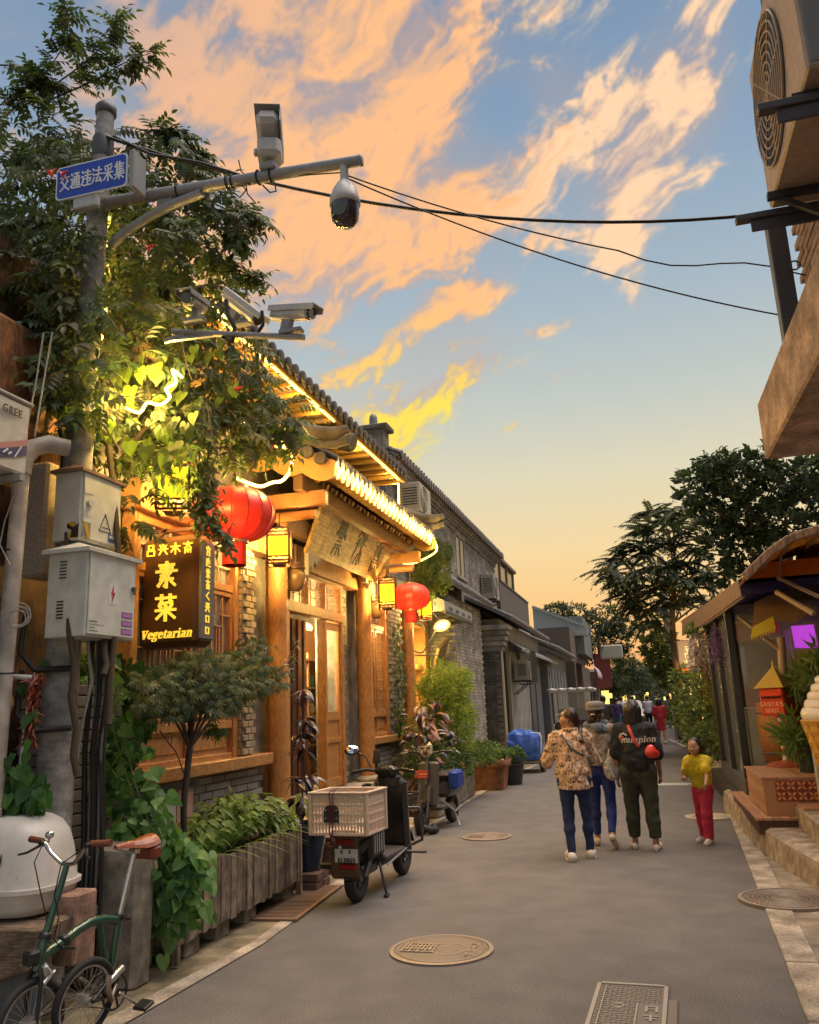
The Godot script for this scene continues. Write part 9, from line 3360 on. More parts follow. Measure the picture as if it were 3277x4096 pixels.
func crate()->void:
	var m:=mat("crate_white",Color(0.60,0.47,0.38),{"rough":0.5,"tex":"soft","scale":3.0})
	var t:=thing("plastic_crate","white slotted plastic crate strapped on the back of the black scooter","crate",V(-2.61,0.59,-7.25))
	t.rotation.y=-0.09
	var W:=0.54
	var H:=0.35
	var L:=0.42
	var b:=MB.new()
	b.span(V(-W/2,0,-L/2),V(W/2,0.012,L/2))
	part(t,"floor",b,m)
	for side in 4:
		b=MB.new()
		var len:float=W if side % 2==0 else L
		var bs:=Basis(UP,side*PI/2)
		var off:float=(L if side % 2==0 else W)*0.5-0.008
		for y in [0.012,0.10,0.17,0.245,H-0.015]:
			b.box(bs*V(0,y,off),V(len,0.022 if y<0.3 else 0.03,0.012) if side % 2==0 else V(0.012,0.022 if y<0.3 else 0.03,len),BI,0.002)
		var n:=int(len/0.03)
		for i in n+1:
			var x:=-len/2+len*i/n
			b.box(bs*V(x,H/2,off-0.001),V(0.013,H,0.009) if side % 2==0 else V(0.009,H,0.013))
		b.box(bs*V(0,H-0.06,off),V(len,0.05,0.008) if side % 2==0 else V(0.008,0.05,len))
		part(t,"slotted_side",b,m)
	b=MB.new()
	for q in [V(-W/2,H/2,-L/2),V(W/2,H/2,-L/2),V(-W/2,H/2,L/2),V(W/2,H/2,L/2)]:
		b.box(q,V(0.03,H,0.03),BI,0.008)
	for s in [-1,1]:
		b.box(V(0,H,s*L/2),V(W+0.04,0.018,0.03),BI,0.005)
		b.box(V(s*W/2,H,0),V(0.03,0.018,L),BI,0.005)
	part(t,"rim",b,m)
	b=MB.new()
	var poly:=PackedVector2Array([W2(-0.07,0),W2(0.07,0),W2(0.07,0.09),W2(0.055,0.125),W2(0.03,0.14),W2(-0.03,0.14),W2(-0.055,0.125),W2(-0.07,0.09)])
	b.extrude(poly,V(-0.06,0.11,L/2),V(1,0,0),V(0,1,0),0.018)
	part(t,"back_pad",b,mats["pot_black"] if mats.has("pot_black") else mats["bike_black"])
	b=MB.new()
	for x in [-0.11,-0.01]:
		for y in [0.145,0.21]:
			b.ball(V(x,y,L/2+0.019),V(0.005,0.005,0.003),8)
	part(t,"screw",b,mats["sign_white"])
	b=MB.new()
	for s in [-0.03,0.005]:
		b.tube(PV([V(-0.04+s,H+0.02,L/2-0.02),V(-0.045+s,H,L/2+0.022),V(-0.035+s*0.5,0.2,L/2+0.028),V(-0.05+s,0.04,L/2+0.02),V(-0.045,-0.03,L/2+0.03)]),PF([0.006]),6)
	b.torus(V(-0.06,-0.05,L/2+0.035),V(0.2,0,1),0.035,0.006,18,6)
	part(t,"strap",b,mat("strap_red",Color(0.12,0.02,0.02),{"rough":0.7}))
func second_scooter()->void:
	var gloss :Material=mats["scooter_black"]
	var t:=thing("scooter","older grey black scooter facing the viewer with a cream headlamp and red plate","scooter",gp(1690,3338))
	var d:=V(-0.14,0,1).normalized()
	t.position-=d*1.13
	t.basis=Basis(d,UP,d.cross(UP))
	wheel_at(t,V(0,0.2,0),0.2)
	wheel_at(t,V(1.13,0.2,0),0.2)
	var grey:=mat("scooter_grey",Color(0.07,0.07,0.068),{"rough":0.4,"coat":0.3,"tex":"soft","scale":3.0})
	var b:=MB.new()
	b.box(V(0.1,0.5,0),V(0.55,0.25,0.24),BI,0.06)
	b.box(V(0.5,0.28,0),V(0.5,0.06,0.28),BI,0.02)
	part(t,"body",b,grey)
	b=MB.new()
	b.box(V(0.08,0.67,0),V(0.62,0.09,0.25),BI,0.04)
	part(t,"seat",b,mats["scooter_matte"])
	b=MB.new()
	b.box(V(0.85,0.6,0),V(0.09,0.6,0.3),Basis(V(0,0,1),0.2),0.035)
	part(t,"leg_shield",b,grey)
	b=MB.new()
	for s in [-0.07,0.07]:
		b.rod(V(0.98,0.6,s),V(1.13,0.2,s),0.02,8)
	b.tube(PV([V(0.82,1.0,0),V(0.95,0.6,0)]),PF([0.03]),8)
	part(t,"fork",b,mats["steel_dark"])
	b=MB.new()
	for k in 8:
		var a0:=lerpf(0.5,2.6,k/8.0)
		var a1:=lerpf(0.5,2.6,(k+1)/8.0)
		b.bar(V(1.13+cos(a0)*0.235,0.2+sin(a0)*0.235,0),V(1.13+cos(a1)*0.235,0.2+sin(a1)*0.235,0),0.12,0.014,V(cos(a0),sin(a0),0))
	part(t,"mudguard",b,gloss)
	b=MB.new()
	b.box(V(0.86,1.06,0),V(0.1,0.2,0.17),Basis(V(0,0,1),0.15),0.045)
	part(t,"lamp_cowl",b,mat("cowl_cream",Color(0.42,0.36,0.27),{"rough":0.35}))
	b=MB.new()
	for s in [-1,1]:
		b.ball(V(0.915,1.085,0.045*s),V(0.02,0.018,0.03),10)
	b.ball(V(0.915,1.02,0),V(0.02,0.035,0.04),10)
	part(t,"lamp_mark",b,mats["lacquer_brown"])
	b=MB.new()
	b.box(V(0.96,0.74,0.05),V(0.012,0.10,0.2),BI,0.004)
	var pl:=part(t,"number_plate",b,mat("plate_red",Color(0.42,0.03,0.03),{"rough":0.5}))
	b=MB.new()
	for k in 6:
		b.box(V(0.968,0.745,-0.02+k*0.027),V(0.004,0.03,0.016))
		b.box(V(0.968,0.71,-0.015+k*0.02),V(0.004,0.01,0.014))
	part(pl,"plate_marks",b,mats["letter_cream"])
	for s in [-1.0,1.0]:
		b=MB.new()
		b.tube(PV([V(0.84,1.0,0.05*s),V(0.80,1.03,0.2*s),V(0.74,1.02,0.33*s)]),PF([0.016]),8)
		part(t,"grip",b,mats["bike_black"])
		mirror(t,V(0.82,1.03,0.17*s),V(0.82,1.15,0.22*s),V(0.80,1.22,0.30*s),V(-1,0.1,0),mats["mirror_sky"])
	b=MB.new()
	b.box(V(0.3,0.62,-0.2),V(0.3,0.26,0.14),BI,0.04)
	part(t,"blue_bag",b,mat("bag_blue",Color(0.015,0.05,0.3),{"rough":0.4}))
	b=MB.new()
	b.tube(PV([V(0.35,0.3,-0.12),V(0.35,0.12,-0.2),V(0.4,0.02,-0.26)]),PF([0.014]),7)
	b.tube(PV([V(0.8,0.4,-0.16),V(0.4,0.2,-0.2),V(0.1,0.25,-0.18)]),PF([0.014]),7)
	part(t,"side_bar",b,mats["guard_silver"])
	b=MB.new()
	b.tube(PV([V(1.0,0.1,-0.1),V(1.05,0.05,-0.16),V(1.15,0.06,-0.12),V(1.2,0.12,0.0)]),PF([0.035,0.05,0.05,0.03]),8)
	part(t,"chain_lock",b,mats["scooter_matte"])
class SDF:
	var lo:Vector3
	var c:float
	var nx:int
	var ny:int
	var nz:int
	var d:=PackedFloat32Array()
	func _init(a:Vector3,b:Vector3,cell:float)->void:
		lo=a
		c=cell
		nx=int((b.x-a.x)/c)+2
		ny=int((b.y-a.y)/c)+2
		nz=int((b.z-a.z)/c)+2
		d.resize(nx*ny*nz)
		d.fill(1.0)
	func cap(a:Vector3,b:Vector3,ra:float,rb:float,k:=0.02,flat:=1.0,cut:=false)->void:
		var pad:=maxf(ra,rb)+k+c*2.5
		var i0:=maxi(0,int((minf(a.x,b.x)-pad-lo.x)/c))
		var i1:=mini(nx-1,int((maxf(a.x,b.x)+pad-lo.x)/c))
		var j0:=maxi(0,int((minf(a.y,b.y)-pad-lo.y)/c))
		var j1:=mini(ny-1,int((maxf(a.y,b.y)+pad-lo.y)/c))
		var k0:=maxi(0,int((minf(a.z,b.z)-pad-lo.z)/c))
		var k1:=mini(nz-1,int((maxf(a.z,b.z)+pad-lo.z)/c))
		var ba:=b-a
		var l2:=maxf(ba.length_squared(),1e-9)
		var inv:=1.0/flat
		for z in range(k0,k1+1):
			for y in range(j0,j1+1):
				var at:=(z*ny+y)*nx
				for x in range(i0,i1+1):
					var p:=Vector3(lo.x+x*c,lo.y+y*c,lo.z+z*c)-a
					var h:=clampf(p.dot(ba)/l2,0.0,1.0)
					var q:=p-ba*h
					q.z*=inv
					var e:=q.length()-lerpf(ra,rb,h)
					if flat<1.0:
						e*=lerpf(1.0,flat,clampf(absf(q.z)/(q.length()+1e-6),0.0,1.0))
					var o:=d[at+x]
					if cut:
						d[at+x]=maxf(o,-e)
						continue
					if k>0.0:
						var m:=maxf(k-absf(o-e),0.0)/k
						d[at+x]=minf(o,e)-m*m*k*0.25
					else:
						d[at+x]=minf(o,e)
	func ell(at:Vector3,r:Vector3,k:=0.015,cut:=false)->void:
		var pad:=k+c*2.5
		var i0:=maxi(0,int((at.x-r.x-pad-lo.x)/c))
		var i1:=mini(nx-1,int((at.x+r.x+pad-lo.x)/c))
		var j0:=maxi(0,int((at.y-r.y-pad-lo.y)/c))
		var j1:=mini(ny-1,int((at.y+r.y+pad-lo.y)/c))
		var k0:=maxi(0,int((at.z-r.z-pad-lo.z)/c))
		var k1:=mini(nz-1,int((at.z+r.z+pad-lo.z)/c))
		for z in range(k0,k1+1):
			for y in range(j0,j1+1):
				var row:=(z*ny+y)*nx
				for x in range(i0,i1+1):
					var p:=Vector3(lo.x+x*c,lo.y+y*c,lo.z+z*c)-at
					var q:=p/r
					var l:=q.length()
					var g:=(q/r).length()
					var e:=l*(l-1.0)/g if g>1e-6 else-minf(r.x,minf(r.y,r.z))
					var o:=d[row+x]
					if cut:
						var s:=maxf(k-absf(o+e),0.0)/maxf(k,1e-6)
						d[row+x]=maxf(o,-e)+s*s*k*0.25
						continue
					var m:=maxf(k-absf(o-e),0.0)/maxf(k,1e-6)
					d[row+x]=minf(o,e)-m*m*k*0.25
	func clip(pt:Vector3,n:Vector3)->void:
		for z in nz:
			for y in ny:
				var row:=(z*ny+y)*nx
				for x in nx:
					if d[row+x]<0.1:
						var e:=(Vector3(lo.x+x*c,lo.y+y*c,lo.z+z*c)-pt).dot(n)
						if e>d[row+x]:
							d[row+x]=e
	func ruffle(f:FastNoiseLite,amp:float,sy:=1.0)->void:
		for z in nz:
			for y in ny:
				var row:=(z*ny+y)*nx
				for x in nx:
					if absf(d[row+x])<0.05:
						d[row+x]+=f.get_noise_3d(x*c,y*c*sy,z*c)*amp
	func val(p:Vector3)->float:
		var q:=(p-lo)/c
		var x:=clampi(int(q.x),0,nx-2)
		var y:=clampi(int(q.y),0,ny-2)
		var z:=clampi(int(q.z),0,nz-2)
		var f:=q-Vector3(x,y,z)
		var i:=(z*ny+y)*nx+x
		var s:=nx*ny
		var a:=lerpf(lerpf(d[i],d[i+1],f.x),lerpf(d[i+nx],d[i+nx+1],f.x),f.y)
		var b:=lerpf(lerpf(d[i+s],d[i+s+1],f.x),lerpf(d[i+s+nx],d[i+s+nx+1],f.x),f.y)
		return lerpf(a,b,f.z)
	func grad(p:Vector3)->Vector3:
		var e:=c*0.9
		return Vector3(val(p+Vector3(e,0,0))-val(p-Vector3(e,0,0)),val(p+Vector3(0,e,0))-val(p-Vector3(0,e,0)),val(p+Vector3(0,0,e))-val(p-Vector3(0,0,e))).normalized()
	func hit(p:Vector3,dir:Vector3)->Vector3:
		for i in 160:
			if val(p)<0.002:
				return p
			p+=dir*0.006
		return p
	func nets(b:MB)->void:
		var s:=nx*ny
		var lim:=c*2.2
		var id:={}
		var pos:=PackedVector3Array()
		var nor:=PackedVector3Array()
		for z in nz-1:
			for y in ny-1:
				var row:=(z*ny+y)*nx
				for x in nx-1:
					var i:=row+x
					if absf(d[i])>lim:
						continue
					var v:=[d[i],d[i+1],d[i+nx],d[i+nx+1],d[i+s],d[i+s+1],d[i+s+nx],d[i+s+nx+1]]
					var m:=0
					for q in 8:
						if v[q]<0.0:
							m |=1<<q
					if m==0 or m==255:
						continue
					var sum:=O3
					var n:=0
					for e in [[0,1],[2,3],[4,5],[6,7],[0,2],[1,3],[4,6],[5,7],[0,4],[1,5],[2,6],[3,7]]:
						var v0:float=v[e[0]]
						var v1:float=v[e[1]]
						if (v0<0.0)!=(v1<0.0):
							var t:=v0/(v0-v1)
							var p0:=Vector3(e[0] & 1,(e[0]>>1) & 1,e[0]>>2)
							var p1:=Vector3(e[1] & 1,(e[1]>>1) & 1,e[1]>>2)
							sum+=p0.lerp(p1,t)
							n+=1
					var p:=lo+(Vector3(x,y,z)+sum/n)*c
					id[i]=pos.size()
					pos.append(p)
					nor.append(Vector3(v[1]+v[3]+v[5]+v[7]-v[0]-v[2]-v[4]-v[6],v[2]+v[3]+v[6]+v[7]-v[0]-v[1]-v[4]-v[5],v[4]+v[5]+v[6]+v[7]-v[0]-v[1]-v[2]-v[3]).normalized())
		for i in id:
			var x:int=i % nx
			var y:int=(i/nx) % ny
			var z:int=i/s
			var inside:bool=d[i]<0.0
			var a:int=id[i]
			if y>0 and z>0 and (d[i+1]<0.0)!=inside:
				_quad(b,pos,nor,id,a,i-nx,i-nx-s,i-s)
			if x>0 and z>0 and (d[i+nx]<0.0)!=inside:
				_quad(b,pos,nor,id,a,i-1,i-1-s,i-s)
			if x>0 and y>0 and (d[i+s]<0.0)!=inside:
				_quad(b,pos,nor,id,a,i-1,i-1-nx,i-nx)
	func _quad(b:MB,pos:PackedVector3Array,nor:PackedVector3Array,id:Dictionary,a:int,j:int,k:int,l:int)->void:
		if id.has(j) and id.has(k) and id.has(l):
			b.squad(pos[a],pos[id[j]],pos[id[k]],pos[id[l]],nor[a],nor[id[j]],nor[id[k]],nor[id[l]])
func leopard()->ImageTexture:
	var r:=RandomNumberGenerator.new()
	r.seed=31
	var im:=Image.create(512,512,false,Image.FORMAT_RGB8)
	im.fill(Color(0.86,0.74,0.62))
	for i in 130:
		var c:=W2(r.randf()*512,r.randf()*512)
		var rx:=r.randf_range(7,17)
		var ry:=r.randf_range(12,26)
		var a:=r.randf_range(-0.5,0.5)
		var dark:=Color(0.24,0.16,0.12) if i % 3 else Color(0.62,0.47,0.37)
		for y in range(int(-ry-4),int(ry+5)):
			for x in range(int(-ry-4),int(ry+5)):
				var q:=W2(x,y).rotated(a)
				var e:=W2(q.x/rx,q.y/ry).length()+0.18*sin(x*0.6+i)*cos(y*0.5)
				if e<1.0 and (e>0.35 or i % 4):
					im.set_pixel(posmod(int(c.x)+x,512),posmod(int(c.y)+y,512),dark if e>0.4 or i % 2 else Color(0.66,0.5,0.4))
	return ImageTexture.create_from_image(im)
func hand(b:MB,w:Vector3,dir:Vector3,palm_n:Vector3,side:float,s:float,cell:=0.005)->void:
	dir=dir.normalized()
	palm_n=(palm_n-dir*palm_n.dot(dir)).normalized()
	var x:=dir.cross(palm_n).normalized()*side
	var g:=SDF.new(w-Vector3.ONE*0.12*s,w+dir*0.12*s+Vector3.ONE*0.13*s,cell)
	g.cap(w-dir*0.03*s,w+dir*0.02*s,0.023*s,0.024*s,0.01)
	for k in 4:
		var o:=(k-1.5)*0.018*s
		var ln:float=[0.066,0.076,0.070,0.055][k]*s
		var root:=w+dir*(0.078-0.004*absf(k-1.2))*s+x*o
		g.cap(w+dir*0.015*s+x*o*0.7,root,0.014*s,0.011*s,0.012)
		var m:=root+(dir+palm_n*0.35).normalized()*ln*0.45
		var t:=m+(dir+palm_n*(0.95+0.1*k)).normalized()*ln*0.55
		g.cap(root,m,0.0095*s,0.0085*s,0.004)
		g.cap(m,t,0.0085*s,0.007*s,0.004)
	var tb:=w+dir*0.02*s-x*0.024*s
	var tm:=tb+(dir*0.7-x*0.75+palm_n*0.3).normalized()*0.042*s
	g.cap(tb,tm,0.014*s,0.0105*s,0.01)
	g.cap(tm,tm+(dir*0.95-x*0.15+palm_n*0.4).normalized()*0.034*s,0.0105*s,0.008*s,0.005)
	g.nets(b)
func head(b:MB,at:Vector3,bs:Basis,s:float,neck:Vector3,cell:=0.006)->SDF:
	var g:=SDF.new(at-Vector3(0.15,0.2,0.17)*s,at+Vector3(0.15,0.16,0.17)*s,cell)
	var P:=func(x:float,y:float,z:float)->Vector3:return at+bs*(Vector3(x,y,z)*s)
	g.ell(at+bs*(Vector3(0,0.022,0.012)*s),Vector3(0.076,0.098,0.094)*s,0.01)
	g.cap((P as Callable).call(0,-0.03,-0.03),(P as Callable).call(0,-0.085,-0.058),0.058*s,0.03*s,0.04*s)
	g.cap((P as Callable).call(0,-0.02,-0.04),(P as Callable).call(0,0.03,-0.05),0.056*s,0.05*s,0.03*s)
	g.cap((P as Callable).call(0,0.01,-0.094),(P as Callable).call(0,-0.028,-0.112),0.009*s,0.0125*s,0.014*s)
	for k in [-1.0,1.0]:
		g.cap((P as Callable).call(0.014*k,-0.031,-0.1),(P as Callable).call(0.013*k,-0.03,-0.098),0.008*s,0.008*s,0.008*s)
		g.cap((P as Callable).call(0.04*k,-0.03,-0.065),(P as Callable).call(0.045*k,-0.02,-0.06),0.03*s,0.028*s,0.03*s)
		g.ell(at+bs*(Vector3(0.031*k,0.004,-0.106)*s),Vector3(0.017,0.009,0.016)*s,0.01*s,true)
		g.cap((P as Callable).call(0.077*k,-0.02,0.012),(P as Callable).call(0.082*k,0.012,0.018),0.009*s,0.013*s,0.008*s)
	g.cap((P as Callable).call(-0.018,-0.057,-0.091),(P as Callable).call(0.018,-0.057,-0.091),0.007*s,0.007*s,0.008*s)
	g.cap((P as Callable).call(-0.013,-0.067,-0.088),(P as Callable).call(0.013,-0.067,-0.088),0.0075*s,0.0075*s,0.008*s)
	g.cap((P as Callable).call(0,-0.07,0.015),neck,0.05*s,0.052*s,0.03*s)
	g.nets(b)
	return g
func person(o:Dictionary)->Dictionary:
	var t:=thing("person",o.label,"person",o.at,o.get("group",""))
	t.rotation.y=o.get("turn",0.0)
	var H:float=o.h
	var cell:float=o.get("cell",0.014)
	var fine:bool=cell<0.02
	var wide:float=o.get("wide",1.0)
	var S:=H/1.6
	var lean:float=o.get("lean",0.03)
	var hip:=V(0,0.535*H,0)
	var chest:=V(0,0.72*H,-lean*0.6)
	var sh:=V(0,0.815*H,-lean)
	var nk:=V(0,0.855*H,-lean*1.2)
	var hd:=V(0,0.928*H,-lean*1.6-0.012)
	var J:={}
	for s in 2:
		var sg:=-1.0 if s==0 else 1.0
		var L:Array=o.legs[s]
		var h0:=hip+V(0.082*S*sg*wide,-0.01,0)
		var a:float=L[0]
		var sp:float=L[2] if L.size()>2 else 0.03
		var u:=V(sp*sg,-cos(a),-sin(a)).normalized()
		var k:=h0+u*0.245*H
		var c:float=a-L[1]
		var an:=k+V(sp*sg*0.5,-cos(c),-sin(c)).normalized()*0.235*H
		var fp:float=L[3] if L.size()>3 else 0.0
		var toe:=an+V(sg*0.03,-sin(fp)*0.14-0.045,-cos(fp)*0.14)*S
		var heel:=an+V(0,-0.05+sin(fp)*0.03,0.035)*S
		J["hip%d" % s]=h0
		J["knee%d" % s]=k
		J["ankle%d" % s]=an
		J["toe%d" % s]=toe
		J["heel%d" % s]=heel
		var A:Array=o.arms[s]
		var sp0:=sh+V(0.158*S*sg*lerpf(1.0,wide,0.5),-0.02*S,0)
		var f:float=A[0]
		var up:=V(sin(A[1])*sg,-cos(A[1])*cos(f),-sin(f)*cos(A[1])).normalized()
		var el:=sp0+up*0.172*H
		var f2:float=f+A[2]
		var lo:=V(-A[3]*sg+sin(A[1])*sg*0.5,-cos(f2),-sin(f2)).normalized()
		var wr:=el+lo*0.15*H
		J["sh%d" % s]=sp0
		J["el%d" % s]=el
		J["wr%d" % s]=wr
		J["hd%d" % s]=lo
	var low:=9.0
	for s in 2:
		low=minf(low,minf(J["toe%d" % s].y,J["heel%d" % s].y)-0.012*S)
	var dy:=V(0,-low,0)
	for k in J:
		if not k.begins_with("hd"):
			J[k]+=dy
	hip+=dy
	chest+=dy
	sh+=dy
	nk+=dy
	hd+=dy
	var bx:=0.2
	var z0:=-0.2
	var z1:=0.2
	for k in J:
		if not k.begins_with("hd"):
			bx=maxf(bx,absf(J[k].x)+0.11)
			z0=minf(z0,J[k].z-0.11)
			z1=maxf(z1,J[k].z+0.11)
	var b:=MB.new()
	var g:=SDF.new(V(-bx,-0.05,z0),V(bx,nk.y+0.03,z1),cell)
	g.cap(nk,sh,0.048*S,0.06*S,0.03)
	g.cap(J.sh0,J.sh1,0.05*S,0.05*S,0.04)
	g.cap(sh-V(0,0.03,0),hip+V(0,0.05,0),0.09*S,0.105*S,0.05)
	for s in 2:
		g.cap(J["sh%d" % s],J["el%d" % s],0.043*S,0.034*S,0.02)
		g.cap(J["el%d" % s],J["wr%d" % s],0.035*S,0.024*S,0.015)
		g.cap(J["hip%d" % s],J["knee%d" % s],0.075*S,0.048*S,0.03)
		g.cap(J["knee%d" % s],J["knee%d" % s].lerp(J["ankle%d" % s],0.35),0.045*S,0.047*S,0.02)
		g.cap(J["knee%d" % s].lerp(J["ankle%d" % s],0.35),J["ankle%d" % s],0.047*S,0.029*S,0.02)
		g.cap(J["ankle%d" % s],J["heel%d" % s]+V(0,0.012,0),0.03*S,0.028*S,0.02)
		g.cap(J["heel%d" % s]+V(0,0.012,0),J["toe%d" % s]+V(0,0.008,0),0.026*S,0.02*S,0.02)
	g.nets(b)
	var hb:=Basis(UP,o.get("head_turn",0.0))*Basis(Vector3.RIGHT,o.get("head_tilt",0.0))
	head(b,hd,hb,S*o.get("head",1.0),nk,0.0065 if fine else 0.022)
	for s in 2:
		var sg:=-1.0 if s==0 else 1.0
		hand(b,J["wr%d" % s],J["hd%d" % s],V(-sg,0,0) if o.arms[s][2]<0.9 else V(-sg*0.3,0.9,0),sg,S,0.005 if fine else 0.014)
	part(t,"body",b,o.skin)
	for k in [-1.0,1.0]:
		b=MB.new()
		b.ball(hd+hb*(V(0.031*k,0.003,-0.09)*S*o.get("head",1.0)),V(0.011,0.009,0.009)*S,8)
		part(t,"eye",b,mat("eye_dark",Color(0.02,0.014,0.012),{"rough":0.2}))
	var fold:=FastNoiseLite.new()
	fold.seed=9+int(H*100)
	fold.frequency=9.0
	fold.fractal_octaves=3
	if o.has("low"):
		var w:float=o.low.get("loose",0.012)
		b=MB.new()
		g=SDF.new(V(-0.3,-0.03,z0-0.05),V(0.3,hip.y+0.16,z1+0.05),cell*0.92)
		g.cap(hip+V(0,0.09,0),hip-V(0,0.02,0),0.115*S*wide+w*0.3,0.125*S*wide+w*0.3,0.05,0.84)
		for s in 2:
			var an:Vector3=J["ankle%d" % s]
			var kn:Vector3=J["knee%d" % s]
			g.cap(J["hip%d" % s]+V(0,-0.01,0.028*S),J["hip%d" % s]+V(0,-0.03,0.03*S),0.092*S*wide,0.088*S*wide,0.03)
			g.cap(J["hip%d" % s],kn,0.088*S*wide+w*0.6,0.055*S+w,0.03)
			g.cap(kn,kn.lerp(an,0.35),0.054*S+w,0.053*S+w,0.02)
			g.cap(kn.lerp(an,0.35),an.lerp(kn,o.low.get("hem",0.05)),0.053*S+w,0.036*S+w*1.15,0.02)
		if fine:
			g.ruffle(fold,0.012,0.8)
		g.clip(V(0,hip.y+0.12,0),UP)
		for s in 2:
			var an:Vector3=J["ankle%d" % s]
			var kn:Vector3=J["knee%d" % s]
			var n:=(an-kn).normalized()
			var pt:Vector3=an.lerp(kn,o.low.get("hem",0.05))
			for z in g.nz:
				for y in g.ny:
					var row:=(z*g.ny+y)*g.nx
					for x in g.nx:
						if g.d[row+x]<0.05:
							var p:=g.lo+V(x,y,z)*g.c
							if p.distance_to(an)<0.2:
								g.d[row+x]=maxf(g.d[row+x],(p-pt).dot(n))
		g.nets(b)
		part(t,o.low.get("name","trousers"),b,o.low.m)
	var top:SDF=null
	if o.has("top"):
		var w:float=o.top.get("loose",0.014)
		var hem:float=o.top.get("hem",0.5)*H+dy.y
		b=MB.new()
		top=SDF.new(V(-bx-0.04,hem-0.05,minf(z0,-0.26)),V(bx+0.04,nk.y+0.05,maxf(z1,0.26)),cell*0.92)
		top.cap(J.sh0+V(0.02,0,0),J.sh1-V(0.02,0,0),0.058*S+w*0.6,0.058*S+w*0.6,0.05)
		top.cap(nk-V(0,0.02,0),sh,0.05*S+w*0.4,0.09*S,0.05)
		top.cap(sh-V(-0.05,0.09,0)*S,chest+V(0.05,-0.03,0)*S,0.105*S+w*0.7,0.1*S+w*0.7,0.05,0.88)
		top.cap(sh-V(0.05,0.09,0)*S,chest+V(-0.05,-0.03,0)*S,0.105*S+w*0.7,0.1*S+w*0.7,0.05,0.88)
		top.cap(chest,hip+V(0,0.08,0),0.115*S*lerpf(1.0,wide,0.7)+w,0.125*S*wide+w*o.top.get("flare",1.2),0.06,0.86)
		if hem<hip.y+0.1:
			top.cap(hip+V(0,0.1,0),V(0,hem,0.01),0.125*S*wide+w,0.13*S*wide+w*o.top.get("flare",1.2),0.04,0.86)
		var sl:float=o.top.get("sleeve",2.0)
		for s in 2:
			var A0:Vector3=J["sh%d" % s]
			var E0:Vector3=J["el%d" % s]
			var W0:Vector3=J["wr%d" % s]
			var sw:float=o.top.get("sleeve_loose",w)
			if sl<=1.0:
				top.cap(A0,A0.lerp(E0,sl),0.056*S+sw*0.8,0.045*S+sw*1.6,0.03)
			else:
				top.cap(A0,E0,0.055*S+sw*0.8,0.045*S+sw,0.03)
				top.cap(E0,E0.lerp(W0,sl-1.0),0.045*S+sw,0.033*S+sw*0.8,0.025)
		if fine:
			top.ruffle(fold,o.top.get("crease",0.02),0.7)
		top.clip(V(0,hem,0),V(0,-1,o.top.get("hem_tilt",0.0)).normalized())
		top.cap(nk+V(0,0.005,0),nk+V(0,0.08,-0.02),0.05*S,0.06*S,0.0,1.0,true)
		top.nets(b)
		part(t,o.top.get("name","top"),b,o.top.m)
	if o.has("shoe"):
		for s in 2:
			b=MB.new()
			var an:Vector3=J["ankle%d" % s]
			var toe:Vector3=J["toe%d" % s]
			var heel:Vector3=J["heel%d" % s]
			var k:float=o.shoe.get("chunk",1.0)
			g=SDF.new(an-V(0.12,0.14,0.26),an+V(0.12,0.1,0.2),0.007 if fine else 0.018)
			var f:=(toe-heel).normalized()
			g.cap(heel+V(0,0.02,0),toe+V(0,0.012,0),0.034*S*k,0.033*S*k,0.02)
			if o.shoe.get("high",true):
				g.cap(heel+V(0,0.03,0)*S,an+V(0,0.0,0),0.036*S*k,0.038*S,0.03)
				g.cap(an.lerp(toe,0.35),toe,0.036*S*k,0.03*S*k,0.03)
			g.cap(heel+V(0,-0.0,0.006),toe+V(0,-0.003,0),0.026*S*k,0.026*S*k,0.01)
			var up:=f.cross(V(1,0,0)).normalized()
			if up.y<0:
				up=-up
			g.clip(heel-up*0.014*S,-up)
			if not o.shoe.get("high",true):
				g.cap(an+V(0,0.0,0),an.lerp(toe,0.5)+V(0,0.015,0),0.03*S,0.024*S,0.0,1.0,true)
			g.nets(b)
			var shoe:=part(t,"shoe",b,o.shoe.m)
			if o.shoe.has("sole"):
				b=MB.new()
				var ux:=f.cross(up).normalized()
				var poly:=PackedVector2Array()
				for i in 18:
					var a:=TAU*i/18
					poly.append(W2(cos(a)*0.044*S*k,sin(a)*((toe-heel).length()*0.5+0.036*S)))
				b.extrude(poly,(heel+toe)*0.5-up*0.022*S,ux,ux.cross(-up).normalized()*(1.0 if ux.cross(ux.cross(-up)).dot(up)>0 else-1.0),0.016*S)
				part(shoe,"sole",b,o.shoe.sole)
	if o.has("hair"):
		var hs:float=S*o.get("head",1.0)
		b=MB.new()
		g=SDF.new(hd-V(0.22,0.34,0.22)*hs,hd+V(0.22,0.18,0.24)*hs,0.007 if fine else 0.022)
		var kind:String=o.hair.kind
		g.ell(hd+hb*(V(0,0.034,0.02)*hs),V(0.084,0.1,0.098)*hs,0.01)
		if kind=="bob":
			g.cap(hd+hb*(V(-0.045,0.0,0.045)*hs),hd+hb*(V(-0.055,-0.105,0.035)*hs),0.058*hs,0.05*hs,0.04)
			g.cap(hd+hb*(V(0.045,0.0,0.045)*hs),hd+hb*(V(0.055,-0.105,0.035)*hs),0.058*hs,0.05*hs,0.04)
			g.cap(hd+hb*(V(0.0,0.0,0.06)*hs),hd+hb*(V(0.0,-0.11,0.055)*hs),0.06*hs,0.055*hs,0.05)
		elif kind=="tail":
			g.cap(hd+hb*(V(0.02,0.0,0.07)*hs),hd+hb*(V(0.05,-0.07,0.11)*hs),0.045*hs,0.035*hs,0.03)
			g.cap(hd+hb*(V(0.05,-0.07,0.11)*hs),hd+V(0.105,-0.235,0.12)*hs,0.036*hs,0.03*hs,0.02)
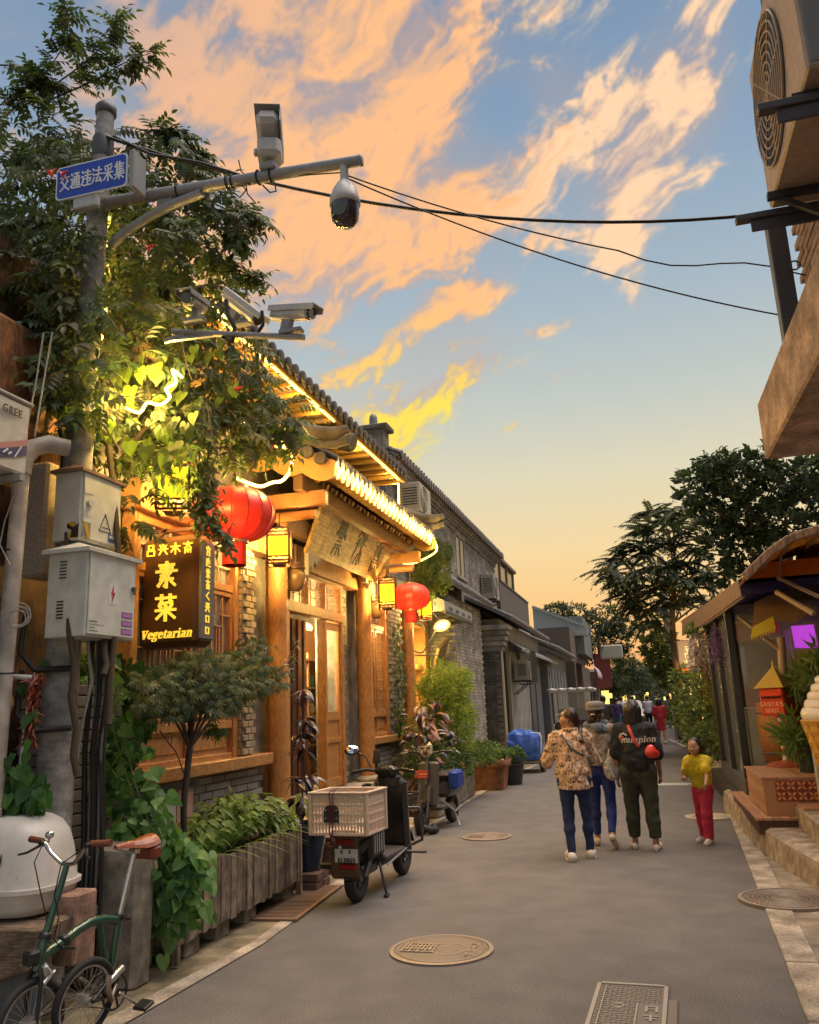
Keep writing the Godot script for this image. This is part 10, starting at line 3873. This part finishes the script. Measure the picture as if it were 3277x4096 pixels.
			g.cap(hd+V(0.105,-0.235,0.12)*hs,hd+V(0.10,-0.29,0.11)*hs,0.03*hs,0.012*hs,0.02)
		elif kind=="long":
			g.cap(hd+hb*(V(0.0,0.0,0.05)*hs),hd+V(0.03,-0.2,0.08)*hs,0.07*hs,0.055*hs,0.04)
			g.cap(hd+hb*(V(0.06,0.0,0.02)*hs),hd+V(0.075,-0.19,0.04)*hs,0.04*hs,0.035*hs,0.03)
			g.cap(hd+hb*(V(-0.06,0.0,0.03)*hs),hd+V(-0.06,-0.14,0.05)*hs,0.034*hs,0.025*hs,0.03)
		elif kind=="curly":
			for i in 26:
				var q:=V(rnd(-0.08,0.06),rnd(-0.17,-0.01),rnd(0.05,0.1))
				g.cap(hd+q*hs,hd+(q+V(rnd(-0.02,0.02),-0.02,0.0))*hs,0.022*hs,0.018*hs,0.008)
		var strands:=FastNoiseLite.new()
		strands.seed=4
		strands.frequency=30.0
		if fine:
			g.ruffle(strands,0.010,0.25)
		g.ell(hd+hb*(V(0,-0.045,-0.105)*hs),V(0.072,0.098,0.075)*hs,0.01,true)
		if kind!="bob" and kind!="long":
			g.clip(hd+hb*(V(0,-0.075,0.0)*hs)+V(0,-0.3 if kind=="tail" or kind=="curly" else 0.0,0),V(0,-1,0))
		g.nets(b)
		part(t,"hair",b,o.hair.m)
	J.top=top
	J.node=t
	J.hd=hd
	J.hb=hb
	J.sh=sh
	J.nk=nk
	J.hip=hip
	J.S=S
	return J
func strap(t:Node3D,g:SDF,pts:Array,w:float,m:Material,from:=Vector3(0,0,1))->void:
	var b:=MB.new()
	var p:=[]
	for i in pts.size()-1:
		for k in 5:
			var q:Vector3=(pts[i] as Vector3).lerp(pts[i+1],k/5.0)
			p.append(g.hit(q+from*0.4,-from)+from*0.006)
	for i in p.size()-1:
		b.bar(p[i],p[i+1]+(p[i+1]-p[i])*0.1,w,0.006,from)
	part(t,"strap",b,m)
func build_people()->void:
	var skin:=mat("skin_tan",Color(0.40,0.215,0.13),{"rough":0.5,"spec":0.4,"tex":"soft","scale":8.0,"local":true})
	var skin2:=mat("skin_warm",Color(0.34,0.17,0.10),{"rough":0.5,"spec":0.4,"tex":"soft","scale":8.0,"local":true})
	var hair:=mat("hair_brown",Color(0.035,0.016,0.010),{"rough":0.45,"tex":"fine","scale":Vector3(20,3,20),"local":true})
	var hairb:=mat("hair_black",Color(0.016,0.010,0.009),{"rough":0.45,"tex":"fine","scale":Vector3(20,3,20),"local":true})
	tex["leopard"]=leopard()
	var navy:=mat("jeans_navy",Color(0.014,0.026,0.085),{"rough":0.85,"tex":"fine","scale":5.0,"det":"soft","dscale":2.0,"local":true})
	var blue:=mat("jeans_blue",Color(0.012,0.03,0.17),{"rough":0.8,"tex":"fine","scale":5.0,"det":"soft","dscale":2.0,"local":true})
	var white:=mat("shoe_white",Color(0.62,0.57,0.5),{"rough":0.5})
	var p:=person({"label":"woman in a spotted beige blouse and navy jeans, her face turned left","at":gp(2322,3436),"turn":0.12,"h":1.57,"wide":1.08,
		"legs":[[-0.12,0.10,0.0,-0.1],[0.13,0.10,0.05,0.0]],"arms":[[0.15,0.42,1.55,0.25],[0.5,0.12,1.5,0.3]],"head_turn":1.15,"head_tilt":0.1,"lean":0.02,
		"top":{"name":"blouse","m":mat("blouse_spotted",Color(0.9,0.84,0.78),{"rough":0.7,"tex":"leopard","scale":3.2,"local":true,"rim":0.2}),"loose":0.034,"sleeve":1.55,"sleeve_loose":0.024,"hem":0.475,"hem_tilt":-0.12,"flare":1.5,"crease":0.03},
		"low":{"m":navy,"loose":0.003,"hem":0.0},"shoe":{"m":white,"chunk":1.22,"sole":mat("sole_grey",Color(0.5,0.45,0.4),{"rough":0.6})},"hair":{"kind":"tail","m":hair},"skin":skin})
	strap(p.node,p.top,[p.sh+V(-0.1,0.02,0),p.sh+V(0.0,-0.14,0),p.hip+V(0.15,0.22,0)],0.022,mats["trim_dark"])
	var b:=MB.new()
	b.box(p.hip+V(0.185,0.19,0.06),V(0.05,0.1,0.08),Basis(V(0,0,1),0.4),0.015)
	part(p.node,"small_bag",b,mats["trim_dark"])
	b=MB.new()
	var hb:Basis=p.hb
	b.extrude(PackedVector2Array([W2(-0.07,0),W2(-0.06,0.06),W2(0,0.085),W2(0.06,0.06),W2(0.07,0)]),p.hd+hb*V(0,0.05,-0.075),hb.x,(hb*V(0,-0.25,-1)).normalized(),0.006)
	part(p.node,"cap_peak",b,mat("cap_white",Color(0.6,0.58,0.55),{"rough":0.6}))
	b=MB.new()
	b.torus(p.nk+V(0,-0.005,0.0),V(0,1,-0.2),0.066,0.022,24,8)
	part(p.node,"collar",b,mats["blouse_spotted"])
	var grey:=mat("hoodie_grey",Color(0.23,0.195,0.17),{"rough":0.9,"tex":"fine","scale":4.0,"det":"soft","dscale":2.0,"local":true,"rim":0.3})
	p=person({"label":"woman in a grey hooded top and grey cap with a pale shoulder bag","at":gp(2428,3385),"turn":-0.06,"h":1.58,
		"legs":[[0.10,0.06,0.03,0.0],[-0.18,0.42,0.04,0.75]],"arms":[[0.5,0.22,1.5,0.2],[0.25,0.22,1.2,0.15]],"head_turn":-0.25,"head_tilt":-0.02,
		"top":{"name":"hooded_top","m":grey,"loose":0.03,"sleeve":1.9,"sleeve_loose":0.026,"hem":0.56,"flare":0.9,"crease":0.028},
		"low":{"m":blue,"loose":0.004,"hem":0.1},"shoe":{"m":mat("shoe_cream",Color(0.6,0.5,0.38),{"rough":0.6}),"high":false,"chunk":1.05},"hair":{"kind":"curly","m":hair},"skin":skin})
	b=MB.new()
	var g:=SDF.new(p.nk-V(0.24,0.2,0.2),p.nk+V(0.24,0.12,0.22),0.008)
	g.cap(p.nk+V(-0.11,-0.02,0.02),p.nk+V(0.02,-0.04,0.10),0.05,0.055,0.03)
	g.cap(p.nk+V(0.02,-0.04,0.10),p.nk+V(0.14,-0.07,0.03),0.055,0.05,0.03)
	g.cap(p.nk+V(-0.1,0.0,-0.03),p.nk+V(0.1,0.0,-0.03),0.05,0.05,0.03)
	g.cap(p.nk+V(0.03,-0.07,0.09),p.nk+V(-0.03,-0.13,0.09),0.035,0.02,0.03)
	var fn:=FastNoiseLite.new()
	fn.frequency=14.0
	g.ruffle(fn,0.02)
	g.nets(b)
	part(p.node,"scarf",b,mat("scarf_slate",Color(0.12,0.14,0.17),{"rough":0.9,"tex":"fine","scale":5.0,"local":true}))
	b=MB.new()
	var fr:=Transform3D((p.hb as Basis)*Basis(V(1,0,0),0.06),p.hd)
	b.lathe([W2(0.101,0.045),W2(0.104,0.06),W2(0.106,0.10),W2(0.098,0.135),W2(0.06,0.15),W2(0,0.152)],26,Transform3D(fr.basis*Basis.from_scale(V(1,1,1.1)),fr.origin+V(0,0,0.012)))
	b.lathe([W2(0.097,0.045),W2(0.108,0.047),W2(0.108,0.075),W2(0.1,0.077)],26,Transform3D(fr.basis*Basis.from_scale(V(1,1,1.1)),fr.origin+V(0,0,0.012)))
	part(p.node,"cap",b,mat("cap_grey",Color(0.2,0.175,0.16),{"rough":0.9,"tex":"fine","scale":6.0,"local":true}))
	b=MB.new()
	b.box(p.hd+V(-0.02,-0.0,0.115),V(0.05,0.012,0.02),BI,0.004)
	part(p.node,"hair_clip",b,mats["sign_white"])
	strap(p.node,p.top,[p.sh+V(-0.08,-0.13,0),p.sh+V(0.0,-0.26,0),p.sh+V(0.06,-0.38,0)],0.026,mat("strap_cream",Color(0.55,0.46,0.38),{"rough":0.7}))
	b=MB.new()
	g=SDF.new(p.hip+V(0.0,-0.2,-0.1),p.hip+V(0.36,0.34,0.3),0.01)
	g.cap(p.hip+V(0.16,0.17,0.10),p.hip+V(0.15,-0.03,0.13),0.055,0.085,0.03,0.8)
	g.cap(p.hip+V(0.12,0.03,0.13),p.hip+V(0.2,0.0,0.12),0.07,0.07,0.03,0.8)
	g.ruffle(fn,0.02)
	g.nets(b)
	var bag:=part(p.node,"shoulder_bag",b,mat("bag_pale",Color(0.46,0.4,0.36),{"rough":0.8,"tex":"soft","scale":4.0,"local":true}))
	b=MB.new()
	b.tube(smooth([p.sh+V(0.17,-0.06,0.05),p.sh+V(0.19,-0.2,0.12),p.hip+V(0.2,0.25,0.13),p.hip+V(0.16,0.16,0.14)],5),PF([0.014]),6)
	b.bar(p.hip+V(0.14,0.05,0.215),p.hip+V(0.17,-0.08,0.215),0.02,0.02)
	part(bag,"bag_strap",b,mats["cap_white"])
	var black:=mat("shirt_black",Color(0.010,0.010,0.013),{"rough":0.85,"tex":"fine","scale":4.0,"local":true,"rim":0.1})
	p=person({"label":"woman in a black logo T-shirt and olive trousers with a red crossbody bag","at":gp(2583,3398),"turn":-0.03,"h":1.62,"wide":1.12,
		"legs":[[0.10,0.10,0.02,0.05],[-0.05,0.03,0.05,0.0]],"arms":[[-0.05,0.16,0.25,0.0],[-0.02,0.2,0.5,0.05]],"head_turn":0.0,"head_tilt":-0.05,
		"top":{"name":"shirt","m":black,"loose":0.036,"sleeve":0.93,"sleeve_loose":0.024,"hem":0.535,"flare":0.9,"crease":0.022},
		"low":{"m":mat("trousers_olive",Color(0.042,0.045,0.026),{"rough":0.85,"tex":"fine","scale":5.0,"det":"soft","dscale":2.0,"local":true}),"loose":0.022,"hem":0.16},"shoe":{"m":mat("shoe_ivory",Color(0.62,0.55,0.48),{"rough":0.5}),"high":false,"chunk":1.0},"hair":{"kind":"bob","m":hairb},"skin":skin2})
	var raw:=MB.new()
	text(raw,"hampion",V(0.045,p.sh.y-0.125,0),V(1,0,0),V(0,1,0),0.062,0.004,"Droid Serif",0.28)
	raw.glyph("90,30 60,10 25,20 8,50 20,82 55,92 88,78",V(-0.165,p.sh.y-0.045,0),V(1,0,0),V(0,1,0),0.085,0.022,0.004)
	b=MB.new()
	for i in raw.v.size():
		var q:=raw.v[i]
		var s:Vector3=p.top.hit(V(q.x,q.y,0.4),V(0,0,-1))
		b.put(V(q.x,q.y,s.z+0.006+q.z),raw.n[i])
	part(p.node,"lettering",b,mat("logo_white",Color(0.62,0.58,0.54),{"rough":0.6}))
	b=MB.new()
	var s0:Vector3=p.top.hit(V(-0.14,p.sh.y-0.105,0.4),V(0,0,-1))
	b.box(s0+V(0,0,0.008),V(0.035,0.035,0.006),Basis(V(0,0,1),0.1),0.002)
	part(p.node,"logo_mark",b,mats["letter_red"])
	strap(p.node,p.top,[p.nk+V(-0.06,-0.03,0),p.sh+V(0.0,-0.13,0),p.sh+V(0.055,-0.22,0)],0.032,mat("strap_scarlet",Color(0.55,0.05,0.035),{"rough":0.5}))
	b=MB.new()
	g=SDF.new(p.hip+V(0.0,0.0,-0.1),p.hip+V(0.34,0.36,0.36),0.008)
	g.cap(p.hip+V(0.17,0.23,0.15),p.hip+V(0.17,0.19,0.16),0.045,0.055,0.04,0.8)
	g.cap(p.hip+V(0.155,0.19,0.16),p.hip+V(0.22,0.17,0.13),0.05,0.04,0.04,0.8)
	g.nets(b)
	part(p.node,"red_bag",b,mat("bag_scarlet",Color(0.62,0.035,0.02),{"rough":0.35,"coat":0.3}))
	p=person({"label":"small girl in a yellow T-shirt and crimson trousers turning to look back","at":gp(2833,3372),"turn":2.55,"h":1.15,"wide":0.95,"head":1.17,
		"legs":[[0.22,0.18,0.02,0.0],[-0.1,0.05,0.03,0.0]],"arms":[[0.55,0.25,0.55,-0.25],[0.25,0.2,1.25,0.6]],"head_turn":0.25,"head_tilt":0.0,
		"top":{"name":"shirt","m":mat("shirt_yellow",Color(0.62,0.46,0.012),{"rough":0.8,"tex":"fine","scale":5.0,"local":true}),"loose":0.022,"sleeve":0.62,"sleeve_loose":0.02,"hem":0.50,"flare":1.0,"crease":0.02},
		"low":{"m":mat("trousers_crimson",Color(0.42,0.018,0.06),{"rough":0.75,"tex":"fine","scale":5.0,"local":true}),"loose":0.022,"hem":0.02},"shoe":{"m":white,"chunk":1.15,"sole":mats["sole_grey"]},"hair":{"kind":"long","m":hair},"skin":skin,"cell":0.012})
	b=MB.new()
	g=SDF.new(p.hip+V(-0.1,-0.12,-0.05),p.hip+V(0.25,0.2,0.3),0.01)
	g.cap(p.hip+V(0.05,0.03,0.13),p.hip+V(0.07,-0.04,0.13),0.05,0.055,0.02,0.6)
	g.nets(b)
	part(p.node,"dark_bag",b,mats["lacquer_brown"])
	far_people(skin,hair,hairb,white)
func far_people(skin:Material,hair:Material,hairb:Material,white:Material)->void:
	var red:=mat("dress_red",Color(0.34,0.012,0.03),{"rough":0.7,"local":true,"tex":"soft","scale":3.0})
	var dark :Material=mats["shirt_black"]
	var walk:=[[[0.2,0.1,0.02],[-0.2,0.2,0.02]],[[-0.15,0.12,0.02],[0.2,0.1,0.02]],[[0.02,0.02,0.04],[-0.02,0.02,0.04]]]
	var still:=[[0.0,0.15,0.2,0.1],[0.05,0.15,0.3,0.1]]
	var holds:=[[0.3,0.15,1.5,0.4],[0.3,0.15,1.5,0.4]]
	var list:=[
		["woman in a plain red dress walking away down the lane",gp(2652,2975),0.0,1.58,0,still,{"name":"dress","m":red,"loose":0.03,"sleeve":0.8,"hem":0.30,"flare":1.4},{"m":skin,"loose":0.0,"hem":0.05,"name":"tights"},hairb,"bob"],
		["man in a dark shirt seen just behind the grey cap",gp(2432,3010),0.1,1.74,2,still,{"name":"shirt","m":mat("shirt_slate",Color(0.035,0.03,0.04),{"rough":0.8}),"loose":0.03,"sleeve":0.8,"hem":0.48},{"m":mat("shorts_grey",Color(0.2,0.18,0.17),{"rough":0.8}),"loose":0.02,"hem":0.1},hairb,"short"],
		["walker in a purple shirt and teal jeans in mid lane",gp(2478,2945),0.0,1.65,0,holds,{"name":"shirt","m":mat("shirt_purple",Color(0.04,0.02,0.09),{"rough":0.8}),"loose":0.025,"sleeve":1.4,"hem":0.5},{"m":mat("jeans_teal",Color(0.05,0.13,0.19),{"rough":0.8}),"loose":0.01,"hem":0.05},hairb,"short"],
		["walker in a white shirt beyond the purple shirt",gp(2497,2925),0.0,1.7,1,still,{"name":"shirt","m":mat("shirt_white",Color(0.5,0.48,0.52),{"rough":0.8}),"loose":0.025,"sleeve":0.8,"hem":0.5},{"m":dark,"loose":0.01,"hem":0.05},hairb,"short"],
		["woman in white trousers and a brown top standing by the kerb shrubs",gp(2748,2972),1.1,1.6,2,holds,{"name":"top","m":mat("top_brown",Color(0.09,0.035,0.025),{"rough":0.8}),"loose":0.012,"sleeve":0.5,"hem":0.58},{"m":mat("trousers_white",Color(0.55,0.5,0.48),{"rough":0.8}),"loose":0.02,"hem":0.05},hairb,"long"],
		["person in maroon beside the woman in white trousers",gp(2733,2968),0.6,1.62,2,still,{"name":"top","m":mat("top_maroon",Color(0.12,0.03,0.03),{"rough":0.8}),"loose":0.02,"sleeve":0.5,"hem":0.5},{"m":mat("trousers_maroon",Color(0.08,0.02,0.025),{"rough":0.8}),"loose":0.015,"hem":0.05},hairb,"long"],
		["person in a grey shirt at the foot of the concrete pole",gp(2682,2898),0.0,1.66,2,still,{"name":"shirt","m":mat("shirt_grey",Color(0.22,0.2,0.2),{"rough":0.8}),"loose":0.03,"sleeve":0.8,"hem":0.48},{"m":dark,"loose":0.015,"hem":0.25},hairb,"short"],
		["walker in a pale shirt behind the black shirt woman",gp(2602,2920),0.1,1.7,1,holds,{"name":"shirt","m":mats["shirt_white"] if mats.has("shirt_white") else white,"loose":0.03,"sleeve":0.8,"hem":0.5},{"m":dark,"loose":0.015,"hem":0.05},hairb,"short"],
		["walker in dark clothes near the dark car",gp(2540,2900),-0.2,1.72,0,still,{"name":"shirt","m":dark,"loose":0.03,"sleeve":0.8,"hem":0.48},{"m":dark,"loose":0.015,"hem":0.05},hairb,"short"]]
	for q in list:
		person({"label":q[0],"at":q[1],"turn":q[2],"h":q[3],"legs":walk[q[4]],"arms":q[5],"top":q[6],"low":q[7],"shoe":{"m":white if q[0].begins_with("woman") else mats["shoe_cream"],"chunk":1.0},"hair":{"kind":q[9],"m":q[8]},"skin":skin,"cell":0.034,"group":"walkers further down the lane"})
